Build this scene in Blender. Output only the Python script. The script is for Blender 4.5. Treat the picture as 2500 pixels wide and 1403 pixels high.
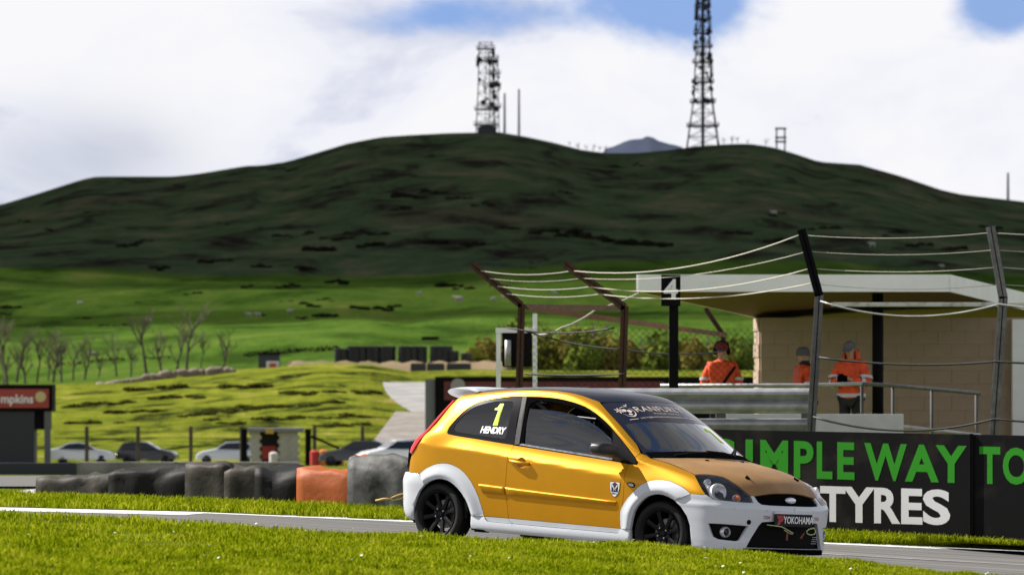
import bpy, bmesh, math, random
import numpy as np
from mathutils import Vector, Matrix, noise as mnoise
from mathutils.bvhtree import BVHTree
from mathutils.interpolate import poly_3d_calc

for o_ in list(bpy.data.objects): bpy.data.objects.remove(o_)
sc = bpy.context.scene
# ---------------------------------------------------------------- camera
F_PX, HORIZON = 12735., 934.          # focal length in pixels of a 2500 px wide frame; row of the horizon
cam_d = bpy.data.cameras.new('camera'); cam = bpy.data.objects.new('camera', cam_d); sc.collection.objects.link(cam)
cam_d.sensor_width = 36.; cam_d.lens = F_PX / 2500. * 36.; cam_d.clip_start = .5; cam_d.clip_end = 30000.
cam.location = (0, 0, 0); cam.rotation_euler = (math.pi/2 + math.atan((HORIZON - 701.5) / F_PX), 0, 0)
cam_d.dof.use_dof = True; cam_d.dof.focus_distance = 44.2; cam_d.dof.aperture_fstop = 6.3
sc.camera = cam
CAR_POSE = Matrix(((.76903835, .63605039, .06340275, 1.73483931), (-.63720846, .77068745, -.00249678, 44.97817047), (-.05045178, -.03848065, .9979849, -1.58103598), (0, 0, 0, 1)))
# ---------------------------------------------------------------- light
SUN_AZ, SUN_EL = math.radians(-68), math.radians(42)     # azimuth from +Y (view direction) towards +X
sun_dir = Vector((math.cos(SUN_EL)*math.sin(SUN_AZ), math.cos(SUN_EL)*math.cos(SUN_AZ), math.sin(SUN_EL)))
sun_d = bpy.data.lights.new('sun', 'SUN'); sun_d.energy = 4.8; sun_d.angle = math.radians(.55); sun_d.color = (1., .95, .87)
sun = bpy.data.objects.new('sun', sun_d); sc.collection.objects.link(sun); sun.rotation_euler = sun_dir.to_track_quat('Z', 'Y').to_euler()
sun.location = sun_dir * 50
world = bpy.data.worlds.new('World'); sc.world = world; world.use_nodes = True
def build_world():
    nt = world.node_tree; nt.nodes.clear(); L = nt.links
    def N(t, **kw):
        n = nt.nodes.new(t)
        for k, v in kw.items():
            if k in n.inputs.keys(): n.inputs[k].default_value = v
            else: setattr(n, k, v)
        return n
    def math_(op, a, b=None, clamp=False):
        n = N('ShaderNodeMath', operation=op); n.use_clamp = clamp
        for i, q in enumerate((a, b)):
            if q is None: continue
            if isinstance(q, (int, float)): n.inputs[i].default_value = q
            else: L.new(q, n.inputs[i])
        return n.outputs[0]
    out = N('ShaderNodeOutputWorld'); bg = N('ShaderNodeBackground')
    tc = N('ShaderNodeTexCoord'); d = tc.outputs['Generated']
    # clear blue above the thin horizon air
    va = N('ShaderNodeVectorMath', operation='ADD'); L.new(d, va.inputs[0]); va.inputs[1].default_value = (0, 0, .42)
    vn = N('ShaderNodeVectorMath', operation='NORMALIZE'); L.new(va.outputs[0], vn.inputs[0])
    sky = N('ShaderNodeTexSky'); sky.sky_type = 'NISHITA'; sky.sun_disc = False; sky.sun_elevation = SUN_EL; sky.sun_rotation = SUN_AZ
    sky.air_density = 1.; sky.dust_density = .1; sky.ozone_density = 2.5
    L.new(vn.outputs[0], sky.inputs[0])
    sk = N('ShaderNodeMixRGB', blend_type='MULTIPLY'); sk.inputs[0].default_value = 1.; L.new(sky.outputs[0], sk.inputs[1]); sk.inputs[2].default_value = (.080, .085, .094, 1)
    # broken cumulus: two scales of noise on the direction, flattened vertically
    mp = N('ShaderNodeMapping'); mp.inputs['Scale'].default_value = (1., 1., 1.7); mp.inputs['Location'].default_value = SKY_SHIFT; L.new(d, mp.inputs['Vector'])
    n1 = N('ShaderNodeTexNoise', Scale=11., Detail=10., Roughness=.58, Distortion=.25); L.new(mp.outputs[0], n1.inputs['Vector'])
    n2 = N('ShaderNodeTexNoise', Scale=19., Detail=8., Roughness=.56, Distortion=.3); L.new(mp.outputs[0], n2.inputs['Vector'])
    dens = math_('ADD', n1.outputs['Fac'], .19)
    sep = N('ShaderNodeSeparateXYZ'); L.new(d, sep.inputs[0])
    # gaps in the cloud seen over the hill (direction x, z ; widths ; depth)
    for (x0, z0, wx, wz, k) in SKY_GAPS:
        dx = math_('MULTIPLY', math_('SUBTRACT', sep.outputs[0], x0), 1/wx); dz = math_('MULTIPLY', math_('SUBTRACT', sep.outputs[2], z0), 1/wz)
        r2 = math_('ADD', math_('MULTIPLY', dx, dx), math_('MULTIPLY', dz, dz))
        front = math_('GREATER_THAN', sep.outputs[1], 0.)
        g = math_('MULTIPLY', math_('MULTIPLY', math_('POWER', 2.718, math_('MULTIPLY', r2, -1.)), k), front)
        dens = math_('SUBTRACT', dens, g)
    # cloud seen edge-on closes up towards the horizon; overhead it is broken
    th = N('ShaderNodeMapRange'); L.new(sep.outputs[2], th.inputs[0]); th.inputs[1].default_value = .15; th.inputs[2].default_value = .7; th.inputs[3].default_value = 0.; th.inputs[4].default_value = .17
    dens = math_('SUBTRACT', dens, th.outputs[0])
    rp = N('ShaderNodeValToRGB'); rp.color_ramp.elements[0].position = .40; rp.color_ramp.elements[0].color = (.10, .10, .10, 1)
    rp.color_ramp.elements[1].position = .56; rp.color_ramp.elements[1].color = (1, 1, 1, 1); rp.color_ramp.interpolation = 'EASE'
    L.new(dens, rp.inputs[0])
    # cloud tone: sunlit white tops, lavender grey undersides
    sh = N('ShaderNodeValToRGB'); e = sh.color_ramp.elements
    e[0].position = .36; e[0].color = (.33, .35, .42, 1); e[1].position = .58; e[1].color = (.492, .490, .505, 1)
    q = e.new(.45); q.color = (.455, .46, .495, 1)
    L.new(n2.outputs['Fac'], sh.inputs[0])
    # undersides turn darker overhead
    up = N('ShaderNodeMapRange'); L.new(sep.outputs[2], up.inputs[0]); up.inputs[1].default_value = .12; up.inputs[2].default_value = .75; up.inputs[3].default_value = 1.; up.inputs[4].default_value = .36
    cm = N('ShaderNodeMixRGB', blend_type='MULTIPLY'); cm.inputs[0].default_value = 1.; L.new(sh.outputs[0], cm.inputs[1]); L.new(up.outputs[0], cm.inputs[2])
    # one grey cumulus base low on the left
    gx = math_('MULTIPLY', math_('SUBTRACT', sep.outputs[0], -.085), 1/.022); gz_ = math_('MULTIPLY', math_('SUBTRACT', sep.outputs[2], .0415), 1/.010)
    gk = math_('MULTIPLY', math_('MULTIPLY', math_('POWER', 2.718, math_('MULTIPLY', math_('ADD', math_('MULTIPLY', gx, gx), math_('MULTIPLY', gz_, gz_)), -1.)), .62), math_('GREATER_THAN', sep.outputs[1], 0.))
    gk = math_('MULTIPLY', gk, math_('MULTIPLY', math_('SUBTRACT', n2.outputs['Fac'], .25), 3.6), True)
    cg = N('ShaderNodeMixRGB'); L.new(gk, cg.inputs[0]); L.new(cm.outputs[0], cg.inputs[1]); cg.inputs[2].default_value = (.19, .22, .30, 1); cm = cg
    mx = N('ShaderNodeMixRGB'); L.new(rp.outputs[0], mx.inputs[0]); L.new(sk.outputs[0], mx.inputs[1]); L.new(cm.outputs[0], mx.inputs[2])
    L.new(mx.outputs[0], bg.inputs[0]); bg.inputs['Strength'].default_value = 1.
    L.new(bg.outputs[0], out.inputs[0])
SKY_SHIFT = (.9, 2.3, .35)
SKY_GAPS = [(.031, .0735, .014, .0075, .36), (.094, .072, .010, .007, .32), (-.018, .069, .024, .0045, .17), (-.064, .0735, .022, .0035, .15)]
build_world()
sc.view_settings.view_transform = 'Standard'; sc.view_settings.look = 'None'; sc.view_settings.exposure = .95; sc.view_settings.gamma = 1.
sc.render.engine = 'CYCLES'; sc.cycles.max_bounces = 8; sc.cycles.transparent_max_bounces = 24; sc.cycles.glossy_bounces = 4
sc.cycles.use_denoising = True
# ---------------------------------------------------------------- helpers
COL = sc.collection
MATS = {}

def _n(nt, t, **kw):
    n = nt.nodes.new(t)
    for k, v in kw.items():
        if k in n.inputs.keys(): n.inputs[k].default_value = v
        else: setattr(n, k, v)
    return n

def mat(name, col=(.5, .5, .5), rough=.5, metal=0., spec=.5, coat=0., noise=0., nscale=8., col2=None, bump=0., bscale=60.,
        alpha=1., trans=0., emit=0., coatr=.05, detail=4., flake=0., stretch=None, nlo=.35, nhi=.65, ior=1.45, sheen=0.):
    """Principled material with optional two-tone noise colouring and fine relief."""
    if name in MATS: return MATS[name]
    m = bpy.data.materials.new(name); m.use_nodes = True; nt = m.node_tree
    b = nt.nodes['Principled BSDF']
    b.inputs['Base Color'].default_value = (*col, 1)
    b.inputs['Roughness'].default_value = rough
    b.inputs['Metallic'].default_value = metal
    b.inputs['Specular IOR Level'].default_value = spec
    b.inputs['Coat Weight'].default_value = coat
    b.inputs['Coat Roughness'].default_value = coatr
    b.inputs['Alpha'].default_value = alpha
    b.inputs['Transmission Weight'].default_value = trans
    b.inputs['IOR'].default_value = ior
    b.inputs['Sheen Weight'].default_value = sheen
    if emit:
        b.inputs['Emission Color'].default_value = (*col, 1); b.inputs['Emission Strength'].default_value = emit
    if noise or col2 or bump or flake:
        tc = _n(nt, 'ShaderNodeTexCoord'); vec = tc.outputs['Object']
        if stretch:
            mp = _n(nt, 'ShaderNodeMapping'); mp.inputs['Scale'].default_value = stretch
            nt.links.new(vec, mp.inputs['Vector']); vec = mp.outputs['Vector']
    if noise or col2:
        t = _n(nt, 'ShaderNodeTexNoise', Scale=nscale, Detail=detail, Roughness=.6)
        nt.links.new(vec, t.inputs['Vector'])
        r = _n(nt, 'ShaderNodeValToRGB')
        c2 = col2 if col2 else tuple(c * (1 - noise) for c in col)
        r.color_ramp.elements[0].position = nlo; r.color_ramp.elements[0].color = (*c2, 1)
        r.color_ramp.elements[1].position = nhi; r.color_ramp.elements[1].color = (*col, 1)
        nt.links.new(t.outputs['Fac'], r.inputs['Fac']); nt.links.new(r.outputs['Color'], b.inputs['Base Color'])
    if bump:
        t2 = _n(nt, 'ShaderNodeTexNoise', Scale=bscale, Detail=5.); nt.links.new(vec, t2.inputs['Vector'])
        bp = _n(nt, 'ShaderNodeBump', Strength=bump, Distance=.02)
        nt.links.new(t2.outputs['Fac'], bp.inputs['Height']); nt.links.new(bp.outputs['Normal'], b.inputs['Normal'])
    MATS[name] = m
    return m

def glass(name, tint=(.5, .55, .55), alpha=.25, rough=.02, refl=1.0, gain=1.6):
    """Thin sheet glass: see-through tint plus Fresnel mirror reflection."""
    if name in MATS: return MATS[name]
    m = bpy.data.materials.new(name); m.use_nodes = True; nt = m.node_tree; nt.nodes.clear()
    o = _n(nt, 'ShaderNodeOutputMaterial'); t = _n(nt, 'ShaderNodeBsdfTransparent'); t.inputs['Color'].default_value = (*tint, 1)
    g = _n(nt, 'ShaderNodeBsdfGlossy'); g.inputs['Roughness'].default_value = rough; g.inputs['Color'].default_value = (refl, refl, refl, 1)
    f = _n(nt, 'ShaderNodeFresnel', IOR=1.52); ad = _n(nt, 'ShaderNodeMath', operation='MULTIPLY_ADD'); ad.use_clamp = True
    nt.links.new(f.outputs[0], ad.inputs[0]); ad.inputs[1].default_value = gain; ad.inputs[2].default_value = alpha * .1
    x = _n(nt, 'ShaderNodeMixShader')
    nt.links.new(ad.outputs[0], x.inputs[0]); nt.links.new(t.outputs[0], x.inputs[1]); nt.links.new(g.outputs[0], x.inputs[2])
    nt.links.new(x.outputs[0], o.inputs['Surface']); MATS[name] = m
    return m

def obj(name, me, m=None, parent=None, label=None, cat=None, group=None, kind=None, loc=None, rot=None, smooth=None):
    o = bpy.data.objects.new(name, me); COL.objects.link(o)
    if me is not None and m is not None and len(me.materials) == 0: me.materials.append(m)
    if parent is not None: o.parent = parent
    if label: o['label'] = label
    if cat: o['category'] = cat
    if group: o['group'] = group
    if kind: o['kind'] = kind
    if loc is not None: o.location = loc
    if rot is not None: o.rotation_euler = rot
    if smooth is not None and me is not None: me.shade_smooth() if smooth else me.shade_flat()
    return o

def empty(name, label, cat, loc=(0, 0, 0), rot=(0, 0, 0), group=None, kind=None):
    o = obj(name, None, label=label, cat=cat, group=group, kind=kind, loc=loc, rot=rot)
    o.empty_display_size = .1
    return o

def copy_tree(o, parent=None):
    c = o.copy(); COL.objects.link(c)
    if parent is not None: c.parent = parent
    for ch in o.children: copy_tree(ch, c)
    return c

class MB:
    """Collects simple shapes into one mesh."""
    def __init__(s): s.v = []; s.f = []
    def add(s, v, f):
        n = len(s.v); s.v += [tuple(map(float, p)) for p in v]; s.f += [tuple(i + n for i in q) for q in f]; return s
    def box(s, a, b, bev=0.):
        (x0, y0, z0), (x1, y1, z1) = a, b
        if bev <= 0:
            v = [(x0,y0,z0),(x1,y0,z0),(x1,y1,z0),(x0,y1,z0),(x0,y0,z1),(x1,y0,z1),(x1,y1,z1),(x0,y1,z1)]
            return s.add(v, [(0,3,2,1),(4,5,6,7),(0,1,5,4),(1,2,6,5),(2,3,7,6),(3,0,4,7)])
        bm = bmesh.new(); bmesh.ops.create_cube(bm, size=1)
        for q in bm.verts: q.co = Vector(((x0+x1)/2 + q.co.x*(x1-x0), (y0+y1)/2 + q.co.y*(y1-y0), (z0+z1)/2 + q.co.z*(z1-z0)))
        bmesh.ops.bevel(bm, geom=list(bm.edges), offset=bev, segments=2, affect='EDGES', profile=.6)
        bm.verts.index_update(); s.add([q.co[:] for q in bm.verts], [[q.index for q in f.verts] for f in bm.faces]); bm.free(); return s
    def tube(s, pts, r, n=8, cap=True):
        pts = [Vector(p) for p in pts]; m = len(pts); rr = r if hasattr(r, '__len__') else [r] * m
        up = None; v = []; f = []
        for i, p in enumerate(pts):
            t = (pts[min(i+1, m-1)] - pts[max(i-1, 0)]).normalized()
            if up is None: up = t.orthogonal().normalized()
            up = (up - t * up.dot(t))
            up = up.normalized() if up.length > 1e-6 else t.orthogonal().normalized()
            w = t.cross(up)
            for k in range(n):
                a = 2 * math.pi * k / n; v.append(p + (up * math.cos(a) + w * math.sin(a)) * rr[i])
        for i in range(m - 1):
            for k in range(n): f.append((i*n+k, i*n+(k+1) % n, (i+1)*n+(k+1) % n, (i+1)*n+k))
        if cap: f.append(tuple(range(n))[::-1]); f.append(tuple((m-1)*n+k for k in range(n)))
        return s.add(v, f)
    def lathe(s, prof, n=32, axis='y', c=(0, 0, 0), close=False):
        v = []; f = []; m = len(prof)
        for k in range(n):
            a = 2 * math.pi * k / n; ca, sa = math.cos(a), math.sin(a)
            for (r, h) in prof:
                if axis == 'y': p = (r*ca, h, r*sa)
                elif axis == 'z': p = (r*ca, r*sa, h)
                else: p = (h, r*ca, r*sa)
                v.append((p[0]+c[0], p[1]+c[1], p[2]+c[2]))
        for k in range(n):
            k2 = (k + 1) % n
            for i in range(m - 1 + (1 if close else 0)):
                i2 = (i + 1) % m
                f.append((k*m+i, k2*m+i, k2*m+i2, k*m+i2))
        return s.add(v, f)
    def prism(s, poly, a, b, plane='xz'):
        """poly in a plane, extruded from a to b along the remaining axis."""
        def P(u, w, h): return {'xz': (u, h, w), 'xy': (u, w, h), 'yz': (h, u, w)}[plane]
        n = len(poly); v = [P(u, w, a) for u, w in poly] + [P(u, w, b) for u, w in poly]
        return s.add(v, [tuple(range(n)), tuple(range(2*n-1, n-1, -1))] + [(i, i+n, (i+1) % n+n, (i+1) % n) for i in range(n)])
    def mesh(s, name='mesh', smooth=False, fix=True):
        me = bpy.data.meshes.new(name); me.from_pydata(s.v, [], s.f)
        if fix:
            bm = bmesh.new(); bm.from_mesh(me); bmesh.ops.recalc_face_normals(bm, faces=bm.faces); bm.to_mesh(me); bm.free()
        if smooth: me.shade_smooth()
        me.update(); return me
    def build(s, name, m, parent=None, smooth=False, **kw):
        return obj(name, s.mesh(name, smooth), m, parent, **kw)

def autosmooth(me, deg=35):
    me.shade_smooth()
    try: me.set_sharp_from_angle(angle=math.radians(deg))
    except Exception: pass
    return me

def pip(pt, poly):
    x, y = pt; c = False; n = len(poly); j = n - 1
    for i in range(n):
        xi, yi = poly[i]; xj, yj = poly[j]
        if (yi > y) != (yj > y) and x < (xj - xi) * (y - yi) / (yj - yi) + xi: c = not c
        j = i
    return c

def area2(poly): return .5 * sum(poly[i-1][0]*poly[i][1] - poly[i][0]*poly[i-1][1] for i in range(len(poly)))

def inset(poly, d):
    """Move a closed 2D outline inwards by d (outwards when negative)."""
    if abs(d) < 1e-9: return list(poly)
    sgn = 1 if area2(poly) > 0 else -1; n = len(poly); out = []
    for i in range(n):
        a, b, c = poly[i-1], poly[i], poly[(i+1) % n]
        e1 = Vector((b[0]-a[0], b[1]-a[1])); e2 = Vector((c[0]-b[0], c[1]-b[1]))
        if e1.length < 1e-9 or e2.length < 1e-9: out.append(b); continue
        n1 = Vector((-e1.y, e1.x)).normalized() * sgn; n2 = Vector((-e2.y, e2.x)).normalized() * sgn
        h = n1 + n2
        h = h.normalized() if h.length > 1e-6 else n1
        k = min(1 / max(h.dot(n1), .35), 2.2)
        out.append((b[0] + h.x * d * k, b[1] + h.y * d * k))
    return out

def smooth_poly(poly, n=4, corner=50, closed=True):
    """Catmull-Rom through the points; corners sharper than `corner` degrees stay sharp."""
    P = [Vector(p) for p in poly]; N = len(P); out = []
    def isc(i):
        if not closed and (i == 0 or i == N-1): return True
        a = P[i] - P[i-1]; b = P[(i+1) % N] - P[i]
        if a.length < 1e-9 or b.length < 1e-9: return True
        return a.angle(b) > math.radians(corner)
    C = [isc(i) for i in range(N)]
    for i in range(N if closed else N-1):
        p1, p2 = P[i], P[(i+1) % N]
        p0 = P[i-1] if not C[i] else p1 * 2 - p2
        p3 = P[(i+2) % N] if not C[(i+1) % N] else p2 * 2 - p1
        t1 = (p2 - p0) * .5; t2 = (p3 - p1) * .5; L = (p2-p1).length
        if t1.length > L: t1 = t1.normalized() * L
        if t2.length > L: t2 = t2.normalized() * L
        for k in range(n):
            t = k / n; h = t*t*t; q = t*t
            out.append(p1*(2*h-3*q+1) + t1*(h-2*q+t) + p2*(-2*h+3*q) + t2*(h-q))
    if not closed: out.append(P[-1])
    return [tuple(p) for p in out]

def cdt(outer, holes=(), step=.02):
    """Triangulate a 2D outline with holes, filled with a grid of inner points. -> verts, tris"""
    from mathutils.geometry import delaunay_2d_cdt
    V = []; E = []
    for poly in [outer, *holes]:
        n0 = len(V); V += [Vector(p) for p in poly]; E += [(n0+i, n0+(i+1) % len(poly)) for i in range(len(poly))]
    xs = [p[0] for p in outer]; ys = [p[1] for p in outer]
    bnd = [Vector(p) for p in V]
    nx = int((max(xs)-min(xs))/step)+1; ny = int((max(ys)-min(ys))/step)+1
    import numpy as np
    B = np.array([p[:] for p in bnd])
    for i in range(nx):
        for j in range(ny):
            p = (min(xs)+(i+.5+.5*(j % 2))*step, min(ys)+(j+.5)*step)
            if not pip(p, outer) or any(pip(p, h) for h in holes): continue
            if ((B-np.array(p))**2).sum(1).min() < (step*.45)**2: continue
            V.append(Vector(p))
    r = delaunay_2d_cdt(V, E, [], 0, 1e-6)
    vo = r[0]; F = []
    for t in r[2]:
        c = (sum(vo[i].x for i in t)/3, sum(vo[i].y for i in t)/3)
        if pip(c, outer) and not any(pip(c, h) for h in holes): F.append(tuple(t))
    return [tuple(p) for p in vo], F

FONTS = {}
def text_mesh(s, size, bold=False, depth=.004, shear=0., wide=1., spacing=1., name='lettering', ext=0., res=3):
    cu = bpy.data.curves.new(name, 'FONT'); cu.body = s; cu.size = size; cu.extrude = depth; cu.shear = shear
    cu.align_x = 'CENTER'; cu.align_y = 'CENTER'; cu.space_character = spacing; cu.resolution_u = res; cu.offset = ext
    o = bpy.data.objects.new(name, cu); COL.objects.link(o)
    bpy.context.view_layer.update()
    me = bpy.data.meshes.new_from_object(o.evaluated_get(bpy.context.evaluated_depsgraph_get()))
    bpy.data.objects.remove(o); bpy.data.curves.remove(cu)
    if wide != 1.:
        for v in me.vertices: v.co.x *= wide
    me.name = name
    return me
# ---------------------------------------------------------------- land
def at(u, v, Y):
    """Point at depth Y (metres ahead) that lies on the sight line through photo position u, v (2500 px frame)."""
    p = math.atan((HORIZON - 701.5) / F_PX); b = -(v - 701.5) / F_PX
    w = Vector(((u - 1250.) / F_PX, math.cos(p) - b*math.sin(p), math.sin(p) + b*math.cos(p)))
    return w * (Y / w.y)
G_N = Vector((.06340275, -.00249678, .9979849)); G_O = Vector((1.73484, 44.97817, -1.58104))
def zg(x, y): return G_O.z - (G_N.x*(x-G_O.x) + G_N.y*(y-G_O.y)) / G_N.z
def on_ground(u, v):
    """Where the sight line meets the sloping circuit ground."""
    w = at(u, v, 1.); return w * (G_O.dot(G_N) / w.dot(G_N))
def grid_mesh(name, P, smooth=True):
    n, m = len(P), len(P[0]); me = bpy.data.meshes.new(name)
    me.from_pydata([tuple(p) for r in P for p in r], [], [(i*m+j, i*m+j+1, (i+1)*m+j+1, (i+1)*m+j) for i in range(n-1) for j in range(m-1)])
    bm = bmesh.new(); bm.from_mesh(me); bmesh.ops.recalc_face_normals(bm, faces=bm.faces)
    if sum(f.normal.z for f in bm.faces) < 0: bmesh.ops.reverse_faces(bm, faces=bm.faces)
    bm.to_mesh(me); bm.free()
    if smooth: me.shade_smooth()
    return me
def fbm(x, y, s, o=4, seed=0.): return mnoise.fractal(Vector((x/s + seed, y/s, seed*1.7)), 1., 2., o)

# far land: falls away behind the circuit, rises as a grass bank, meadow and open hill
SKYLINE = [(-1400,700),(-800,640),(-400,565),(0,500),(100,470),(200,438),(235,431),(420,431),(480,425),(600,405),(640,404),(700,395),(760,377),(850,350),(930,335),(1000,330),(1100,325),(1220,323),(1290,335),(1350,348),(1420,366),(1480,374),(1550,374),(1640,366),(1700,357),(1780,352),(1830,351),(1890,360),(1950,378),(2000,395),(2100,402),(2200,430),(2300,464),(2350,475),(2420,483),(2500,492),(2900,560),(3400,640),(4000,720)]
YS = [61,63,66,70,74,84,100,125,150,200,260,320,350,365,375,385,395,405,415,425,435,450,470,500,550,600,660,720,780,840,900,960,1030,1100,1180,1260,1340,1420,1500,1580,1640,1700,1750,1800,1850,1920,2050,2300,2800]
def land_row(u, Y):
    """Photo row of the land surface seen at depth Y in column u."""
    base = float(np.interp(Y, [57,60,80,100,150,200,350], [1216,1213,1190,1176,1160,1150,1132]))
    if Y <= 350: return base
    top = float(np.interp(u, [-400,0,300,550,700,800,900,1000,1150,1400,2500], [960,950,930,905,893,885,888,905,900,905,905]))
    if Y <= 435:
        t = (Y-350)/85; return 1132 + (top-1132)*(t*t*(3-2*t)*.6 + t*.4)
    s = float(np.interp(u, [k[0] for k in SKYLINE], [k[1] for k in SKYLINE]))
    mid = 655. + 12*math.sin(u/370.)
    if Y <= 900: return float(np.interp(Y, [435,450,480,550,600,660,720,780,840,900], [top, top-4, top-14, top-14+(mid-top+14)*.20, top-14+(mid-top+14)*.33, top-14+(mid-top+14)*.48, top-14+(mid-top+14)*.62, top-14+(mid-top+14)*.75, top-14+(mid-top+14)*.88, mid]))
    if Y <= 1800: 
        t = (Y-900)/900; return mid + (s-mid)*(1-(1-t)**1.35)
    return s
VROW = lambda u: float(np.interp(u, [-1400,-600,0,300,560,860,1000,1500,2000,2500,3100,4000], [1160,1192,1209,1217,1226,1234,1240,1277,1304,1332,1364,1410]))
VY = lambda u: float(np.interp(u, [-600,0,1000,1500,2500,3100], [61.,60.,57.6,57.,54.,52.]))
def land_z(u, Y):
    z = at(u, land_row(u, min(Y, 1800)), Y).z
    if Y > 1800: z = at(u, land_row(u, 1800), 1800).z - (Y-1800)*.06
    if Y < 220:
        t = min(1., max(0., (Y-61.5)/14.)); x = (u-1250)/F_PX*Y; t = t*t*(3-2*t)
        z = (at(u, VROW(u), VY(u)).z - .04)*(1-t) + z*t
    return z
P = []
for Y in YS:
    row = []
    for u in list(range(-7000, -100, 150)) + list(range(-100, 2610, 22)) + list(range(2650, 9500, 150)):
        x = (u-1250)/F_PX*Y; z = land_z(u, Y)
        k = min(1, max(0, (Y-340)/200)); fade = 1 if Y < 1700 else max(0, (1800-Y)/100)
        z += fade*(k*(.9*fbm(x, Y, 70) + .35*fbm(x, Y, 18, 3, 5.)) * (1 if Y > 500 else .35))
        if Y <= 340: z += .03*fbm(x, Y, 6)
        row.append((x, Y, z))
    P.append(row)

def land_material():
    m = bpy.data.materials.new('hill_grass'); m.use_nodes = True; nt = m.node_tree; b = nt.nodes['Principled BSDF']; L = nt.links
    b.inputs['Roughness'].default_value = 1.; b.inputs['Specular IOR Level'].default_value = 0.
    tc = _n(nt, 'ShaderNodeTexCoord'); sep = _n(nt, 'ShaderNodeSeparateXYZ'); L.new(tc.outputs['Object'], sep.inputs[0])
    def ramp(fac, stops):
        r = _n(nt, 'ShaderNodeValToRGB'); e = r.color_ramp.elements
        e[0].position, e[0].color = stops[0][0], (*stops[0][1], 1); e[1].position, e[1].color = stops[-1][0], (*stops[-1][1], 1)
        for p_, c_ in stops[1:-1]: q = e.new(p_); q.color = (*c_, 1)
        L.new(fac, r.inputs[0]); return r.outputs[0]
    def noise(scale, stretch=(1, 1, 1), det=6., rough=.6, dist=0.):
        mp = _n(nt, 'ShaderNodeMapping'); mp.inputs['Scale'].default_value = stretch; L.new(tc.outputs['Object'], mp.inputs['Vector'])
        t = _n(nt, 'ShaderNodeTexNoise', Scale=scale, Detail=det, Roughness=rough, Distortion=dist); L.new(mp.outputs[0], t.inputs['Vector']); return t.outputs['Fac']
    def mixc(f, a, c):
        x = _n(nt, 'ShaderNodeMixRGB'); L.new(f, x.inputs[0]); L.new(a, x.inputs[1]); L.new(c, x.inputs[2]); return x.outputs[0]
    def rng(v, a, c, lo=0., hi=1.):
        r = _n(nt, 'ShaderNodeMapRange'); r.interpolation_type = 'SMOOTHSTEP'; L.new(v, r.inputs[0]); r.inputs[1].default_value = a; r.inputs[2].default_value = c; r.inputs[3].default_value = lo; r.inputs[4].default_value = hi; return r.outputs[0]
    n_big = noise(.012, (1, .35, 1), 7.); n_mid = noise(.10, (.6, .14, .3), 9., .68, .5); n_fine = noise(.5, (.5, .08, .5), 5.)
    bank = mixc(rng(n_fine, .52, .72), ramp(noise(.42, (.40, .50, .6), 8., .70, 1.), [(.40, (.015, .018, .006)), (.45, (.062, .075, .012)), (.51, (.118, .142, .014)), (.60, (.165, .172, .022)), (.68, (.27, .20, .085))]), ramp(noise(.5, (.3, 1, 1), 4.), [(.3, (.075, .10, .010)), (.7, (.15, .16, .02))]))
    field = ramp(n_mid, [(.38, (.024, .046, .008)), (.46, (.046, .088, .013)), (.56, (.066, .112, .018)), (.68, (.11, .132, .03))])
    moor = ramp(n_mid, [(.36, (.016, .013, .012)), (.43, (.034, .037, .022)), (.49, (.044, .068, .032)), (.57, (.060, .082, .040)), (.66, (.11, .098, .060))])
    brown = ramp(n_mid, [(.40, (.030, .027, .018)), (.6, (.085, .072, .045))])
    moor = mixc(rng(n_big, .55, .68, 0., .75), moor, brown)
    # uneven upper edge of the sown meadow
    ad = _n(nt, 'ShaderNodeMath', operation='MULTIPLY_ADD'); L.new(noise(.01, (1, .5, 1), 4.), ad.inputs[0]); ad.inputs[1].default_value = 220.; L.new(sep.outputs[1], ad.inputs[2])
    c = mixc(rng(ad.outputs[0], 985, 1020), field, moor)
    c = mixc(rng(sep.outputs[1], 436, 452), bank, c)
    near = ramp(noise(1.2, (.6, 1, 1), 5.), [(.3, (.06, .085, .012)), (.6, (.115, .14, .016)), (.8, (.15, .15, .035))])
    c = mixc(rng(sep.outputs[1], 300, 345), near, c)
    L.new(c, b.inputs['Base Color'])
    bp = _n(nt, 'ShaderNodeBump', Strength=.5, Distance=1.2); L.new(n_fine, bp.inputs['Height']); L.new(bp.outputs[0], b.inputs['Normal'])
    return m
obj('hill_terrain', grid_mesh('hill_terrain', P), land_material(), kind='structure')
# distant peak in the saddle; haze is put into its heath colour as blue
Pm = []
for j, Y in enumerate((6000, 6400, 7000)):
    row = []
    for u in range(1300, 1860, 14):
        r = float(np.interp(u, [1300,1420,1490,1530,1560,1590,1620,1650,1700,1860], [430,400,358,346,338,334,345,358,380,430]))
        h = (at(u, 480, Y).z if j != 1 else at(u, r, Y).z + 6*fbm(u, 3, 40)); row.append(((u-1250)/F_PX*Y, Y, h))
    Pm.append(row)
obj('distant_mountain', grid_mesh('distant_mountain', Pm), mat('hazy_mountain_heath', (.055, .065, .10), .95, spec=.05, col2=(.035, .045, .075), nscale=.004), kind='structure')

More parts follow.
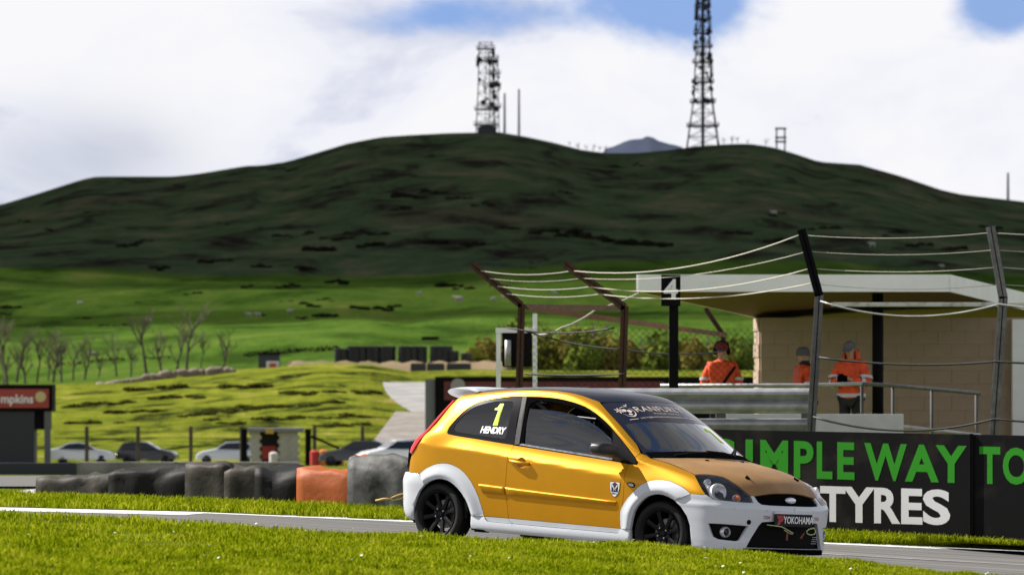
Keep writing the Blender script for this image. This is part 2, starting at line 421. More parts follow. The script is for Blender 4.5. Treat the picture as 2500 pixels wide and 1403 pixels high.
# ---------------------------------------------------------------- circuit ground
def edge(pts):
    xs = [p[0] for p in pts]; ys = [p[1] for p in pts]
    return lambda u: float(np.interp(u, xs, ys))
far_edge = edge([(-600,1213),(0,1238),(480,1249),(1000,1271),(2030,1325),(2500,1345),(3100,1372)])
cols = list(range(-2400, 4900, 50))
def strip_between(fa, fb, n, lift=0., cols=cols, wob=0.):
    P = []
    for i in range(n+1):
        t = i/n; row = []
        for u in cols:
            p = on_ground(u, fa(u) + (fb(u)-fa(u))*t); row.append((p.x, p.y, zg(p.x, p.y) + lift + wob*fbm(p.x, p.y, .8)))
        P.append(row)
    return P
near_row = lambda u: far_edge(u) + 260
m_track = bpy.data.materials.new('asphalt'); m_track.use_nodes = True
def asphalt():
    nt = m_track.node_tree; b = nt.nodes['Principled BSDF']; L = nt.links; b.inputs['Roughness'].default_value = .82; b.inputs['Specular IOR Level'].default_value = .06
    tc = _n(nt, 'ShaderNodeTexCoord'); mp = _n(nt, 'ShaderNodeMapping'); mp.inputs['Rotation'].default_value = (0, 0, math.radians(39)); mp.inputs['Scale'].default_value = (.12, 2.2, 1); L.new(tc.outputs['Object'], mp.inputs['Vector'])
    a = _n(nt, 'ShaderNodeTexNoise', Scale=1.6, Detail=6.); L.new(mp.outputs[0], a.inputs['Vector'])
    f = _n(nt, 'ShaderNodeTexNoise', Scale=220., Detail=3.); L.new(tc.outputs['Object'], f.inputs['Vector'])
    r = _n(nt, 'ShaderNodeValToRGB'); r.color_ramp.elements[0].position = .32; r.color_ramp.elements[0].color = (.095, .093, .092, 1); r.color_ramp.elements[1].position = .7; r.color_ramp.elements[1].color = (.19, .182, .175, 1)
    L.new(a.outputs['Fac'], r.inputs[0])
    mx = _n(nt, 'ShaderNodeMixRGB', blend_type='MULTIPLY'); mx.inputs[0].default_value = .5; L.new(r.outputs[0], mx.inputs[1]); L.new(f.outputs['Fac'], mx.inputs[2])
    L.new(r.outputs[0], b.inputs['Base Color'])
    bp = _n(nt, 'ShaderNodeBump', Strength=.35, Distance=.004); L.new(f.outputs['Fac'], bp.inputs['Height']); L.new(bp.outputs[0], b.inputs['Normal'])
asphalt()
obj('track', grid_mesh('track', strip_between(far_edge, near_row, 12)), m_track, kind='structure')
m_line = mat('track_paint', (.72, .72, .70), .7, col2=(.45, .44, .42), nscale=3., nlo=.25, nhi=.45)
lw = edge([(-600,7),(0,8),(300,8),(460,8),(500,2.2),(2500,2.6),(3100,3)])
obj('edge_line', grid_mesh('edge_line', strip_between(lambda u: far_edge(u)+.4, lambda u: far_edge(u)+.4+lw(u), 1, .004)), m_line, kind='structure')
# inner seam line on the near half of the track, right of the car
obj('track_seam', grid_mesh('track_seam', strip_between(lambda u: far_edge(u)+26+(u-2000)*.014, lambda u: far_edge(u)+27.5+(u-2000)*.014, 1, .004, cols=list(range(1950, 2800, 50)))), mat('worn_seam_paint', (.36, .35, .34), .8, col2=(.15, .145, .14), nscale=2.5), kind='structure')
m_verge = mat('verge_soil_grass', (.13, .155, .016), .98, spec=0., col2=(.06, .07, .012), nscale=3., bump=.4, bscale=30)
P = []
for i, Y in enumerate((0, .25, .5, .75, 1.)):
    row = []
    for u in cols:
        p = on_ground(u, far_edge(u)); q = at(u, VROW(u), VY(u))
        t = Y; x = p.x+(q.x-p.x)*t; y = p.y+(q.y-p.y)*t; row.append((x, y, p.z+(q.z-p.z)*t + .012 + (.02*fbm(x, y, 1.2) + .01 if 0 < t < 1 else 0)))
    P.append(row)
# carry the verge sheet on until it runs under the far land
for Y in (63., 66.):
    P.append([((u-1250)/F_PX*Y, Y, at(u, VROW(u), VY(u)).z - (.0 if Y < 65 else .3)) for u in cols])
obj('verge', grid_mesh('verge', P), m_verge, kind='structure')
# foreground bank: a level lawn that ends in a lip above the track
CREST = edge([(-600,1222),(0,1257),(500,1284),(1000,1311),(1300,1326),(1500,1336),(1700,1349),(2000,1371),(2300,1403),(2800,1440),(3200,1470)])
CY = 36.
def bank_z(x, y):
    u = 1250 + x/CY*F_PX
    zc = at(u, CREST(u), CY).z
    if y <= CY: return zc + .035*fbm(x, y, .9) + .02*fbm(x, y, .35, 2, 4.)
    t = min(1., (y-CY)/2.6); zt = zg(x, CY+2.6) - .05
    return zc + (zt-zc)*(t*t*(3-2*t))
P = []
for y in [3, 8, 12, 16, 19, 21] + [22+i*.25 for i in range(57)] + [36.2, 36.5, 36.9, 37.4, 38., 38.7, 39.5]:
    P.append([(x, y, bank_z(x, y)) for x in [-9+i*.3 for i in range(61)]])
bank_me = grid_mesh('grass_bank', P)
obj('grass_bank', bank_me, mat('bank_soil_grass', (.15, .18, .014), .98, spec=0., col2=(.06, .07, .010), nscale=2.2, bump=.4, bscale=25), kind='structure')
# ---------------------------------------------------------------- grass blades
def blades(name, pts, hmin, hmax, wid, seed, m, label):
    """pts: array of roots (x, y, z, scale). Each blade is a bent three-segment strip."""
    rg = np.random.default_rng(seed); n = len(pts); pts = np.asarray(pts)
    ang = rg.uniform(0, 2*np.pi, n); h = rg.uniform(hmin, hmax, n)*pts[:, 3]; lean = rg.uniform(.15, .95, n); la = rg.uniform(0, 2*np.pi, n)
    w = wid*rg.uniform(.7, 1.3, n); side = np.stack([np.cos(ang), np.sin(ang), np.zeros(n)], 1)*w[:, None]
    ld = np.stack([np.cos(la), np.sin(la), np.zeros(n)], 1); V = np.zeros((n, 5, 3)); b = pts[:, :3].copy(); b[:, 2] -= .006
    mid = b + ld*(lean*h*.30)[:, None]; mid[:, 2] += h*.60
    tip = b + ld*(lean*h*.95)[:, None]; tip[:, 2] += h*(1-.35*lean)
    V[:, 0] = b - side; V[:, 1] = b + side; V[:, 2] = mid - side*.75; V[:, 3] = mid + side*.75; V[:, 4] = tip
    me = bpy.data.meshes.new(name); me.vertices.add(n*5); me.vertices.foreach_set('co', V.reshape(-1))
    base = (np.arange(n)*5)[:, None]; quads = (base + np.array([0, 1, 3, 2])).reshape(-1); tris = (base + np.array([2, 3, 4])).reshape(-1)
    me.loops.add(n*7); me.loops.foreach_set('vertex_index', np.concatenate([quads, tris]).astype(np.int32))
    me.polygons.add(n*2); me.polygons.foreach_set('loop_start', np.concatenate([np.arange(n)*4, n*4+np.arange(n)*3]).astype(np.int32))
    ca = me.attributes.new('tone', 'FLOAT', 'POINT'); ca.data.foreach_set('value', np.repeat(rg.random(n), 5).astype(np.float32))
    me.update(); me.validate()
    return obj(name, me, m, label=label, cat='grass', kind='stuff')
def blade_mat(name, a, b, c):
    m = bpy.data.materials.new(name); m.use_nodes = True; nt = m.node_tree; p = nt.nodes['Principled BSDF']; L = nt.links
    at_ = _n(nt, 'ShaderNodeAttribute', attribute_name='tone'); r = _n(nt, 'ShaderNodeValToRGB'); e = r.color_ramp.elements
    e[0].position = 0.; e[0].color = (*a, 1); e[1].position = 1.; e[1].color = (*c, 1); q = e.new(.55); q.color = (*b, 1)
    tc = _n(nt, 'ShaderNodeTexCoord'); ns = _n(nt, 'ShaderNodeTexNoise', Scale=2.1, Detail=3.); L.new(tc.outputs['Object'], ns.inputs['Vector'])
    ad = _n(nt, 'ShaderNodeMath', operation='MULTIPLY_ADD'); L.new(ns.outputs['Fac'], ad.inputs[0]); ad.inputs[1].default_value = 1.6; L.new(at_.outputs['Fac'], ad.inputs[2])
    sb = _n(nt, 'ShaderNodeMath', operation='SUBTRACT'); L.new(ad.outputs[0], sb.inputs[0]); sb.inputs[1].default_value = .8
    L.new(sb.outputs[0], r.inputs[0]); L.new(r.outputs[0], p.inputs['Base Color']); p.inputs['Roughness'].default_value = .9; p.inputs['Specular IOR Level'].default_value = .0
    tr = _n(nt, 'ShaderNodeBsdfTranslucent'); L.new(r.outputs[0], tr.inputs['Color']); mx = _n(nt, 'ShaderNodeMixShader'); mx.inputs[0].default_value = .35
    L.new(p.outputs[0], mx.inputs[1]); L.new(tr.outputs[0], mx.inputs[2]); L.new(mx.outputs[0], nt.nodes['Material Output'].inputs[0]); return m
M_DAISY = mat("daisy_white", (.8,.8,.76), .8)
m_blade = blade_mat('lawn_blade', (.085, .125, .002), (.24, .31, .003), (.42, .42, .03))
rg = np.random.default_rng(4); pts = []
NB = 230000
uu = rg.uniform(-60, 2560, NB); tt = rg.random(NB)
for i in range(NB):
    c_ = CREST(uu[i]); row = c_ - 1 + (1425 - c_)*tt[i] if c_ < 1415 else c_
    zc = at(uu[i], c_, CY).z; y_ = min(CY + .5*rg.random()*(tt[i] < .04), -zc*F_PX/(row-HORIZON)) if tt[i] >= .04 else CY + .8*(rg.random()-.6)
    y_ += rg.uniform(-.15, .15); x_ = (uu[i]-1250)/F_PX*y_
    cl = .35 + 1.0*max(0., .5 + 1.0*mnoise.noise(Vector((x_*1.5, y_*.55, 0))) + .5*mnoise.noise(Vector((x_*5., y_*2., 3.))))
    if rg.random() > cl: continue
    pts.append((x_, y_, bank_z(x_, y_), .55 + .7*min(cl, 1.2)))
blades('lawn_grass', pts, .022, .052, .0048, 5, m_blade, 'short sunlit green grass covering the foreground bank')
pts = []
NB = 70000
u = rg.uniform(-80, 2580, NB); t = rg.random(NB)
for i in range(NB):
    p = on_ground(u[i], far_edge(u[i])); q = at(u[i], VROW(u[i]), VY(u[i])); x_, y_, z_ = p.lerp(q, t[i])
    pts.append((x_, y_, z_+.012, .6 + .8*rg.random()))
blades('verge_grass', pts, .04, .085, .007, 6, m_blade, 'strip of rough green grass along the far track edge')
# daisies in the lawn
dm = MB(); dm.lathe([(.001, .002), (.006, .003), (.0125, .0)], 9, 'z'); dme = dm.mesh('daisy_head')
rg2 = random.Random(8)
for i in range(44):
    yy = 36.0 - 8.5*rg2.random()**1.2; xx = rg2.uniform(-1, 1)*.097*yy; z_ = bank_z(xx, yy)
    o = obj('daisy', dme, M_DAISY, loc=(xx, yy, z_ + .05), rot=(rg2.uniform(-.5, .5), rg2.uniform(-.5, .5), 0), label='tiny white daisy in the foreground grass', cat='flower', group='daisies in the foreground grass')
    o.scale = (.7,)*3
# ---------------------------------------------------------------- racing car: body surface
# car frame: x forward from the front axle, y to the left, z up from the road
REAR = [(-3.06,0),(-3.055,.2),(-3.04,.4),(-3.0,.56),(-2.95,.67),(-2.88,.755)]
SIDE = [(-2.78,.803),(-2.60,.828),(-2.35,.838),(-2.05,.842),(-1.70,.842),(-1.35,.842),(-1.0,.84),(-.70,.838),(-.45,.836),
        (-.25,.834),(-.05,.832),(.15,.828),(.33,.82),(.46,.80),(.545,.77)]
FRONT = [(.62,.728),(.69,.64),(.735,.54),(.765,.42),(.785,.29),(.798,.15),(.805,0)]
ZS = [.868]*6 + [.868,.867,.860,.847,.822,.797,.770,.746,.725,.708,.69,.672,.655,.638,.627] + [.615,.602,.592,.585,.58,.577,.576]
# upper rows j=1..6 for every side station (from the rear edge forward)
TOP = [
 [(-2.615,.795,.978),(-2.685,.745,.995),(-2.76,.66,1.01),(-2.82,.52,1.03),(-2.85,.28,1.04),(-2.86,0,1.045)],
 [(-2.36,.792,.975),(-2.42,.755,1.09),(-2.48,.69,1.20),(-2.54,.58,1.28),(-2.58,.32,1.31),(-2.60,0,1.32)],
 [(-2.07,.795,.958),(-2.12,.74,1.14),(-2.20,.668,1.285),(-2.27,.575,1.365),(-2.30,.32,1.40),(-2.31,0,1.412)],
 [(-1.70,.793,.932),(-1.72,.735,1.15),(-1.75,.648,1.352),(-1.76,.575,1.417),(-1.77,.32,1.445),(-1.77,0,1.453)],
 [(-1.35,.792,.908),(-1.35,.735,1.15),(-1.35,.645,1.358),(-1.35,.572,1.425),(-1.33,.32,1.453),(-1.32,0,1.462)],
 [(-1.0,.790,.886),(-1.03,.735,1.12),(-1.08,.655,1.318),(-1.10,.575,1.398),(-1.0,.32,1.432),(-.97,0,1.442)],
 [(-.70,.789,.866),(-.74,.745,1.05),(-.80,.68,1.215),(-.875,.592,1.33),(-.79,.32,1.378),(-.765,0,1.389)],
 [(-.45,.788,.85),(-.49,.768,.955),(-.54,.733,1.065),(-.585,.663,1.155),(-.50,.35,1.205),(-.467,0,1.218)],
 [(-.255,.790,.835),(-.262,.78,.875),(-.275,.75,.916),(-.305,.703,.965),(-.225,.37,1.013),(-.19,0,1.026)],
 [(-.06,.792,.80),(-.07,.758,.85),(-.08,.715,.876),(-.10,.66,.894),(-.03,.36,.915),(0,0,.923)],
 [(.15,.786,.768),(.15,.746,.811),(.15,.70,.834),(.17,.63,.852),(.21,.36,.880),(.23,0,.890)],
 [(.34,.775,.735),(.35,.73,.77),(.36,.67,.79),(.39,.58,.805),(.44,.35,.832),(.46,0,.844)],
 [(.48,.75,.70),(.50,.70,.728),(.52,.62,.745),(.55,.51,.758),(.60,.30,.778),(.62,0,.787)],
 [(.58,.71,.655),(.61,.64,.672),(.64,.54,.684),(.67,.42,.692),(.705,.25,.70),(.72,0,.703)],
]
SF = [0, .18, .42, .68, .86, 1.]
D_SIDE = [0, .002, .008, .019, .031, .055]
D_FRONT = [0, -.014, -.008, .004, .006, .03]
D_REAR = [.02, .0, -.02, -.02, -.01, .02]

def cage_points():
    per = REAR + SIDE + FRONT; nr, ns = len(REAR), len(SIDE); P = {}
    for c, (x, w) in enumerate(per):
        a = per[max(c-1, 0)]; b = per[min(c+1, len(per)-1)]
        if c == 0: nx, ny = -1, 0
        elif c == len(per)-1: nx, ny = 1, 0
        else:
            tx, ty = b[0]-a[0], b[1]-a[1]; l = math.hypot(tx, ty); nx, ny = -ty/l, tx/l
        if c < nr+1: wt = (min(1, (nr+1-c)/3.), 0)
        elif c >= nr+ns-2: wt = (0, min(1, (c-(nr+ns-3))/3.))
        else: wt = (0, 0)
        zb = .15 + .05*wt[0] + .015*wt[1]
        for k, f in enumerate(SF):
            d = D_SIDE[k]*(1-wt[0]-wt[1]) + D_REAR[k]*wt[0] + D_FRONT[k]*wt[1]
            P['w', c, k] = (x - nx*d, max(0, w - ny*d), ZS[c] + (zb - ZS[c])*f)
    return P, nr, ns, len(per)

def body_mesh(levels=3):
    """Half body (right side as +w, mirrored later) as a subdivision surface that passes through the control points."""
    P, nr, ns, nc = cage_points(); keys = list(P); V = [list(P[k]) for k in keys]; ix = {k: i for i, k in enumerate(keys)}; F = []
    for c in range(nc-1):
        for k in range(len(SF)-1): F.append((ix['w',c,k], ix['w',c+1,k], ix['w',c+1,k+1], ix['w',c,k+1]))
    G = {}   # top grid: i = station 0..len(TOP)+1, j = 0..6
    NI = len(TOP) + 2
    for i in range(NI):
        for j in range(7):
            if i == 0: G[i,j] = ix['w', nr - j, 0] if j <= nr else None
            elif i == NI-1: G[i,j] = ix['w', nr+ns+j, 0]
            elif j == 0: G[i,j] = ix['w', nr+i, 0]
            else: V.append(list(TOP[i-1][j-1])); G[i,j] = len(V)-1
    for i in range(NI-1):
        for j in range(6): F.append((G[i,j], G[i,j+1], G[i+1,j+1], G[i+1,j]))
    N = len(V); T = [Vector(p) for p in V]
    center = [abs(p[1]) < 1e-6 for p in V]
    # mirror so that the surface is smooth over the centre plane
    mv = {}; V2 = list(V)
    for i in range(N):
        if center[i]: mv[i] = i
        else: mv[i] = len(V2); V2.append([V[i][0], -V[i][1], V[i][2]])
    F2 = F + [tuple(mv[i] for i in f)[::-1] for f in F]
    me = bpy.data.meshes.new('cage'); me.from_pydata(V2, [], F2)
    cr = me.attributes.new('crease_edge', 'FLOAT', 'EDGE')
    sh = {ix['w', c, 0]: c for c in range(nc)}; inv = {mv[i]: i for i in range(N)}
    for e in me.edges:
        a, b = e.vertices; a = inv.get(a, a); b = inv.get(b, b)
        if a in sh and b in sh:
            x = (V[a][0] + V[b][0]) / 2
            cr.data[e.index].value = 0. if x < -2.7 else .7 if x < -.35 else max(0, .75 - (x+.35)*1.6) if x < .3 else .25
    o = bpy.data.objects.new('cage', me); COL.objects.link(o)
    md = o.modifiers.new('s', 'SUBSURF'); md.levels = 2; md.boundary_smooth = 'PRESERVE_CORNERS'
    for it in range(8):
        bpy.context.view_layer.update()
        ev = o.evaluated_get(bpy.context.evaluated_depsgraph_get()); em = ev.to_mesh()
        for i in range(N):
            d = T[i] - em.vertices[i].co
            co = me.vertices[i].co + d*.9
            if center[i]: co.y = 0
            me.vertices[i].co = co
            if not center[i]: me.vertices[mv[i]].co = (co.x, -co.y, co.z)
        ev.to_mesh_clear(); me.update()
    md.levels = levels; bpy.context.view_layer.update()
    out = bpy.data.meshes.new_from_object(o.evaluated_get(bpy.context.evaluated_depsgraph_get()))
    bpy.data.objects.remove(o)
    return out
# outlines of the panels on the body surface, car frame, metres
TR = {
 'rear_arch_outer': [(-2.692,-0.821,0.614),(-2.627,-0.827,0.659),(-2.523,-0.833,0.704),(-2.421,-0.836,0.724),(-2.317,-0.839,0.719),(-2.211,-0.841,0.684),(-2.118,-0.842,0.623),(-2.045,-0.842,0.541),(-1.985,-0.841,0.447),(-1.932,-0.836,0.328),(-1.922,-0.832,0.291)],
 'rear_arch_inner': [(-2.767,-0.776,0.197),(-2.751,-0.805,0.301),(-2.723,-0.815,0.4),(-2.683,-0.821,0.465),(-2.622,-0.826,0.52),(-2.568,-0.83,0.552),(-2.457,-0.835,0.583),(-2.353,-0.838,0.575),(-2.268,-0.84,0.542),(-2.175,-0.84,0.471),(-2.109,-0.838,0.388),(-2.063,-0.831,0.287)],
 'front_arch_outer': [(-0.408,-0.835,0.429),(-0.377,-0.835,0.491),(-0.331,-0.835,0.554),(-0.273,-0.834,0.608),(-0.21,-0.832,0.662),(-0.151,-0.829,0.693),(-0.089,-0.821,0.717),(-0.008,-0.814,0.729),(0.09,-0.809,0.726),(0.187,-0.811,0.702),(0.268,-0.815,0.672),(0.336,-0.818,0.631)],
 'front_arch_inner': [(-0.318,-0.785,0.15),(-0.293,-0.823,0.257),(-0.285,-0.83,0.323),(-0.254,-0.834,0.439),(-0.196,-0.834,0.518),(-0.113,-0.833,0.578),(-0.022,-0.832,0.603),(0.066,-0.83,0.602),(0.166,-0.828,0.571),(0.244,-0.825,0.517),(0.31,-0.821,0.442),(0.344,-0.817,0.366),(0.363,-0.794,0.204),(0.357,-0.773,0.16)],
 'quarter_glass': [(-1.712,-0.648,1.353),(-1.826,-0.649,1.347),(-1.954,-0.654,1.329),(-2.08,-0.661,1.306),(-2.17,-0.67,1.283),(-2.251,-0.69,1.242),(-2.299,-0.709,1.203),(-2.344,-0.73,1.154),(-2.386,-0.755,1.094),(-2.418,-0.776,1.045),(-2.426,-0.791,1.013),(-2.424,-0.8,0.992),(-2.403,-0.803,0.981),(-2.266,-0.805,0.968),(-2.061,-0.808,0.956),(-1.86,-0.808,0.942),(-1.659,-0.806,0.929)],
 'quarter_clear': [(-1.786,-0.679,1.283),(-1.806,-0.67,1.303),(-1.841,-0.667,1.307),(-2.005,-0.669,1.295),(-2.126,-0.681,1.265),(-2.213,-0.695,1.234),(-2.276,-0.719,1.183),(-2.327,-0.747,1.118),(-2.369,-0.771,1.058),(-2.369,-0.784,1.027),(-2.335,-0.791,1.008),(-2.21,-0.794,1),(-2.007,-0.797,0.988),(-1.821,-0.795,0.978),(-1.776,-0.793,0.981),(-1.766,-0.784,1.01),(-1.774,-0.733,1.154)],
 'b_pillar': [(-1.711,-0.649,1.352),(-1.65,-0.805,0.932),(-1.596,-0.803,0.935),(-1.659,-0.648,1.354)],
 'door_rear': [(-1.655,-0.806,0.927),(-1.676,-0.834,0.83),(-1.68,-0.841,0.746),(-1.683,-0.842,0.667),(-1.687,-0.842,0.563),(-1.666,-0.84,0.433),(-1.642,-0.832,0.292)],
 'door_rear_low': [(-1.642,-0.832,0.292),(-1.635,-0.83,0.273),(-1.616,-0.827,0.256),(-1.59,-0.825,0.248)],
 'door_front': [(-0.385,-0.801,0.842),(-0.384,-0.809,0.811),(-0.376,-0.835,0.634),(-0.385,-0.835,0.472),(-0.402,-0.828,0.287)],
 'door_bottom': [(-0.402,-0.828,0.287),(-0.41,-0.825,0.267),(-0.422,-0.823,0.253),(-0.452,-0.822,0.246),(-1.59,-0.825,0.248)],
 'door_paint': [(-1.642,-0.832,0.292),(-0.402,-0.828,0.287)],
 'belt': [(-1.655,-0.806,0.927),(-1.369,-0.805,0.909),(-1.082,-0.804,0.891),(-0.796,-0.803,0.872),(-0.534,-0.801,0.855),(-0.385,-0.801,0.842)],
 'frame_top': [(-1.651,-0.647,1.356),(-1.501,-0.645,1.361),(-1.319,-0.646,1.357),(-1.171,-0.65,1.339),(-1.058,-0.654,1.317),(-0.944,-0.66,1.284),(-0.82,-0.675,1.229),(-0.687,-0.702,1.158),(-0.507,-0.739,1.04),(-0.33,-0.772,0.906),(-0.279,-0.792,0.862),(-0.282,-0.799,0.841),(-0.385,-0.801,0.842)],
 'glass_open': [(-1.534,-0.798,0.948),(-1.601,-0.686,1.27),(-1.589,-0.673,1.299),(-1.536,-0.661,1.327),(-1.414,-0.66,1.329),(-1.303,-0.663,1.319),(-1.081,-0.667,1.292),(-0.93,-0.674,1.251),(-0.807,-0.689,1.196),(-0.633,-0.719,1.105),(-0.631,-0.715,1.122),(-0.558,-0.795,0.876)],
 'pane_top': [(-1.614,-0.691,1.258),(-1.418,-0.692,1.258),(-1.237,-0.692,1.25),(-1.09,-0.695,1.231),(-0.977,-0.699,1.203),(-0.861,-0.707,1.165),(-0.739,-0.721,1.11),(-0.613,-0.747,1.028)],
 'mirror_sail': [(-0.631,-0.715,1.122),(-0.551,-0.731,1.071),(-0.472,-0.745,1.014),(-0.347,-0.769,0.916),(-0.286,-0.792,0.864),(-0.291,-0.797,0.849),(-0.443,-0.8,0.849),(-0.55,-0.799,0.862)],
 'pillar_seam': [(-0.323,-0.773,0.902),(-0.289,-0.737,0.941)],
 'windscreen_side': [(-0.289,-0.737,0.941),(-0.368,-0.697,1.007),(-0.472,-0.68,1.08),(-0.569,-0.661,1.147),(-0.665,-0.643,1.209),(-0.766,-0.619,1.27),(-0.898,-0.588,1.34)],
 'windscreen_low': [(-0.289,-0.737,0.941),(-0.237,-0.719,0.923),(-0.188,-0.721,0.903)],
 'bonnet_side': [(-0.188,-0.721,0.903),(-0.02,-0.7,0.872),(0.139,-0.707,0.833),(0.29,-0.718,0.792)],
 'lamp_top': [(0.292,-0.719,0.79),(0.337,-0.665,0.798),(0.385,-0.612,0.799),(0.465,-0.552,0.785),(0.576,-0.53,0.738),(0.652,-0.502,0.684),(0.703,-0.467,0.643)],
 'lamp_low': [(0.292,-0.719,0.79),(0.393,-0.777,0.711),(0.479,-0.792,0.632),(0.539,-0.778,0.599),(0.604,-0.748,0.594),(0.655,-0.701,0.591),(0.753,-0.483,0.585),(0.703,-0.467,0.643)],
 'bumper_top': [(0.336,-0.818,0.631),(0.399,-0.811,0.63),(0.479,-0.792,0.632)],
 'bumper_seam': [(0.336,-0.818,0.631),(0.256,-0.824,0.597),(0.179,-0.827,0.562)],
 'grille': [(0.711,-0.42,0.645),(0.757,-0.427,0.594),(0.774,-0.398,0.576),(0.789,-0.299,0.571),(0.802,-0.151,0.57),(0.743,-0.032,0.673)],
 'bonnet_front': [(0.703,-0.467,0.643),(0.711,-0.42,0.645),(0.706,-0.429,0.649),(0.73,-0.263,0.664),(0.742,-0.032,0.673),(0.73,0.237,0.669),(0.694,0.471,0.651)],
 'fog_recess': [(0.512,-0.785,0.395),(0.744,-0.528,0.391),(0.725,-0.562,0.327),(0.708,-0.598,0.266),(0.69,-0.631,0.258),(0.598,-0.739,0.266),(0.557,-0.76,0.283),(0.537,-0.77,0.321)],
 'fog_center': [(0.646,-0.698,0.329)],
 'tow_hole': [(0.747,-0.532,0.425)],
 'intake': [(0.72,-0.533,0.192),(0.744,-0.493,0.285),(0.771,-0.424,0.397),(0.78,-0.391,0.43),(0.795,-0.294,0.438),(0.8,-0.253,0.433),(0.812,-0.099,0.425)],
 'intake_r': [(0.792,0.319,0.437),(0.78,0.397,0.435),(0.767,0.448,0.408),(0.741,0.51,0.31),(0.734,0.53,0.256)],
 'intake_bottom': [(0.752,-0.443,0.213),(0.794,-0.103,0.215),(0.749,0.462,0.22)],
 'bumper_bottom': [(0.354,-0.775,0.163),(0.745,-0.432,0.189),(0.775,-0.073,0.169),(0.717,0.51,0.173),(0.659,0.665,0.204)],
 'plate': [(0.803,-0.257,0.502),(0.798,0.3,0.503),(0.788,0.325,0.398),(0.798,-0.24,0.401)],
 'tow_l': [(0.786,-0.376,0.48),(0.799,-0.287,0.482),(0.798,-0.283,0.455),(0.785,-0.372,0.452)],
 'tow_r': [(0.795,0.32,0.487),(0.781,0.409,0.486),(0.779,0.411,0.459),(0.793,0.323,0.46)],
 'badge': [(0.781,-0.013,0.617)],
 'pins': [(0.568,-0.376,0.781),(0.572,0.312,0.79)],
 'washer': [(0.055,-0.221,0.906),(-0.136,0.622,0.909),(-0.131,0.684,0.897),(-0.091,0.679,0.889)],
 'mould_rear': [(-1.993,-0.842,0.571),(-1.691,-0.842,0.56),(-1.686,-0.841,0.488),(-1.944,-0.841,0.493)],
 'mould_front': [(-1.683,-0.842,0.559),(-0.448,-0.836,0.518),(-0.463,-0.836,0.476),(-1.678,-0.841,0.486)],
 'crest': [(-0.526,-0.834,0.681),(-0.419,-0.833,0.682),(-0.42,-0.836,0.596),(-0.472,-0.837,0.549),(-0.524,-0.837,0.584)],
 'repeater': [(-0.338,-0.832,0.678),(-0.314,-0.831,0.686),(-0.275,-0.831,0.682),(-0.258,-0.832,0.669),(-0.262,-0.833,0.651),(-0.287,-0.833,0.647),(-0.319,-0.833,0.652),(-0.335,-0.833,0.664)],
 'handle': [(-1.643,-0.838,0.787),(-1.424,-0.838,0.772)],
 'handle_cup': [(-1.525,-0.831,0.828),(-1.509,-0.841,0.731),(-1.57,-0.838,0.78),(-1.459,-0.838,0.787)],
 'skirt': [(-2.07,-0.831,0.286),(-1.916,-0.832,0.29),(-1.905,-0.829,0.27),(-1.871,-0.825,0.248),(-1.59,-0.825,0.247),(-0.452,-0.822,0.245),(-0.422,-0.823,0.252),(-0.408,-0.825,0.267),(-0.4,-0.828,0.286),(-0.292,-0.827,0.284),(-0.316,-0.785,0.15),(-0.888,-0.789,0.15),(-1.371,-0.792,0.15),(-1.898,-0.792,0.15),(-1.907,-0.803,0.177),(-2.032,-0.804,0.18),(-2.058,-0.792,0.15),(-2.065,-0.809,0.196)],
 'lower_quarter': [(-1.916,-0.832,0.29),(-1.642,-0.832,0.292),(-1.635,-0.83,0.273),(-1.616,-0.827,0.256),(-1.605,-0.825,0.247),(-1.871,-0.825,0.248),(-1.905,-0.829,0.27)],
 'tail_lamp': [(-2.469,-0.646,1.273),(-2.584,-0.613,1.222),(-2.807,-0.774,0.889),(-2.804,-0.79,0.821),(-2.813,-0.789,0.797),(-2.77,-0.797,0.849),(-2.728,-0.802,0.887),(-2.652,-0.709,1.055),(-2.49,-0.663,1.241)],
 'rear_edge': [(-2.808,-0.802,0.62),(-2.692,-0.821,0.614),(-2.883,-0.736,0.231),(-2.756,-0.777,0.192)],
 'bumper_rear_seam': [(-2.692,-0.821,0.614),(-2.623,-0.826,0.533)],
 'number': [(-1.936,-0.679,1.277),(-1.893,-0.679,1.28),(-1.886,-0.759,1.088),(-1.942,-0.76,1.087),(-1.978,-0.702,1.226)],
 'name': [(-2.063,-0.766,1.075),(-1.777,-0.761,1.078),(-1.791,-0.783,1.016),(-2.061,-0.79,1.011)],
 'ws_band': [(-0.626,-0.605,1.206),(-0.489,-0.331,1.226),(-0.442,0.103,1.23),(-0.615,0.576,1.213)],
 'ws_text': [(-0.789,-0.523,1.324),(-0.677,-0.375,1.32),(-0.641,0.236,1.331),(-0.627,-0.444,1.272),(-0.574,0.157,1.304),(-0.67,-0.558,1.25),(-0.615,-0.467,1.256),(-0.518,0.148,1.273),(-0.552,0.333,1.262),(-0.601,-0.293,1.3),(-0.562,0.082,1.302)],
 'ws_num': [(-0.506,0.467,1.193),(-0.413,0.515,1.115),(-0.422,0.329,1.184)],
 'ws_top': [(-0.9,-0.586,1.342),(-0.797,-0.443,1.356),(-0.722,-0.245,1.37),(-0.688,0.009,1.368),(-0.756,0.382,1.356)],
 'ws_bottom': [(-0.188,-0.721,0.903),(-0.043,-0.381,0.917),(-0.006,-0.034,0.925),(-0.207,0.713,0.912)],
 'roof_edge': [(-2.021,-0.592,1.388),(-1.742,-0.579,1.417),(-1.448,-0.584,1.425),(-1.245,-0.567,1.419),(-1.083,-0.586,1.391),(-0.965,-0.596,1.358),(-0.916,-0.594,1.344)],
 'lamp_parts': [(0.555,-0.717,0.673),(0.672,-0.605,0.631),(0.425,-0.706,0.757),(0.487,-0.752,0.693)],
 'mirror_body': [(-0.456,-0.788,0.893)],
 'jack': [(-1.973,-0.797,0.164),(-0.575,-0.792,0.161)],
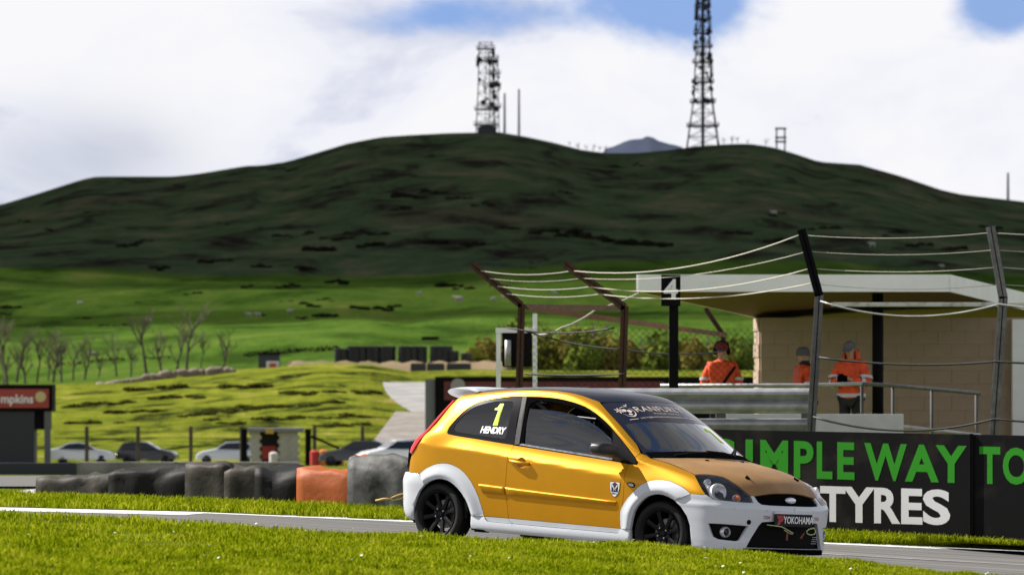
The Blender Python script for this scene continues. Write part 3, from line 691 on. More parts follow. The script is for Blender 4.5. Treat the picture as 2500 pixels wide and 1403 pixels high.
 'net': [(-1.5,-0.704,1.23),(-0.858,-0.688,1.207)],
}
# ---------------------------------------------------------------- racing car: panels, glass, wheels
BODY = body_mesh(4)
_bv = [v.co.copy() for v in BODY.vertices]; _bp = [tuple(p.vertices) for p in BODY.polygons]
_bn = [v.normal.copy() for v in BODY.vertices]
BVH = BVHTree.FromPolygons(_bv, _bp)

class Dom:
    """2D chart of the body surface: side, top, or wrapped round the nose / tail."""
    def __init__(s, kind): s.k = kind
    def to2(s, p):
        x, y, z = p
        if s.k == 'side': return (x, z)
        if s.k == 'top': return (x, y)
        if s.k == 'nose': return (math.atan2(-y, x) * .75, z)
        if s.k == 'tail': return (math.atan2(-y, -(x + 2.3)) * .75, z)
    def hit(s, q):
        a, b = q
        if s.k == 'side': o, d = Vector((a, -2, b)), Vector((0, 1, 0))
        elif s.k == 'top': o, d = Vector((a, b, 3)), Vector((0, 0, -1))
        elif s.k == 'nose': t = a/.75; d = Vector((-math.cos(t), math.sin(t), 0)); o = Vector((0, 0, b)) - d*3
        else: t = a/.75; d = Vector((math.cos(t), math.sin(t), 0)); o = Vector((-2.3, 0, b)) - d*3
        h = BVH.ray_cast(o, d)
        if h[0] is None:
            h = BVH.find_nearest(o + d * (1.2 if s.k == 'side' else 2.2 if s.k != 'top' else 1.6))
        p = h[0]; f = _bp[h[2]]
        w = poly_3d_calc([_bv[i] for i in f], p)
        n = Vector((0, 0, 0))
        for i, k in zip(f, w): n += _bn[i] * k
        return p, n.normalized()
DS, DT, DN, DR = Dom('side'), Dom('top'), Dom('nose'), Dom('tail')

def panel(name, outline, dom, m, parent, holes=(), step=.025, off=0., gap=.002, thick=.014, mirror=True, custom=True, sm=3, corner=40,
          flange=True, hgap=None, label=None):
    o2 = [dom.to2(p) for p in outline]
    if sm > 1: o2 = smooth_poly(o2, sm, corner)
    o2 = inset(o2, gap); h2 = []
    for h in holes:
        q = [dom.to2(p) for p in h]
        if sm > 1: q = smooth_poly(q, sm, corner)
        h2.append(inset(q, -(gap if hgap is None else hgap)))
    V2, F = cdt(o2, h2, step); V = []; N = []
    for q in V2:
        p, n = dom.hit(q); k = off(p, q) if callable(off) else off
        V.append(p + n*k); N.append(n)
    F2 = []
    for f in F:
        a, b, c = (V[i] for i in f)
        nn = (b-a).cross(c-a)
        F2.append(f if nn.dot(N[f[0]]) >= 0 else f[::-1])
    ed = {}
    for f in F2:
        for i in range(3):
            e = (f[i], f[(i+1) % 3]); ed[e] = 1
    VN = list(N); FL = []
    if flange:
        mp = {}
        for (a, b) in list(ed):
            if (b, a) in ed: continue
            for i in (a, b):
                if i not in mp:
                    mp[i] = len(V); V.append(V[i].copy()); V.append(V[i] - N[i]*thick)
                    VN += [N[i], N[i]]
            FL.append((b, a, mp[a]+1, mp[b]+1) if False else (mp[b], mp[a], mp[a]+1, mp[b]+1))
    objs = []
    for sgn in ((1, -1) if mirror else (1,)):
        me = bpy.data.meshes.new(name)
        vv = [(p.x, p.y*sgn, p.z) for p in V]; ff = F2 + FL
        if sgn < 0: ff = [f[::-1] for f in ff]
        me.from_pydata(vv, [], ff); me.shade_smooth()
        if flange:
            for p in me.polygons:
                if p.index >= len(F2): p.use_smooth = False
        if custom:
            ln = []
            for p in me.polygons:
                for li in p.loop_indices:
                    vi = me.loops[li].vertex_index
                    n = VN[vi] if p.index < len(F2) else p.normal
                    ln.append((n[0], n[1]*(sgn if p.index < len(F2) else 1), n[2]))
            me.normals_split_custom_set(ln)
        o = obj(name, me, m, parent)
        if label: o['label'] = label
        objs.append(o)
    return objs

def decal(name, me, org, ex, ey, dom, m, parent, off=.003, cx=(-.5, .5), cy=(-.5, .5), fitx=None, label=None):
    """Lay a flat mesh (x right, y up) on the body: box of the mesh maps to org + u*ex + v*ey in the chart."""
    xs = [v.co.x for v in me.vertices]; ys = [v.co.y for v in me.vertices]
    x0, x1, y0, y1 = min(xs), max(xs), min(ys), max(ys)
    for v in me.vertices:
        u = (v.co.x-x0)/(x1-x0); w = (v.co.y-y0)/(y1-y0)
        p, n = dom.hit((org[0]+u*ex[0]+w*ey[0], org[1]+u*ex[1]+w*ey[1]))
        v.co = p + n*off
    o = obj(name, me, m, parent)
    if label: o['label'] = label
    return o

def flat_text(s, **kw): return text_mesh(s, 1., depth=0., **kw)

# --- paints and trims
M_GOLD = mat('gold_paint', (.56, .26, .002), .36, metal=.55, spec=.35, coat=.14, coatr=.08, noise=.08, nscale=3., bump=.006, bscale=400)
M_WHITE = mat('white_paint', (.53, .56, .60), .3, coat=.4, noise=.08, nscale=5, coatr=.08)
M_SCUFF = mat('chipped_white_paint', (.53, .56, .60), .35, coat=.3, col2=(.10, .095, .09), nscale=38., nlo=.27, nhi=.33, detail=6)
M_GRIME = mat('grimy_white_paint', (.53, .56, .60), .3, coat=.4, col2=(.30, .30, .30), nscale=16., nlo=.24, nhi=.34, detail=8, coatr=.08)
M_BONNET = mat('bonnet_paint', (.31, .17, .058), .55, metal=.1, col2=(.24, .125, .038), nscale=3.5, coat=.06, coatr=.3, bump=.02, bscale=300)
M_ROOF = mat('roof_wrap', (.007, .009, .018), .3, spec=.3, coat=.15, coatr=.1)
M_BLACK = mat('black_trim', (.004, .004, .0045), .7, spec=.0)
M_GLOSSBLACK = mat('gloss_black', (.006, .006, .007), .15, spec=.4, coat=.2)
M_GREYTRIM = mat('worn_pillar_trim', (.075, .075, .078), .6, spec=.3, col2=(.03, .03, .032), nscale=90., bump=.1, bscale=300)
M_DARK = mat('dark_plastic', (.004, .004, .0045), .8, spec=.12)
M_TYRE = mat('tyre_rubber', (.008, .008, .008), .62, spec=.3, noise=.3, nscale=20, bump=.05, bscale=120)
M_RIM = mat('black_alloy', (.0045, .0045, .005), .38, spec=.22)
M_CHROME = mat('chrome', (.82, .83, .85), .09, metal=1.)
M_REFL = mat('reflector', (.92,.93,.95), .12, metal=.3)
M_STEEL = mat('bare_steel', (.42, .42, .43), .35, metal=1.)
M_RED = mat('red_lens', (.55, .02, .025), .12, coat=.6)
M_AMBER = mat('amber_lens', (.75, .16, .01), .15, coat=.5)
M_NEON = mat('neon_vinyl', (.52, .85, .02), .5)
M_VINYL = mat('white_vinyl', (.8, .8, .82), .5)
M_CREAM = mat('cream_vinyl', (.72, .6, .54), .5)
M_INK = mat('dark_ink', (.012, .012, .03), .5)
M_REDINK = mat('red_ink', (.36, .015, .02), .5)
M_NAVY = mat('navy_vinyl', (.005, .007, .020), .2, spec=.35, coat=.25)
G_SIDE = glass('side_glass', (.36, .40, .40), .2, gain=1.9)
G_SCREEN = glass('windscreen_glass', (.12, .19, .26), .2, gain=2.1)
G_LENS = glass('lens_glass', (.97, .97, .98), .1, gain=.8)
M_STRAP = mat('yellow_strap', (.50, .33, .08), .8)
M_LIME = mat('lime_strap', (.42, .50, .20), .7)
M_PINK = mat('faded_red_tag', (.20, .045, .04), .8)

car = empty('racing_car', 'gold and white three-door racing hatchback with black roof and number 1', 'car')
car.matrix_world = CAR_POSE

T_ = TR
ra_o, ra_i, fa_o, fa_i = T_['rear_arch_outer'], T_['rear_arch_inner'], T_['front_arch_outer'], T_['front_arch_inner']

# body side: quarter panel, rear pillar, roof rail and screen pillar in one pressing
roof_rail = [(-.905,-.583,1.35),(-.98,-.590,1.37),(-1.10,-.588,1.397),(-1.25,-.585,1.417),(-1.45,-.583,1.425),(-1.75,-.585,1.415),(-2.0,-.588,1.395),(-2.20,-.592,1.37),(-2.44,-.60,1.335)]
rear_in = [(-2.50,-.645,1.262),(-2.57,-.70,1.14),(-2.655,-.742,1.0),(-2.725,-.772,.895),(-2.765,-.787,.84),(-2.81,-.79,.79),(-2.84,-.78,.72),(-2.84,-.78,.622)]
quarter = ra_o + T_['door_rear'][::-1][0:] + T_['quarter_glass'][::-1] + T_['frame_top'][:-3] + T_['pillar_seam'] + T_['windscreen_side'][1:-1] + roof_rail + rear_in
panel('body_side', quarter, DS, M_GOLD, car, sm=2, step=.016, corner=35)
# front wing
wing = T_['door_front'][:4] + fa_o[2:] + T_['bumper_top'][1:] + T_['lamp_low'][1::-1] + T_['bonnet_side'][::-1][1:] + [(-.24,-.728,.925)] + T_['pillar_seam'][::-1] + T_['frame_top'][-3:-1]
panel('front_wing', wing, DS, M_GOLD, car, sm=2, corner=35, step=.016)
# doors: painted gold with a white lower band
door = T_['belt'][:-1] + T_['door_front'] + T_['door_paint'][::-1][1:] + T_['door_rear'][::-1][1:-1]
grip = [(-1.518+.053*math.cos(a), -.838, .780+.047*math.sin(a)) for a in [i*math.pi/12 for i in range(24)]]
drs = panel('door', door, DS, M_GOLD, car, holes=[grip], sm=2, corner=35, hgap=0)
dl = [T_['door_paint'][0], T_['door_paint'][1]] + T_['door_bottom'][1:-1] + [(-1.59,-.825,.248)] + T_['door_rear_low'][::-1][1:-1]
panel('lower_door_band', dl, DS, M_WHITE, drs[0], sm=1, mirror=False, gap=.0015)
dl_far = panel('lower_door_band', dl, DS, M_WHITE, drs[1], sm=1, gap=.0015)
bpy.data.objects.remove(dl_far[0])
panel('lower_quarter_band', T_['lower_quarter'], DS, M_WHITE, car, sm=1)

def arch_off(outer, inner, h):
    A = np.array([DS.to2(p) for p in smooth_poly([Vector(q) for q in outer], 6, 90, False)]); B = np.array([DS.to2(p) for p in smooth_poly([Vector(q) for q in inner], 6, 90, False)])
    def f(p, q):
        da = np.sqrt(((A-np.array(q))**2).sum(1).min()); db = np.sqrt(((B-np.array(q))**2).sum(1).min()); s = da/(da+db+1e-9)
        if s < .74: t = s/.74; return .002 + h*(t*t*(3-2*t))
        t = (s-.74)/.26; return .002 + h - .016*t
    return f
rarch = ra_o + ra_i[::-1][:-4] + [tuple(T_['bumper_rear_seam'][1])]
panel('wheel_arch', rarch, DS, M_WHITE, car, off=arch_off(ra_o, ra_i, .022), step=.012, custom=False, sm=2, thick=.03, corner=60)
farch = [T_['skirt'][8]] + fa_o + [T_['bumper_seam'][2]] + fa_i[::-1][5:-2] + [T_['skirt'][9]]
panel('wheel_arch', farch, DS, M_WHITE, car, off=arch_off([(-.402,-.828,.287)] + fa_o, fa_i, .022), step=.012, custom=False, sm=2, thick=.03, corner=60)
# side skirt
def skirt_off(p, q):
    return float(np.interp(q[1], [.156, .168, .185, .215, .26, .29], [.0, .018, .026, .024, .012, .003]))
sk = T_['skirt'][:10] + [(-.300,-.80,.158),(-.888,-.79,.158),(-1.371,-.79,.158),(-1.90,-.79,.158),(-1.918,-.80,.178),(-2.035,-.80,.181),(-2.06,-.80,.186)]
skt = panel('side_skirt', sk, DS, M_SCUFF, car, off=skirt_off, step=.014, custom=False, sm=1, thick=.03)
for i, s_ in enumerate(skt):
    for x0, x1 in ((-2.03, -1.92), (-.615, -.515)):
        b = MB(); y = -.812 if i == 0 else .812
        b.box((x0, min(y, y*.9), .148), (x1, max(y, y*.9), .180), .006).build('jacking_slot', M_DARK, s_)
# bumpers
nose_c = [(.812,0,.165)]
f_low = [(.36,-.775,.174),(.50,-.765,.174),(.60,-.72,.174),(.69,-.62,.174),(.75,-.47,.174),(.785,-.25,.174),(.80,0,.174)]
it = T_['intake']
intake = [(.722,-.533,.205)] + it[1:5] + [(.80,-.20,.437),(.81,0,.437),(.80,0,.205),(.785,-.25,.205),(.76,-.42,.205)]
bump = [T_['bumper_top'][0]] + T_['bumper_seam'][1:] + fa_i[9:-1] + f_low + [(.80,0,.205)] + [(.785,-.25,.205),(.76,-.42,.205)] + [(.722,-.533,.205)] + it[1:5] + [(.80,-.20,.437),(.81,0,.437),(.805,0,.571)] + \
       [(.80,-.15,.570),(.789,-.299,.571),(.774,-.398,.576),(.757,-.427,.594),(.711,-.432,.645),(.703,-.467,.643)] + T_['lamp_low'][2:-1][::-1] + T_['bumper_top'][1:2]
def front_off(p, q):
    z = p.z
    return float(np.interp(z, [.16, .19, .22, .40, .52, .548, .575, .64], [.006, .018, .010, .004, .006, .012, .0, 0]))
pb = panel('front_bumper', bump, DN, M_GRIME, car, holes=[T_['fog_recess']], off=front_off, step=.018, sm=1, gap=.0, custom=False, thick=.03, hgap=0)
# close the small centre seam by welding both halves into one moulding
bm = bmesh.new(); bm.from_mesh(pb[0].data); bm.from_mesh(pb[1].data); bmesh.ops.remove_doubles(bm, verts=[v for v in bm.verts if abs(v.co.y) < .004], dist=.009)
bm.to_mesh(pb[0].data); bm.free(); bpy.data.objects.remove(pb[1]); pb = pb[0]; autosmooth(pb.data, 40)
panel('fog_lamp_recess', T_['fog_recess'], DN, M_DARK, pb, off=-.032, gap=-.006, flange=False, step=.03)
intake_full = intake[:7]
panel('lower_intake', [(p[0], p[1], p[2]) for p in intake], DN, M_DARK, pb, off=-.035, gap=-.01, flange=False, step=.04, sm=1)
splitter = MB()
ring = [(.33,-.80),(.50,-.785),(.62,-.725),(.735,-.565),(.775,-.45),(.812,-.24),(.83,0)]
ring = ring + [(x, -y) for x, y in ring[-2::-1]]
pin = [(x-.07, y*.9) for x, y in ring]
n = len(ring)
lip_from = 3
V = []; 
for (x, y), (a, b) in zip(ring[lip_from:-lip_from], pin[lip_from:-lip_from]):
    V += [(x-.004, y, .158), (x, y, .172), (x-.004, y, .202), (a-.03, b, .21), (a-.03, b, .150)]
m_ = n - 2*lip_from; F = []
for i in range(m_-1):
    for k in range(5): F.append((i*5+k, i*5+(k+1) % 5, (i+1)*5+(k+1) % 5, (i+1)*5+k))
F += [(0,1,2,3,4), tuple((m_-1)*5+k for k in (4,3,2,1,0))]
obj('splitter_lip', autosmooth(splitter.add(V, F).mesh(), 30), M_BLACK, pb)
r_low = [(-2.77,-.776,.20),(-2.88,-.735,.21),(-2.97,-.62,.22),(-3.04,-.4,.23),(-3.08,0,.23)]
rb = [T_['rear_edge'][1], T_['bumper_rear_seam'][1]] + ra_i[4::-1] + r_low + [(-3.08,0,.62),(-3.04,-.4,.62),(-2.97,-.62,.62),(-2.89,-.74,.621)] + [T_['rear_edge'][0]]
def rear_off(p, q): return float(np.interp(p.z, [.2, .25, .45, .55, .60, .63], [-.01, .008, .012, .02, .010, .004]))
panel('rear_bumper', rb, DR, M_WHITE, car, off=rear_off, step=.025, sm=1, custom=False, thick=.03)
# tailgate: lower panel, glass, lamps, spoiler
tg = [(-2.835,-.785,.64),(-2.82,-.79,.80),(-2.80,-.785,.86),(-3.06,0,.87),(-3.06,0,.64)]
def tb(name, m, pts, d=.0): 
    b = MB(); v = [(x, y, z) for x, y, z in pts] + [(x, -y, z) for x, y, z in pts[::-1]]
    return b.add(v, [tuple(range(len(v)))]).build(name, m, car)
for i in range(1):
    V2 = []; F2 = []; zs = [.63,.70,.78,.85,.90,1.0,1.1,1.2,1.30]; ys = [-.74,-.6,-.4,-.2,0,.2,.4,.6,.74]
    gl = MB(); lo = MB()
    def rearpt(y, z):
        yy = y * min(1, (1.0 if z < .95 else 1.0 - (z-.95)*.42))
        h = BVH.ray_cast(Vector((-5, yy, z)), Vector((1, 0, 0)))
        return h[0] + Vector((-.004, 0, 0)) if h[0] else Vector((-2.6, yy, z))
    def strip(b, zs):
        P = [[rearpt(y, z) for y in ys] for z in zs]; v = [p for r in P for p in r]; w = len(ys)
        b.add(v, [(i*w+j, i*w+j+1, (i+1)*w+j+1, (i+1)*w+j) for i in range(len(zs)-1) for j in range(w-1)])
    strip(lo, zs[:5]); strip(gl, zs[4:])
    tgo = lo.build('tailgate', M_GOLD, car, smooth=True); gl.build('rear_window', M_GLOSSBLACK, tgo, smooth=True)
for sg in (1, -1):
    # tail lamp: a tapering lens along the rear pillar
    inner = [(-2.485,1.275),(-2.57,1.15),(-2.655,1.01),(-2.72,.905),(-2.765,.845),(-2.808,.79)]
    b = MB(); v = []; n_ = Vector((-.62,-.74,.25)).normalized()
    for i, (x, z) in enumerate(inner):
        p, nn = DS.hit((x, z)); w_ = (.02,.05,.06,.065,.055,.03)[i]; tl = Vector((-.80,.55,-.12)).normalized()
        out = p + tl*w_; q = BVH.find_nearest(out); out = q[0]
        v += [p - nn*.004, p + nn*.012, (p+out)*.5 + n_*.020, out + n_*.014, out + tl*.01 - n_*.006, out - n_*.05]
    v = [(p.x, p.y*sg, p.z) for p in v]; m6 = 6
    f = [(i*m6+k, i*m6+(k+1) % m6, (i+1)*m6+(k+1) % m6, (i+1)*m6+k) for i in range(5) for k in range(m6)] + [tuple(range(6)), tuple(range(35, 29, -1))]
    obj('tail_lamp', autosmooth(b.add(v, f).mesh(), 50), M_RED, car)
# roof and its rear spoiler
rl = [(-.905,-.58),(-1.10,-.585),(-1.45,-.58),(-1.75,-.582),(-2.0,-.585),(-2.26,-.59)]
wt = [(-.86,-.52),(-.80,-.40),(-.755,-.22),(-.742,0)]
roof = [(x, y, 0) for x, y in rl[::-1]] + [(x, y, 0) for x, y in wt] + [(x, -y, 0) for x, y in wt[-2::-1]] + [(x, -y, 0) for x, y in rl]
panel('roof', roof, DT, M_ROOF, car, mirror=False, sm=1, step=.04, gap=.001)
ys = [-.60,-.585,-.5,-.3,0,.3,.5,.585,.60]; prof = []
for y in ys:
    e = 1 - .35*(abs(y)/.6)**6
    prof.append([(-2.25,y,1.385+.012*(1-(y/.6)**2)-.012),(-2.38,y,1.388+.018*(1-(y/.6)**2)-.005*(1-e)),(-2.52,y,1.393+.02*(1-(y/.6)**2)-.02*(1-e)),(-2.595-.05*(1-(y/.6)**2)*1+.03*(1-e),y,1.385+.02*(1-(y/.6)**2)-.03*(1-e)),
                 (-2.622-.05*(1-(y/.6)**2)+.03*(1-e),y,1.360+.015*(1-(y/.6)**2)-.02*(1-e)),(-2.575,y,1.325),(-2.47,y,1.302 if abs(y) > .55 else 1.315),(-2.36,y,1.33)])
b = MB(); v = [p for r in prof for p in r]; w = 8
b.add(v, [(i*w+j, i*w+(j+1) % w, (i+1)*w+(j+1) % w, (i+1)*w+j) for i in range(len(ys)-1) for j in range(w)] + [tuple(range(w)), tuple(range(8*w, 9*w))[::-1]])
sp_m = b.mesh(); bmm = bmesh.new(); bmm.from_mesh(sp_m); bmesh.ops.subdivide_edges(bmm, edges=bmm.edges, cuts=2, use_grid_fill=True, smooth=.4); bmm.to_mesh(sp_m); bmm.free()
obj('roof_spoiler', autosmooth(sp_m, 60), M_WHITE, car)
# bonnet
bs = T_['bonnet_side']; lt = T_['lamp_top']
bf = [(.703,-.467,.643),(.716,-.40,.65),(.732,-.25,.664),(.741,-.10,.672),(.742,0,.673)]
be = [(-.02,0,.92),(-.03,-.20,.918),(-.06,-.38,.915),(-.11,-.56,.91)]
half = be + bs + lt[1:-1] + bf
full = [(p[0], p[1]) for p in half]; full = full + [(x, -y) for x, y in full[-2:0:-1]]
bon = panel('bonnet', [(x, y, 0) for x, y in full], DT, M_BONNET, car, mirror=False, sm=2, corner=30, step=.03, gap=.0025, off=.002)[0]
# windscreen: dark surround, clear glass, sun strip
ws_s = [(p[0], p[1]) for p in T_['windscreen_side']][1:]   # from the bottom up
ws_half = [(-.005,0),(-.02,-.20),(-.05,-.38),(-.10,-.56),(-.18,-.70),(-.235,-.722),(-.285,-.722)] + ws_s[:-1] + [(-.885,-.575),(-.86,-.525),(-.80,-.40),(-.757,-.22),(-.745,0)]
ws_out = ws_half + [(x, -y) for x, y in ws_half[-2:0:-1]]
cl_half = [(-.13,0),(-.14,-.20),(-.17,-.38),(-.225,-.56),(-.30,-.655),(-.40,-.655),(-.50,-.635),(-.585,-.612),(-.525,-.40),(-.475,-.2),(-.46,0)]
cl = cl_half + [(x, -y) for x, y in cl_half[-2:0:-1]]
z0 = lambda L: [(x, y, 0) for x, y in L]
wsd = panel('windscreen_surround', z0(ws_out), DT, M_NAVY, car, holes=[z0(cl)], mirror=False, sm=1, step=.04, gap=.003, hgap=0, off=-.002, thick=.006)[0]
panel('windscreen', z0(cl), DT, G_SCREEN, car, mirror=False, sm=1, step=.03, gap=-.006, off=-.004, flange=False)
tw = T_['ws_text']
def wst(s, m, x_top, x_bot, y0, y1, curve=.0, **kw):
    me = flat_text(s, **kw); xs = [v.co.x for v in me.vertices]; ysv = [v.co.y for v in me.vertices]
    a0, a1, b0, b1 = min(xs), max(xs), min(ysv), max(ysv)
    for v in me.vertices:
        u = (v.co.x-a0)/(a1-a0); t = (v.co.y-b0)/(b1-b0); y = y0+u*(y1-y0)
        p, n_ = DT.hit((x_bot + t*(x_top-x_bot) - .27*y*y, y)); v.co = p + n_*.002
    obj('sun_strip_lettering', me, m, wsd)
wst('RANFURLY', M_CREAM, -.668, -.60, -.374, .25, spacing=1.1)
wst('W O R L D   T R A V E L', M_CREAM, -.580, -.562, -.22, .13)
wst('LUCY@RANFURLYWORLDTRAVEL.COM', M_CREAM, -.535, -.512, -.41, .20, spacing=1.1)
def wsline(y0, y1, x):
    b = MB(); v = []
    for i in range(9):
        y = y0+(y1-y0)*i/8
        for dx in (0, .006):
            p, n_ = DT.hit((x+dx-.27*y*y, y)); v.append(p+n_*.002)
    b.add(v, [(2*i, 2*i+1, 2*i+3, 2*i+2) for i in range(8)]).build('sun_strip_line', M_CREAM, wsd)
wsline(-.53, -.44, -.525); wsline(.23, .34, -.525)
# round emblem with palm leaves beside the name
def dshape(pts, m, par, dom, off=.002, name='emblem'):
    V2, F = cdt(pts, (), .02); v = []
    for q in V2:
        p, n_ = dom.hit(q); v.append(p+n_*off)
    return MB().add(v, F).build(name, m, par)
ec = (-.678, -.462); sx, sy = .070, .064
def epts(r0, r1, a0, a1, n=22, wv=0.):
    P = [(r1*math.cos(a0+(a1-a0)*i/n), r1*math.sin(a0+(a1-a0)*i/n)) for i in range(n+1)]
    Q = [((r0+(r1-r0)*wv*abs(2*i/n-1))*math.cos(a0+(a1-a0)*i/n), (r0+(r1-r0)*wv*abs(2*i/n-1))*math.sin(a0+(a1-a0)*i/n)) for i in range(n, -1, -1)]
    return [(ec[0]-q[1]*sx-.31*((ec[1]+q[0]*sy)**2-ec[1]**2), ec[1]+q[0]*sy) for q in P+Q]
dshape(epts(.80, 1., -2.9, .75, wv=.9), M_CREAM, wsd, DT)
dshape(epts(.90, .98, .9, 2.6, wv=.8), M_CREAM, wsd, DT)
for cx_, cy_, rx, ry, sd in ((-.30,.28,.34,.26,1),(.32,.05,.38,.3,2),(0,-.5,.30,.18,3)):
    rg = random.Random(sd); P = [(cx_+rx*(.75+.4*rg.random())*math.cos(2*math.pi*i/11), cy_+ry*(.75+.4*rg.random())*math.sin(2*math.pi*i/11)) for i in range(11)]
    dshape([(ec[0]-q[1]*sx-.31*((ec[1]+q[0]*sy)**2-ec[1]**2), ec[1]+q[0]*sy) for q in P], M_CREAM, wsd, DT)
for k in range(6):   # palm fronds
    a = k*math.pi/3+.3; c0 = (-1.05, .35); P = [(c0[0], c0[1]), (c0[0]+.36*math.cos(a-.28), c0[1]+.36*math.sin(a-.28)), (c0[0]+.62*math.cos(a), c0[1]+.62*math.sin(a)), (c0[0]+.36*math.cos(a+.28), c0[1]+.36*math.sin(a+.28))]
    dshape([(ec[0]-q[1]*sx-.31*((ec[1]+q[0]*sy)**2-ec[1]**2), ec[1]+q[0]*sy) for q in P], M_CREAM, wsd, DT)
for P in ([(.1,.95),(.75,1.2),(1.0,1.45),(.85,1.1)], [(.35,1.35),(.6,1.15),(.8,1.0),(.5,1.05)]):   # little aeroplane
    dshape([(ec[0]-q[1]*sx-.31*((ec[1]+q[0]*sy)**2-ec[1]**2), ec[1]+q[0]*sy) for q in P], M_CREAM, wsd, DT)
dshape([(-.452,.335),(-.475,.385),(-.475,.455),(-.335,.495),(-.325,.425),(-.435,.40),(-.42,.345)], M_NEON, car, DT, -.0015, 'windscreen_number')
# side windows
qg, qc = T_['quarter_glass'], T_['quarter_clear']
qs = panel('quarter_window', qg, DS, M_GLOSSBLACK, car, holes=[qc], sm=2, gap=.001, hgap=0, off=-.004, step=.035, flange=False)
for i, s_ in enumerate(qs):
    g = panel('quarter_window_pane', qc, DS, G_SIDE, s_, sm=2, gap=-.006, off=-.007, step=.05, flange=False); bpy.data.objects.remove(g[1-i])
bpil = T_['b_pillar']
panel('door_pillar_trim', [bpil[0], bpil[1], bpil[2], bpil[3]], DS, M_GREYTRIM, car, sm=1, off=.003, step=.05)
fr = [bpil[3], bpil[2], (-1.596,-.803,.924)] + T_['belt'][1:] + T_['frame_top'][:-1][::-1]
go = [(-1.555,-.798,.928),(-1.605,-.69,1.262),(-1.592,-.673,1.299),(-1.536,-.661,1.325),(-1.414,-.66,1.328),(-1.303,-.663,1.318),(-1.081,-.667,1.291),(-.93,-.674,1.25),(-.807,-.689,1.195),(-.655,-.719,1.11),(-.60,-.75,1.0),(-.56,-.795,.872)]
wf = panel('window_frame', fr, DS, M_BLACK, car, holes=[go], sm=1, off=-.003, step=.04, gap=.001, hgap=0, thick=.02)
pt = T_['pane_top']
pane = [(-1.575,-.798,.92)] + [(-1.618,-.691,1.258)] + pt[1:] + [(-.585,-.79,.90),(-.56,-.795,.86)]
for i, s_ in enumerate(wf):
    g = panel('window_pane', pane, DS, G_SIDE, s_, sm=1, gap=0, off=-.016, step=.05, thick=.004); bpy.data.objects.remove(g[1-i])
# waist moulding, mirror sail, handles, rubbing strips
bl = T_['belt']
wm = [(bl[0][0]+.06, 0, bl[0][2]+.004)] + [(p[0], 0, p[2]+.006) for p in bl[1:4]] + [(-.56,0,.862)] + [(-.555,0,.878)] + [(p[0], 0, p[2]+.022) for p in bl[3:0:-1]] + [(bl[0][0]+.085, 0, bl[0][2]+.018)]
panel('waist_moulding', wm, DS, mat('dulled_chrome', (.36,.37,.38), .3, metal=.8, col2=(.2,.2,.21), nscale=25), car, sm=1, off=.006, step=.03, gap=0, custom=False)
panel('mirror_sail', T_['mirror_sail'], DS, mat('sail_plastic', (.010,.010,.011), .7, spec=.05, bump=.05, bscale=300), car, sm=1, off=.004, step=.03, gap=.002)
def rub(q):   # q: top-left, top-right, bottom-right, bottom-left on the side
    n = 24; pr = [(0, .0), (.02, .010), (.12, .017), (.55, .019), (.74, .022), (.86, .021), (.97, .014), (1, 0)]; V = []
    for i in range(n+1):
        t = i/n; lo = (q[3][0]+(q[2][0]-q[3][0])*t, q[3][2]+(q[2][2]-q[3][2])*t); hi = (q[0][0]+(q[1][0]-q[0][0])*t, q[0][2]+(q[1][2]-q[0][2])*t)
        for s_, h in pr:
            p, n_ = DS.hit((lo[0]+(hi[0]-lo[0])*s_, lo[1]+(hi[1]-lo[1])*s_)); V.append(p + Vector((0, -1, 0))*(h if 0 < i < n else h*.35))
    m = len(pr); F = [(i*m+k, i*m+k+1, (i+1)*m+k+1, (i+1)*m+k) for i in range(n) for k in range(m-1)] + [tuple(range(m))[::-1], tuple(n*m+k for k in range(m))]
    for sg in (1, -1):
        b = MB().add([(p[0], p[1]*sg, p[2]) for p in V], F); obj('rubbing_strip', autosmooth(b.mesh(), 50), M_GOLD, car)
rub(T_['mould_rear']); rub(T_['mould_front'])
for i, d_ in enumerate(drs):
    sg = -1 if i == 0 else 1
    # grip cup: a shallow dish let into the door skin, with the pull bar across it
    b = MB(); c = Vector((-1.518, sg*.838, .780)); v = [c + Vector((0, -sg*.03, 0))]; N = 20
    for r, dd in ((.45, .026), (.8, .012), (1., -.0035)):
        for k in range(N):
            a = 2*math.pi*k/N; v.append(c + Vector((.055*r*math.cos(a), -sg*dd, .049*r*math.sin(a))))
    f = [(0, 1+k, 1+(k+1) % N) for k in range(N)] + [(1+r*N+k, 1+(r+1)*N+k, 1+(r+1)*N+(k+1) % N, 1+r*N+(k+1) % N) for r in range(2) for k in range(N)]
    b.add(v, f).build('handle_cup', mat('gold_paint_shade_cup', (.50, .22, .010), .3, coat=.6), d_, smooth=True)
    b = MB(); pts = [(-1.640,.842,.789),(-1.63,.862,.788),(-1.58,.876,.785),(-1.50,.876,.779),(-1.44,.864,.775),(-1.427,.842,.774)]
    b.tube([(x, sg*y, z) for x, y, z in pts], [.013,.015,.0165,.0165,.015,.013], 10).build('door_handle', M_GOLD, d_, smooth=True)
    b = MB(); b.lathe([(0, 0), (.006, 0), (.006, .004), (0, .004)], 12, 'y', (-1.632, sg*.876, .788)).build('lock_barrel', M_DARK, d_)
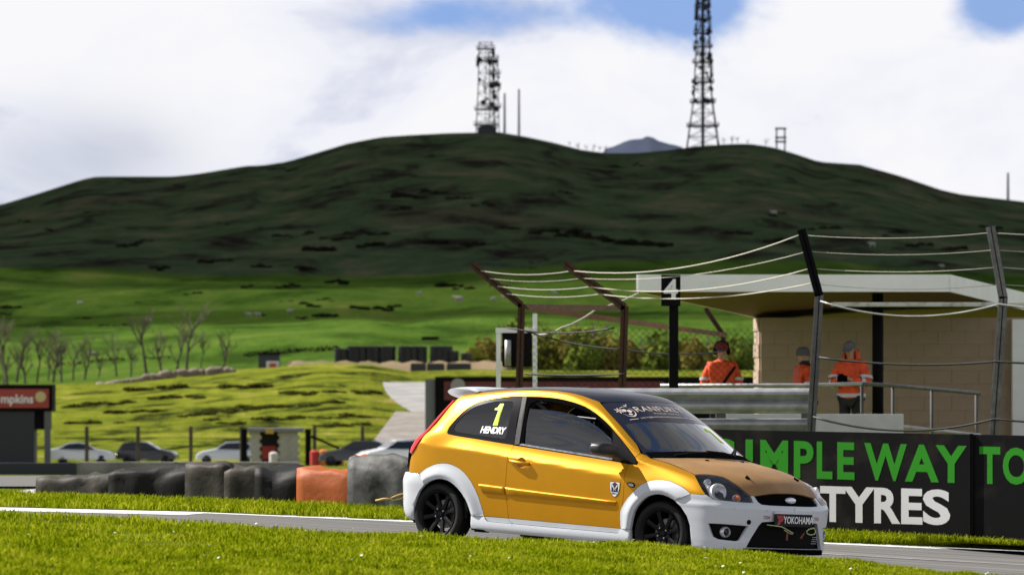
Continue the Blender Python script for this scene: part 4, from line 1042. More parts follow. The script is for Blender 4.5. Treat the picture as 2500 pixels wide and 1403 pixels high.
for sg in (-1, 1):
    if sg > 0: continue   # the far door carries none
    # door mirror: a rounded shell on a short foot
    b = MB(); secs = []
    for (y, x0, x1, z0, z1) in ((.80,-.50,-.40,.868,.905),(.845,-.53,-.42,.885,.935),(.865,-.60,-.45,.90,1.0),(.89,-.625,-.46,.898,1.014),(.95,-.635,-.47,.900,1.016),(1.0,-.635,-.485,.905,1.008),(1.025,-.625,-.505,.918,.993),(1.035,-.61,-.53,.935,.975)):
        N = 16; ring_ = []
        for k in range(N):
            a = 2*math.pi*k/N; ca, sa = math.cos(a), math.sin(a)
            ca = math.copysign(abs(ca)**.6, ca); sa = math.copysign(abs(sa)**.6, sa)
            ring_.append(((x0+x1)/2 + (x1-x0)/2*ca, sg*y, (z0+z1)/2 + (z1-z0)/2*sa))
        secs.append(ring_)
    v = [p for r in secs for p in r]; N = 16
    f = [(i*N+k, i*N+(k+1) % N, (i+1)*N+(k+1) % N, (i+1)*N+k) for i in range(len(secs)-1) for k in range(N)] + [tuple(range(N)), tuple((len(secs)-1)*N+k for k in range(N))[::-1]]
    mo = obj('door_mirror', autosmooth(b.add(v, f).mesh(), 60), mat('mirror_plastic', (.014,.014,.015), .42, bump=.03, bscale=500), car)
    MB().box((-.642, sg*.985 if sg < 0 else .885, .915), (-.632, sg*.885 if sg < 0 else .985, 1.0), .002).build('mirror_glass', M_CHROME, mo)
rp = T_['repeater']
rpo = panel('side_repeater', rp, DS, M_DARK, car, sm=2, off=.004, step=.01, gap=-.003)
for i, s_ in enumerate(rpo):
    c = Vector((sum(p[0] for p in rp)/8, 0, sum(p[2] for p in rp)/8))
    q = [(c.x+(p[0]-c.x)*.78, p[1], c.z+(p[2]-c.z)*.7) for p in rp]
    g = panel('repeater_lens', q, DS, mat('repeater_lens', (.6,.6,.6), .15, coat=.6, col2=(.25,.25,.25), nscale=60), s_, sm=2, off=.009, step=.01, gap=0); bpy.data.objects.remove(g[1-i])
# racing number and name on the quarter windows
nb = [(-1.936,1.280),(-1.893,1.282),(-1.888,1.088),(-1.942,1.087),(-1.930,1.222),(-1.976,1.222),(-1.972,1.238),(-1.95,1.245)]
for i, s_ in enumerate(qs):
    sg = 1 if i == 0 else -1
    V2, F = cdt(nb, (), .03); v = []
    for q in V2:
        p, n_ = DS.hit(q); p = p - n_*.0035; v.append((p.x, p.y*sg, p.z))
    MB().add(v, F).build('racing_number', M_NEON, s_)
nm = flat_text('HENDRY', bold=True, ext=.045, shear=.05, spacing=.92)
decal('name_lettering', nm, (-2.063, 1.012), (.278, .003), (.006, .062), DS, M_VINYL, qs[0], -.0025)
# club crest on the door
ct = T_['crest']
cc = (-.472, .618)
def shield(k): 
    P = [(-.054,.064),(0,.066),(.054,.064),(.053,.01),(.040,-.035),(.018,-.06),(0,-.068),(-.018,-.06),(-.040,-.035),(-.053,.01)]
    return [(cc[0]+x*k, cc[1]+z*k) for x, z in P]
crest = dshape(shield(1.), M_INK, drs[0], DS, .003, 'club_crest')
dshape(shield(.93), M_VINYL, crest, DS, .0042, 'crest_field')
dshape([(cc[0]+x, cc[1]+z) for x, z in ((-.036,.048),(.036,.048),(.036,-.022),(-.036,-.022))], M_INK, crest, DS, .0052, 'crest_shield')
dshape([(cc[0]+.02*math.cos(a), cc[1]+.042+.018*math.sin(a)) for a in [i*math.pi/6 for i in range(12)]], mat('thistle_purple', (.06,.015,.06), .5), crest, DS, .0062, 'crest_thistle')
for s2 in (-1, 1):
    dshape([(cc[0]+s2*x, cc[1]+z) for x, z in ((.034,.046),(.020,.034),(.006,.008),(.012,.006),(.030,.030))], M_VINYL, crest, DS, .0058, 'crest_flag')
for a_ in range(3):
    for b_ in range(3):
        if (a_+b_) % 2 == 0:
            x_, z_ = cc[0]-.012+a_*.008, cc[1]-.008+b_*.008; dshape([(x_,z_),(x_+.007,z_),(x_+.007,z_+.007),(x_,z_+.007)], M_VINYL, crest, DS, .0062, 'crest_check')
tm = flat_text('SMRC', ext=.01); decal('crest_lettering', tm, (cc[0]-.033, cc[1]-.045), (.066, 0), (0, .019), DS, M_INK, crest, .0058)

# --- front details
lamp = T_['lamp_low'] + T_['lamp_top'][::-1][1:-1]
hl = panel('headlamp', lamp, DN, mat('lamp_black', (.010,.011,.014), .3, coat=.3), car, sm=1, off=-.045, gap=-.004, step=.03, flange=False)
for i, s_ in enumerate(hl):
    sg = 1 if i == 0 else -1
    g = panel('lamp_lens', lamp, DN, G_LENS, s_, sm=1, off=.001, gap=.002, step=.02, thick=.04); bpy.data.objects.remove(g[1-i])
    def bowl(name, c, r, depth, m, par, d=Vector((.88,-.40,.25))):
        d = d.normalized(); b = MB(); prof = [(.001, -depth), (r*.35, -depth*.85), (r*.7, -depth*.5), (r*.93, -.1*depth), (r, 0), (r*1.05, .004), (r*1.08, -.004), (r*1.08, -depth)]
        b.lathe(prof, 28, 'x'); q = d.to_track_quat('X', 'Z').to_matrix()
        b.v = [tuple(Vector(c) + q @ Vector(p)) for p in b.v]; b.v = [(p[0], p[1]*sg, p[2]) for p in b.v]
        return obj(name, autosmooth(b.mesh(), 40), m, par)
    p0, n0 = DN.hit(DN.to2(T_['lamp_parts'][0])); c0 = p0 - n0*.014
    rf = bowl('main_reflector', c0, .068, .045, M_REFL, s_)
    b = MB(); b.lathe([(.001, .0), (.012, -.004), (.013, -.03), (.001, -.035)], 14, 'x'); q = Vector((.93,-.28,.12)).to_track_quat('X', 'Z').to_matrix()
    b.v = [tuple(c0 + q @ (Vector(p) + Vector((-.012, 0, 0)))) for p in b.v]; b.v = [(p[0], p[1]*sg, p[2]) for p in b.v]; b.build('bulb_shield', M_STEEL, rf, smooth=True)
    p1, n1 = DN.hit(DN.to2(T_['lamp_parts'][1])); bl_ = bowl('indicator', p1 - n1*.016, .030, .03, M_REFL, s_)
    b = MB(); b.lathe([(.001, .022), (.014, .016), (.022, .004), (.024, -.012), (.001, -.014)], 18, 'x'); b.v = [tuple((p1-n1*.014) + q @ Vector(p)) for p in b.v]; b.v = [(p[0], p[1]*sg, p[2]) for p in b.v]
    b.build('indicator_bulb', M_AMBER, bl_, smooth=True)
    p2, n2 = DN.hit(DN.to2(T_['lamp_parts'][2])); bowl('side_light', p2 - n2*.022, .026, .03, M_REFL, s_)
    p3, n3 = DN.hit(DN.to2(T_['lamp_parts'][3]))
    b = MB(); v = [(p2 - n2*.02)+Vector((-.02,-.02,-.015)), (p2-n2*.02)+Vector((.02,.02,-.015)), (p3-n3*.012)+Vector((.012,.02,-.03)), (p3-n3*.012)+Vector((-.012,-.02,-.03)), (p3-n3*.006)+Vector((0,0,.0))]
    v = [(p.x, p.y*sg, p.z) for p in v]
    b.add(v, [(0,1,4),(1,2,4),(2,3,4),(3,0,4),(0,1,2,3)]).build('reflector_bridge', M_REFL, s_, smooth=True)
    # fog lamp: ring and dark lens in the bumper recess
    pf, nf = DN.hit(DN.to2(T_['fog_center'][0])); d_ = Vector((.96,-.26,0)).normalized(); q = d_.to_track_quat('X', 'Z').to_matrix()
    b = MB(); b.lathe([(.031, -.03), (.031, .004), (.036, .012), (.043, .008), (.046, -.004), (.046, -.03)], 28, 'x')
    b.v = [tuple(pf - nf*.012 + q @ Vector(p)) for p in b.v]; b.v = [(p[0], p[1]*sg, p[2]) for p in b.v]
    fo = obj('fog_lamp_ring', autosmooth(b.mesh(), 50), mat('satin_silver', (.55,.57,.6), .28, metal=.7), pb)
    b = MB(); b.lathe([(.001, .0), (.02, -.003), (.031, -.008)], 24, 'x'); b.v = [tuple(pf - nf*.012 + q @ Vector(p)) for p in b.v]; b.v = [(p[0], p[1]*sg, p[2]) for p in b.v]
    b.build('fog_lamp_lens', M_GLOSSBLACK, fo, smooth=True)
# grille with slanted slats and oval badge
gr = [(.742,0,.671),(.741,-.10,.670),(.732,-.25,.661),(.716,-.41,.645),(.757,-.424,.594),(.774,-.395,.577),(.789,-.299,.572),(.80,-.15,.571),(.805,0,.572)]
gf = gr + [(x, -y, z) for x, y, z in gr[-2:0:-1]]
gro = panel('grille', gf, DN, M_DARK, car, mirror=False, sm=1, off=-.02, gap=-.003, step=.04, flange=False)[0]
b = MB(); gp = [DN.to2(p) for p in gf]
for k in range(-18, 40):
    a0 = -.47 + k*.026
    seg = []
    for i in range(13):
        q = (a0 - .17*i/12 + .05, .567 + .112*i/12)
        if pip(q, inset(gp, .003)): p, n_ = DN.hit(q); seg.append(p - n_*.004)
    if len(seg) > 2: b.tube(seg, .0042, 5)
b.build('grille_slats', M_BLACK, gro, smooth=True)
pbg, nbg = DN.hit((0.0, .617)); b = MB(); b.lathe([(.001, .016), (.6, .014), (.9, .010), (1., .004), (1., -.01)], 32, 'x')
b.v = [(pbg.x + p[0]*1.0, p[1]*.072, .617 + p[2]*.0275) for p in b.v]
bd = obj('oval_badge', autosmooth(b.mesh(), 50), mat('badge_silver', (.62,.66,.72), .2, metal=.6), gro)
# tow marks, plate, straps
for y0 in (-.385, .325):
    decal('tow_lettering', flat_text('TOW', ext=.012), DN.to2((.785, y0, .455)), (DN.to2((.785, y0+.085, .455))[0]-DN.to2((.785, y0, .455))[0], .0), (0, .030), DN, M_REDINK, pb, .012)
pl = MB(); pl.box((.822, -.275, .398), (.830, .262, .506), .003); plo = pl.build('sponsor_plate', mat('plate_black', (.006,.006,.007), .5, spec=.15), pb)
MB().box((.818, -.277, .503), (.828, .277, .520), .002).build('plate_mount', M_WHITE, plo)
tx = text_mesh('YOKOHAMA', .085, depth=.0008, ext=.0012, wide=.86)
tx.transform(Matrix.Translation((.8315, .062, .452)) @ Matrix.Rotation(math.pi/2, 4, 'Z') @ Matrix.Rotation(math.pi/2, 4, 'X')); obj('plate_lettering', tx, M_VINYL, plo)
for P in ([(-.25,.492),(-.213,.492),(-.198,.462),(-.140,.494),(-.15,.494),(-.205,.41),(-.245,.41),(-.218,.452)],[(-.215,.492),(-.125,.494),(-.165,.440),(-.19,.44),(-.175,.465),(-.20,.468)]):
    b = MB(); b.prism([(y, z) for y, z in P], .8302, .8312, 'yz').build('plate_emblem', M_REDINK, plo)
MB().lathe([(.001, .8318), (.004, .8316), (.004, .829)], 10, 'x', (0, -.125, .458)).build('plate_bolt', M_STEEL, plo)
b = MB(); b.tube([(.79,-.33,.408),(.825,-.28,.405),(.85,-.20,.398),(.86,-.16,.384),(.868,-.10,.362),(.872,-.06,.348),(.866,-.065,.338),(.858,-.10,.348),(.85,-.16,.372)], .0045, 6).build('tow_strap', M_LIME, pb, smooth=True)
b = MB(); b.tube([(.80,.30,.40),(.85,.27,.395),(.862,.18,.385),(.866,.14,.368),(.868,.15,.345),(.87,.20,.335),(.868,.255,.345),(.862,.275,.37),(.84,.275,.395)], .005, 6).build('tow_strap', M_LIME, pb, smooth=True)
MB().box((.855, -.135, .285), (.859, -.110, .345), .001).build('tow_tag', M_PINK, pb)
b = MB(); b.add([(.86,.10,.345),(.86,.13,.36),(.858,.09,.30),(.858,.06,.305)], [(0,1,2,3)]); b.add([(.856,.10,.345),(.856,.13,.36),(.854,.09,.30),(.854,.06,.305)], [(3,2,1,0)]); b.build('tow_tag', M_PINK, pb)
b = MB()
for i in range(4):
    for j in range(4): b.box((.775, .335+i*.018+j*.006, .255+j*.018), (.779, .345+i*.018+j*.006, .261+j*.018))
b.build('intake_mesh', M_STEEL, pb)
ph, nh = DN.hit(DN.to2(T_['tow_hole'][0])); b = MB(); b.lathe([(.001, .004), (.020, .004), (.022, -.003)], 18, 'x'); q = nh.to_track_quat('X', 'Z').to_matrix()
b.v = [tuple(ph + nh*.006 + q @ Vector(p)) for p in b.v]; b.build('towing_eye_hole', M_DARK, pb)
# bonnet pins, washer jets, clips, wipers
for (x, y) in ((.568,-.346),(.568,.346)):
    p, n_ = DT.hit((x, y)); b = MB(); b.lathe([(.001, .012), (.014, .010), (.022, .003), (.024, 0)], 16, 'z', (0,0,0)); b.box((-.006,-.026,.004),(.006,.026,.015),.002)
    q = n_.to_track_quat('Z', 'Y').to_matrix(); b.v = [tuple(p + n_*.002 + q @ Vector(c)) for c in b.v]; b.build('bonnet_pin', M_BLACK, bon)
for (x, y) in ((.05,-.25),(.05,.25),(-.11,.55),(-.10,.60),(-.09,.645)):
    p, n_ = DT.hit((x, y)); MB().box((p.x-.012, p.y-.014, p.z-.002), (p.x+.012, p.y+.014, p.z+.012), .003).build('washer_jet' if abs(y) < .3 else 'bonnet_clip', M_DARK, bon)
def wiper(pts, parent):
    b = MB(); b.tube(pts, [.009]*len(pts), 6); return b.build('wiper', M_DARK, parent)
def wp(y, x, h): 
    p, n_ = DT.hit((x, y)); return p + n_*h
w1 = wiper([wp(-.488,-.121,.012), wp(-.313,-.098,.018), wp(-.132,-.086,.02), wp(.04,-.065,.02), wp(.172,-.055,.018)], car)
MB().tube([wp(.26,-.05,.02), wp(.12,-.06,.035), wp(-.10,-.085,.03)], .012, 6).build('wiper_arm', M_DARK, w1)
w2 = wiper([wp(.20,-.06,.02), wp(.239,-.078,.022), wp(.36,-.15,.03), wp(.462,-.22,.03)], car)
MB().tube([wp(.26,-.05,.02), wp(.31,-.1,.04), wp(.40,-.17,.04)], .012, 6).build('wiper_arm', M_DARK, w2)
b = MB(); V = []; 
for y in [i*.1 for i in range(-7, 8)]:
    for dx in (0, .11): 
        p, n_ = DT.hit((-.02 - .32*y*y - dx*.9 + .0, y)); V.append(p + n_*.001)
b.add(V, [(2*i, 2*i+2, 2*i+3, 2*i+1) for i in range(14)]).build('scuttle_panel', M_BLACK, car)
# rear tow strap
b = MB(); b.tube([(-2.93,-.72,.43),(-2.99,-.74,.41),(-3.04,-.76,.385),(-3.06,-.765,.37),(-3.03,-.755,.36),(-2.98,-.735,.375),(-2.93,-.715,.40)], .006, 6); b.tube([(-3.05,-.765,.372),(-3.12,-.785,.365),(-3.20,-.80,.345)], [.007,.011,.008], 6)
b.build('rear_tow_strap', M_STRAP, car, smooth=True)

# --- inner shell, floor, cabin
b = MB(); keep = []
for f in _bp:
    c = sum((_bv[i] for i in f), Vector())/len(f); z = c.z; x = c.x; y = abs(c.y)
    if z > np.interp(x, [-2.9,-2.3,-1.6,-.38,-.2,.3,.8], [.95,.94,.91,.83,.87,.76,.55]): continue
    if any((x-wx)**2 + (z-.29)**2 < .335**2 and y > .5 for wx in (-2.42, .03)): continue
    if x > .5: continue
    keep.append(f)
idx = {}; vv = []
for f in keep:
    for i in f:
        if i not in idx: idx[i] = len(vv); vv.append(_bv[i] - _bn[i]*.035)
b.add(vv, [tuple(idx[i] for i in f) for f in keep]); obj('inner_shell', b.mesh(fix=False), M_DARK, car)
b = MB(); b.box((-2.95,-.56,.17),(.62,.56,.24)); b.box((.28,-.50,.24),(.60,.50,.62)); b.box((-.45,-.72,.24),(-.30,.72,.80)); b.box((-2.05,-.74,.17),(-.42,.74,.235))
b.build('floor_pan', M_DARK, car)
M_CAB = mat('cabin_black', (.018,.018,.02), .8)
MB().box((-.62,-.70,.62),(-.30,.70,.86),.05).build('dashboard', M_CAB, car)
for sg in (-1, 1):
    b = MB(); b.box((-1.60,sg*.36-.24,.26),(-1.05,sg*.36+.24,.42),.05); b.box((-1.72,sg*.36-.24,.36),(-1.52,sg*.36+.24,1.10),.06); b.box((-1.70,sg*.36-.14,1.05),(-1.54,sg*.36+.14,1.22),.05)
    b.build('seat', mat('seat_cloth', (.03,.03,.034), .9), car)
    MB().box((-1.60,sg*.775-.01,.30),(-.45,sg*.775+.01,.84)).build('door_card', M_CAB, car)
b = MB()
for k in range(24): 
    pass
st = [(-.78+.05*math.sin(2*math.pi*k/24), -.36+.17*math.cos(2*math.pi*k/24), .86+.16*math.sin(2*math.pi*k/24)) for k in range(25)]
b.tube(st, .014, 6); b.tube([(-.78,-.36,.86),(-.60,-.36,.80)], .02, 6); b.build('steering_wheel', M_CAB, car)
M_CAGE = mat('cage_tube', (.32,.34,.35), .45)
b = MB()
for sg in (-1, 1):
    b.tube([(-1.62,sg*.66,.25),(-1.66,sg*.66,.90),(-1.70,sg*.57,1.30),(-1.70,sg*.48,1.36)], .02, 8)
    b.tube([(-1.70,sg*.55,1.34),(-1.1,sg*.55,1.33),(-.90,sg*.56,1.27),(-.60,sg*.62,1.05),(-.50,sg*.66,.85),(-.48,sg*.66,.30)], .02, 8)
    b.tube([(-1.70,sg*.52,1.34),(-2.3,sg*.52,.80),(-2.4,sg*.52,.62)], .02, 8)
    b.tube([(-1.64,sg*.66,.70),(-.50,sg*.68,.45)], .02, 8); b.tube([(-1.64,sg*.66,.42),(-.50,sg*.68,.72)], .02, 8)
b.tube([(-1.70,-.5,1.36),(-1.70,.5,1.36)], .02, 8); b.tube([(-1.66,.64,.75),(-1.70,-.5,1.33)], .02, 8); b.tube([(-.92,-.55,1.28),(-.92,.55,1.28)], .02, 8)
b.build('roll_cage', M_CAGE, car, smooth=True)
b = MB()
for k in range(9): b.tube([(-1.57, -.70+k*.009, .95+k*.033), (-.75-.03*k, -.70+k*.009, .93+k*.028)], .004, 5)
for k in range(12): b.tube([(-1.53+k*.065, -.70, .94), (-1.53+k*.056, -.625, 1.225-.004*k)], .004, 5)
b.build('window_net', mat('net_webbing', (.05,.05,.052), .9), car)
MB().tube([(-1.5,-.68,1.228),(-1.189,-.68,1.217),(-.858,-.672,1.205)], .005, 6).build('net_rod', mat('rod_pale', (.45,.45,.45), .5), car)

# --- wheels
def wheel(x, sg, steer=0., par=car):
    r = .277; b = MB(); w0, w1 = .60, .795
    tp = [(.198, w1-.02), (.215, w1-.006), (.240, w1), (.262, w1-.008), (.272, w1-.022), (r, w1-.04), (r+.001, (w0+w1)/2), (r, w0+.04), (.262, w0+.008), (.235, w0), (.198, w0+.02)]
    b.lathe(tp, 56, 'y', close=False)
    cx = Vector((x, 0, r)); 
    def fin(b, name, m, parent, deg=40):
        b.v = [(p[0], p[1]*sg, p[2]) for p in b.v]
        if steer:
            R = Matrix.Rotation(steer, 3, 'Z'); c = Vector((0, sg*.70, 0)); b.v = [tuple(R @ (Vector(p)-c) + c) for p in b.v]
        o = obj(name, autosmooth(b.mesh(), deg), m, parent)
        return o
    w_ = empty('wheel', None, None); w_.parent = par; w_.location = cx
    t_ = fin(b, 'tyre', M_TYRE, w_)
    b = MB(); b.lathe([(.150, w0+.05), (.185, w0+.03), (.2, w0+.02), (.19, w1-.06), (.186, w1-.03), (.198, w1-.018), (.206, w1-.008), (.203, w1-.003), (.196, w1-.008), (.184, w1-.022), (.178, w1-.05), (.175, w0+.06)], 48, 'y')
    rim = fin(b, 'rim', M_RIM, w_)
    b = MB()
    for k in range(8):
        a = 2*math.pi*k/8 + .25
        def P(rr, ww, h): return (rr*math.cos(a) - ww*math.sin(a), h, rr*math.sin(a) + ww*math.cos(a))
        q = []
        for rr, ww, h in ((.045,.020,w1-.058),(.10,.016,w1-.045),(.160,.018,w1-.034),(.186,.024,w1-.030)):
            q += [P(rr, -ww, h-.004), P(rr, 0, h), P(rr, ww, h-.004), P(rr, ww*.8, h-.03), P(rr, -ww*.8, h-.03)]
        f = [(i*5+j, i*5+(j+1) % 5, (i+1)*5+(j+1) % 5, (i+1)*5+j) for i in range(3) for j in range(5)] + [(0,1,2,3,4), (19,18,17,16,15)]
        bb = MB().add(q, f); b.add(bb.v, bb.f)
    fin(b, 'spokes', M_RIM, rim, 25)
    b = MB(); b.lathe([(.001, w1-.050), (.020, w1-.050), (.026, w1-.056), (.030, w1-.066), (.062, w1-.062), (.066, w1-.07), (.062, w1-.09)], 28, 'y')
    fin(b, 'hub', M_RIM, rim)
    for k in range(4):
        a = 2*math.pi*k/4 + .55; b = MB(); b.lathe([(.001, w1-.036), (.007, w1-.037), (.0085, w1-.042), (.0085, w1-.064)], 8, 'y', (.048*math.cos(a), 0, .048*math.sin(a))); fin(b, 'wheel_nut', M_STEEL, rim)
    b = MB(); b.lathe([(.05, w1-.12), (.125, w1-.12), (.125, w1-.135), (.05, w1-.135)], 36, 'y', close=True); fin(b, 'brake_disc', mat('disc_steel', (.22,.21,.20), .4, metal=.8), w_)
    b = MB(); b.box((.06, w1-.155, .03), (.14, w1-.10, .12), .012); fin(b, 'brake_caliper', mat('caliper_grey', (.10,.10,.10), .5, metal=.4), w_)
    # inner wheel well
    b = MB(); b.lathe([(.30, .765), (.325, .76), (.335, .70), (.335, .45), (.02, .44)], 40, 'y', (0,0,.03)); 
    b.f = [f for f in b.f if min(b.v[i][2] for i in f) > -.06]; fin(b, 'wheel_well', M_DARK, car).location = (x, 0, r)
wheel(-2.486, -1); wheel(-2.486, 1); wheel(0, -1, math.radians(2)); wheel(0, 1, math.radians(2))
# ---------------------------------------------------------------- circuit furniture
def thing(name, label, cat, loc, group=None): return empty(name, label, cat, loc, group=group)
def part(b, name, m, parent, smooth=False, auto=None):
    """Mesh collected in world coordinates, stored relative to its (unrotated) thing."""
    L = Vector(parent.location)
    if parent.parent is not None: L = L + parent.parent.location
    b.v = [tuple(Vector(p) - L) for p in b.v]
    me = b.mesh(name, smooth)
    if auto: autosmooth(me, auto)
    return obj(name, me, m, parent)
def solo(b, name, m, label, cat, group=None, smooth=False, auto=None):
    xs = np.array(b.v); L = Vector(((xs[:, 0].min()+xs[:, 0].max())/2, (xs[:, 1].min()+xs[:, 1].max())/2, xs[:, 2].min()))
    b.v = [tuple(Vector(p) - L) for p in b.v]; me = b.mesh(name, smooth)
    if auto: autosmooth(me, auto)
    return obj(name, me, m, label=label, cat=cat, group=group, loc=L)
def sag(a, b, d, n=14):
    a, b = Vector(a), Vector(b); return [a.lerp(b, i/n) + Vector((0, 0, -d*4*(i/n)*(1-i/n))) for i in range(n+1)]

M_BOARD = mat('banner_black', (.009, .009, .0095), .8, spec=.04, col2=(.026, .024, .021), nscale=1.6, nlo=.30, nhi=.48, detail=8, bump=.05, bscale=9)
M_GREEN = mat('banner_green', (.02, .22, .008), .6, spec=.2)
M_BWHITE = mat('banner_white', (.58, .58, .60), .5)
M_GALV = mat('galvanised', (.40, .405, .42), .42, metal=.3, col2=(.24, .245, .255), nscale=4.)
M_GALVD = mat('dark_galvanised', (.12, .12, .122), .55, metal=.3, col2=(.07, .07, .07), nscale=12)
M_RUST = mat('rusty_steel', (.075, .030, .013), .75, col2=(.035, .016, .010), nscale=14., bump=.1, bscale=60)
M_ROPE = mat('pale_rope', (.46, .43, .38), .8)
M_CABLE = mat('black_cable', (.014, .014, .016), .55)
M_BLACKP = mat('black_paint', (.006, .006, .007), .7, spec=.08, noise=.3, nscale=6)

# --- advertising wall on the right: two banner panels with lettering
def bpt(u, v): 
    t = (u-1500)/1000.; return at(u, v, 57.2 - 3.0*t)
btop = lambda u: 1043 + (u-1500)*.0195
bbot = lambda u: 1276 + (u-1500)*.0545
wall = thing('advertising_wall', 'long black banner wall with green and white lettering beside the track', 'banner', bpt(2100, bbot(2100)))
for (u0, u1) in ((1180, 2369), (2373, 3300)):
    b = MB(); n = 90; F = []; V = []
    for i in range(n+1):
        u = u0 + (u1-u0)*i/n
        for v in (btop(u), (btop(u)+bbot(u))/2, bbot(u)+6):
            p = bpt(u, v); wv = 0.; V += [p + Vector((0, wv, 0)), p + Vector((.004, .09, 0))]
    for i in range(n):
        o_ = i*6
        F += [(o_, o_+2, o_+8, o_+6), (o_+2, o_+4, o_+10, o_+8), (o_+1, o_+7, o_+9, o_+3), (o_+3, o_+9, o_+11, o_+5), (o_, o_+6, o_+7, o_+1), (o_+4, o_+5, o_+11, o_+10)]
    F += [(0, 1, 3, 2), (2, 3, 5, 4), (n*6, n*6+2, n*6+3, n*6+1), (n*6+2, n*6+4, n*6+5, n*6+3)]
    part(b.add(V, F), 'banner_panel', M_BOARD, wall, auto=40)
b = MB(); b.box(tuple(bpt(2366, bbot(2371)+8) + Vector((0, -.05, 0))), tuple(bpt(2376, btop(2371)-2) + Vector((0, .02, 0)))); part(b, 'panel_post', M_BLACKP, wall)
def letter(ch, u0, u1, v0, v1, m):
    """one letter fitted between columns u0..u1 and rows v0..v1 of the banner"""
    me = text_mesh(ch, 1., depth=0., ext=.032, res=4); xs = [q.co.x for q in me.vertices]; ys = [q.co.y for q in me.vertices]; x0, x1, y0, y1 = min(xs), max(xs), min(ys), max(ys)
    k = lambda u: (u-2100)*.030
    b = MB(); V = []
    for q in me.vertices:
        u = u0 + (u1-u0)*(q.co.x-x0)/(x1-x0); t = (q.co.y-y0)/(y1-y0); v = v1 + (v0-v1)*t + k(u)
        p = bpt(u, v); wv = 0.; V.append(p + Vector((0, wv-.003, 0)))
    b.add(V, [tuple(p.vertices) for p in me.polygons]); part(b, 'letter', m, wall)
for ch, u0, u1 in (('S',1738,1796),('I',1820,1838),('M',1856,1924),('P',1938,1986),('L',1994,2032),('E',2044,2086),('W',2110,2214),('A',2209,2292),('Y',2284,2360),('T',2391,2442),('O',2448,2514)):
    letter(ch, u0, u1, 1080, 1171, M_GREEN)
for ch, u0, u1 in (('T',2002,2064),('Y',2058,2136),('R',2134,2198),('E',2200,2252),('S',2253,2320)):
    letter(ch, u0, u1, 1188, 1275, M_BWHITE)

# --- corrugated safety barrier behind the car
def wbeam(u0, u1, v0, Y, h=.31):
    a, c = at(u0, v0, Y), at(u1, v0, Y); prof = [(0, 0), (-.045, -.012), (-.085, -.045), (-.09, -.075), (-.075, -.10), (-.015, -.14), (-.0, -.155), (-.02, -.165), (-.08, -.195), (-.09, -.225), (-.075, -.265), (-.03, -.30), (0, -.31)]
    b = MB(); V = []; n = 10
    for i in range(n+1):
        p = a.lerp(c, i/n)
        V += [p + Vector((0, y, z)) for y, z in prof] + [p + Vector((0, y+.006, z)) for y, z in prof[::-1]]
    w = 26; b.add(V, [(i*w+k, i*w+(k+1) % w, (i+1)*w+(k+1) % w, (i+1)*w+k) for i in range(n) for k in range(w)] + [tuple(range(w)), tuple(n*w+k for k in range(w))[::-1]])
    return b
bar = thing('crash_barrier', 'galvanised corrugated crash barrier ending behind the bonnet of the gold car', 'barrier', at(1700, 1085, 63.7))
part(wbeam(1180, 1981, 947, 63.7), 'barrier_rail', M_GALV, bar, auto=40); part(wbeam(1180, 1981, 1021, 63.7), 'barrier_rail', M_GALV, bar, auto=40)
for u in (1500, 1760, 1968):
    p = at(u, 950, 63.8); b = MB(); b.box((p.x-.06, p.y, -1.7), (p.x+.06, p.y+.12, p.z)); part(b, 'barrier_post', M_GALVD, bar)
# --- white timber board behind the barrier end
a, c = at(1755, 1010, 66.), at(2206, 1058, 66.); b = MB(); b.box((a.x, 66., -1.6), (c.x, 66.05, a.z-.0), .004)
solo(b, 'white_board', mat('white_board_paint', (.55, .55, .58), .6, noise=.15, nscale=3), 'low white painted board behind the end of the crash barrier', 'board')

# --- cranked catch-fence posts with their ropes
def fence_post(pts, w, m, label, Y, cat='post'):
    P = [at(u, v, Y) for u, v in pts]; t = thing('fence_post', label, cat, (P[0].x, P[0].y, P[0].z))
    b = MB()
    for i in range(len(P)-1):
        p, q = P[i], P[i+1]; d = (q-p).normalized(); s_ = Vector((d.z, 0, -d.x)).normalized(); V = []
        # I-section: two flanges and a web
        for (x0, x1, y0, y1) in ((-w/2, w/2, -w/2, -w/2+.012), (-w/2, w/2, w/2-.012, w/2), (-.006, .006, -w/2, w/2)):
            V = [e + s_*x + Vector((0, y, 0)) for e in (p - d*.0, q + d*(.02 if i == 0 else 0)) for x in (x0, x1) for y in (y0, y1)]
            b.add(V, [(0,1,3,2),(4,6,7,5),(0,2,6,4),(1,5,7,3),(0,4,5,1),(2,3,7,6)])
        part(b, 'post_shaft' if i == 0 else 'cranked_arm', m if i == 0 else (M_BLACKP if m is M_GALVD else m), t); b = MB()
    return t
M_POSTG = mat('weathered_post', (.17, .17, .165), .6, metal=.2, col2=(.09, .09, .085), nscale=9)
fpa = fence_post([(1978,1085),(2000,722),(1956,560)], .10, M_GALVD, 'grey catch-fence post with bent top at the end of the crash barrier', 62.)
fpb = fence_post([(2424,1085),(2449,728),(2418,553)], .10, M_POSTG, 'grey catch-fence post with bent top in front of the hut at right', 61.)
fpc = fence_post([(2884,1090),(2909,730),(2878,552)], .10, M_POSTG, 'grey catch-fence post with bent top beyond the right edge', 60.)
r1 = fence_post([(1266,1010),(1273,745),(1152,645)], .10, M_RUST, 'rusty brown fence post with arm raised to the left, nearest the spoiler', 72.)
r2 = fence_post([(1517,1010),(1525,750),(1379,643)], .105, M_RUST, 'rusty brown fence post with dark raised arm above the roof of the gold car', 71.)
r3 = fence_post([(1757,1010),(1766,818),(1722,752)], .085, M_RUST, 'distant rusty fence post with short arm beside the numbered hut post', 92.)
b = MB(); p, q = at(1268, 748, 72.), at(1528, 752, 71.); V = [e + Vector((0, dy, dz)) for e in (p, q) for dy in (-.03, .03) for dz in (-.035, .035)]
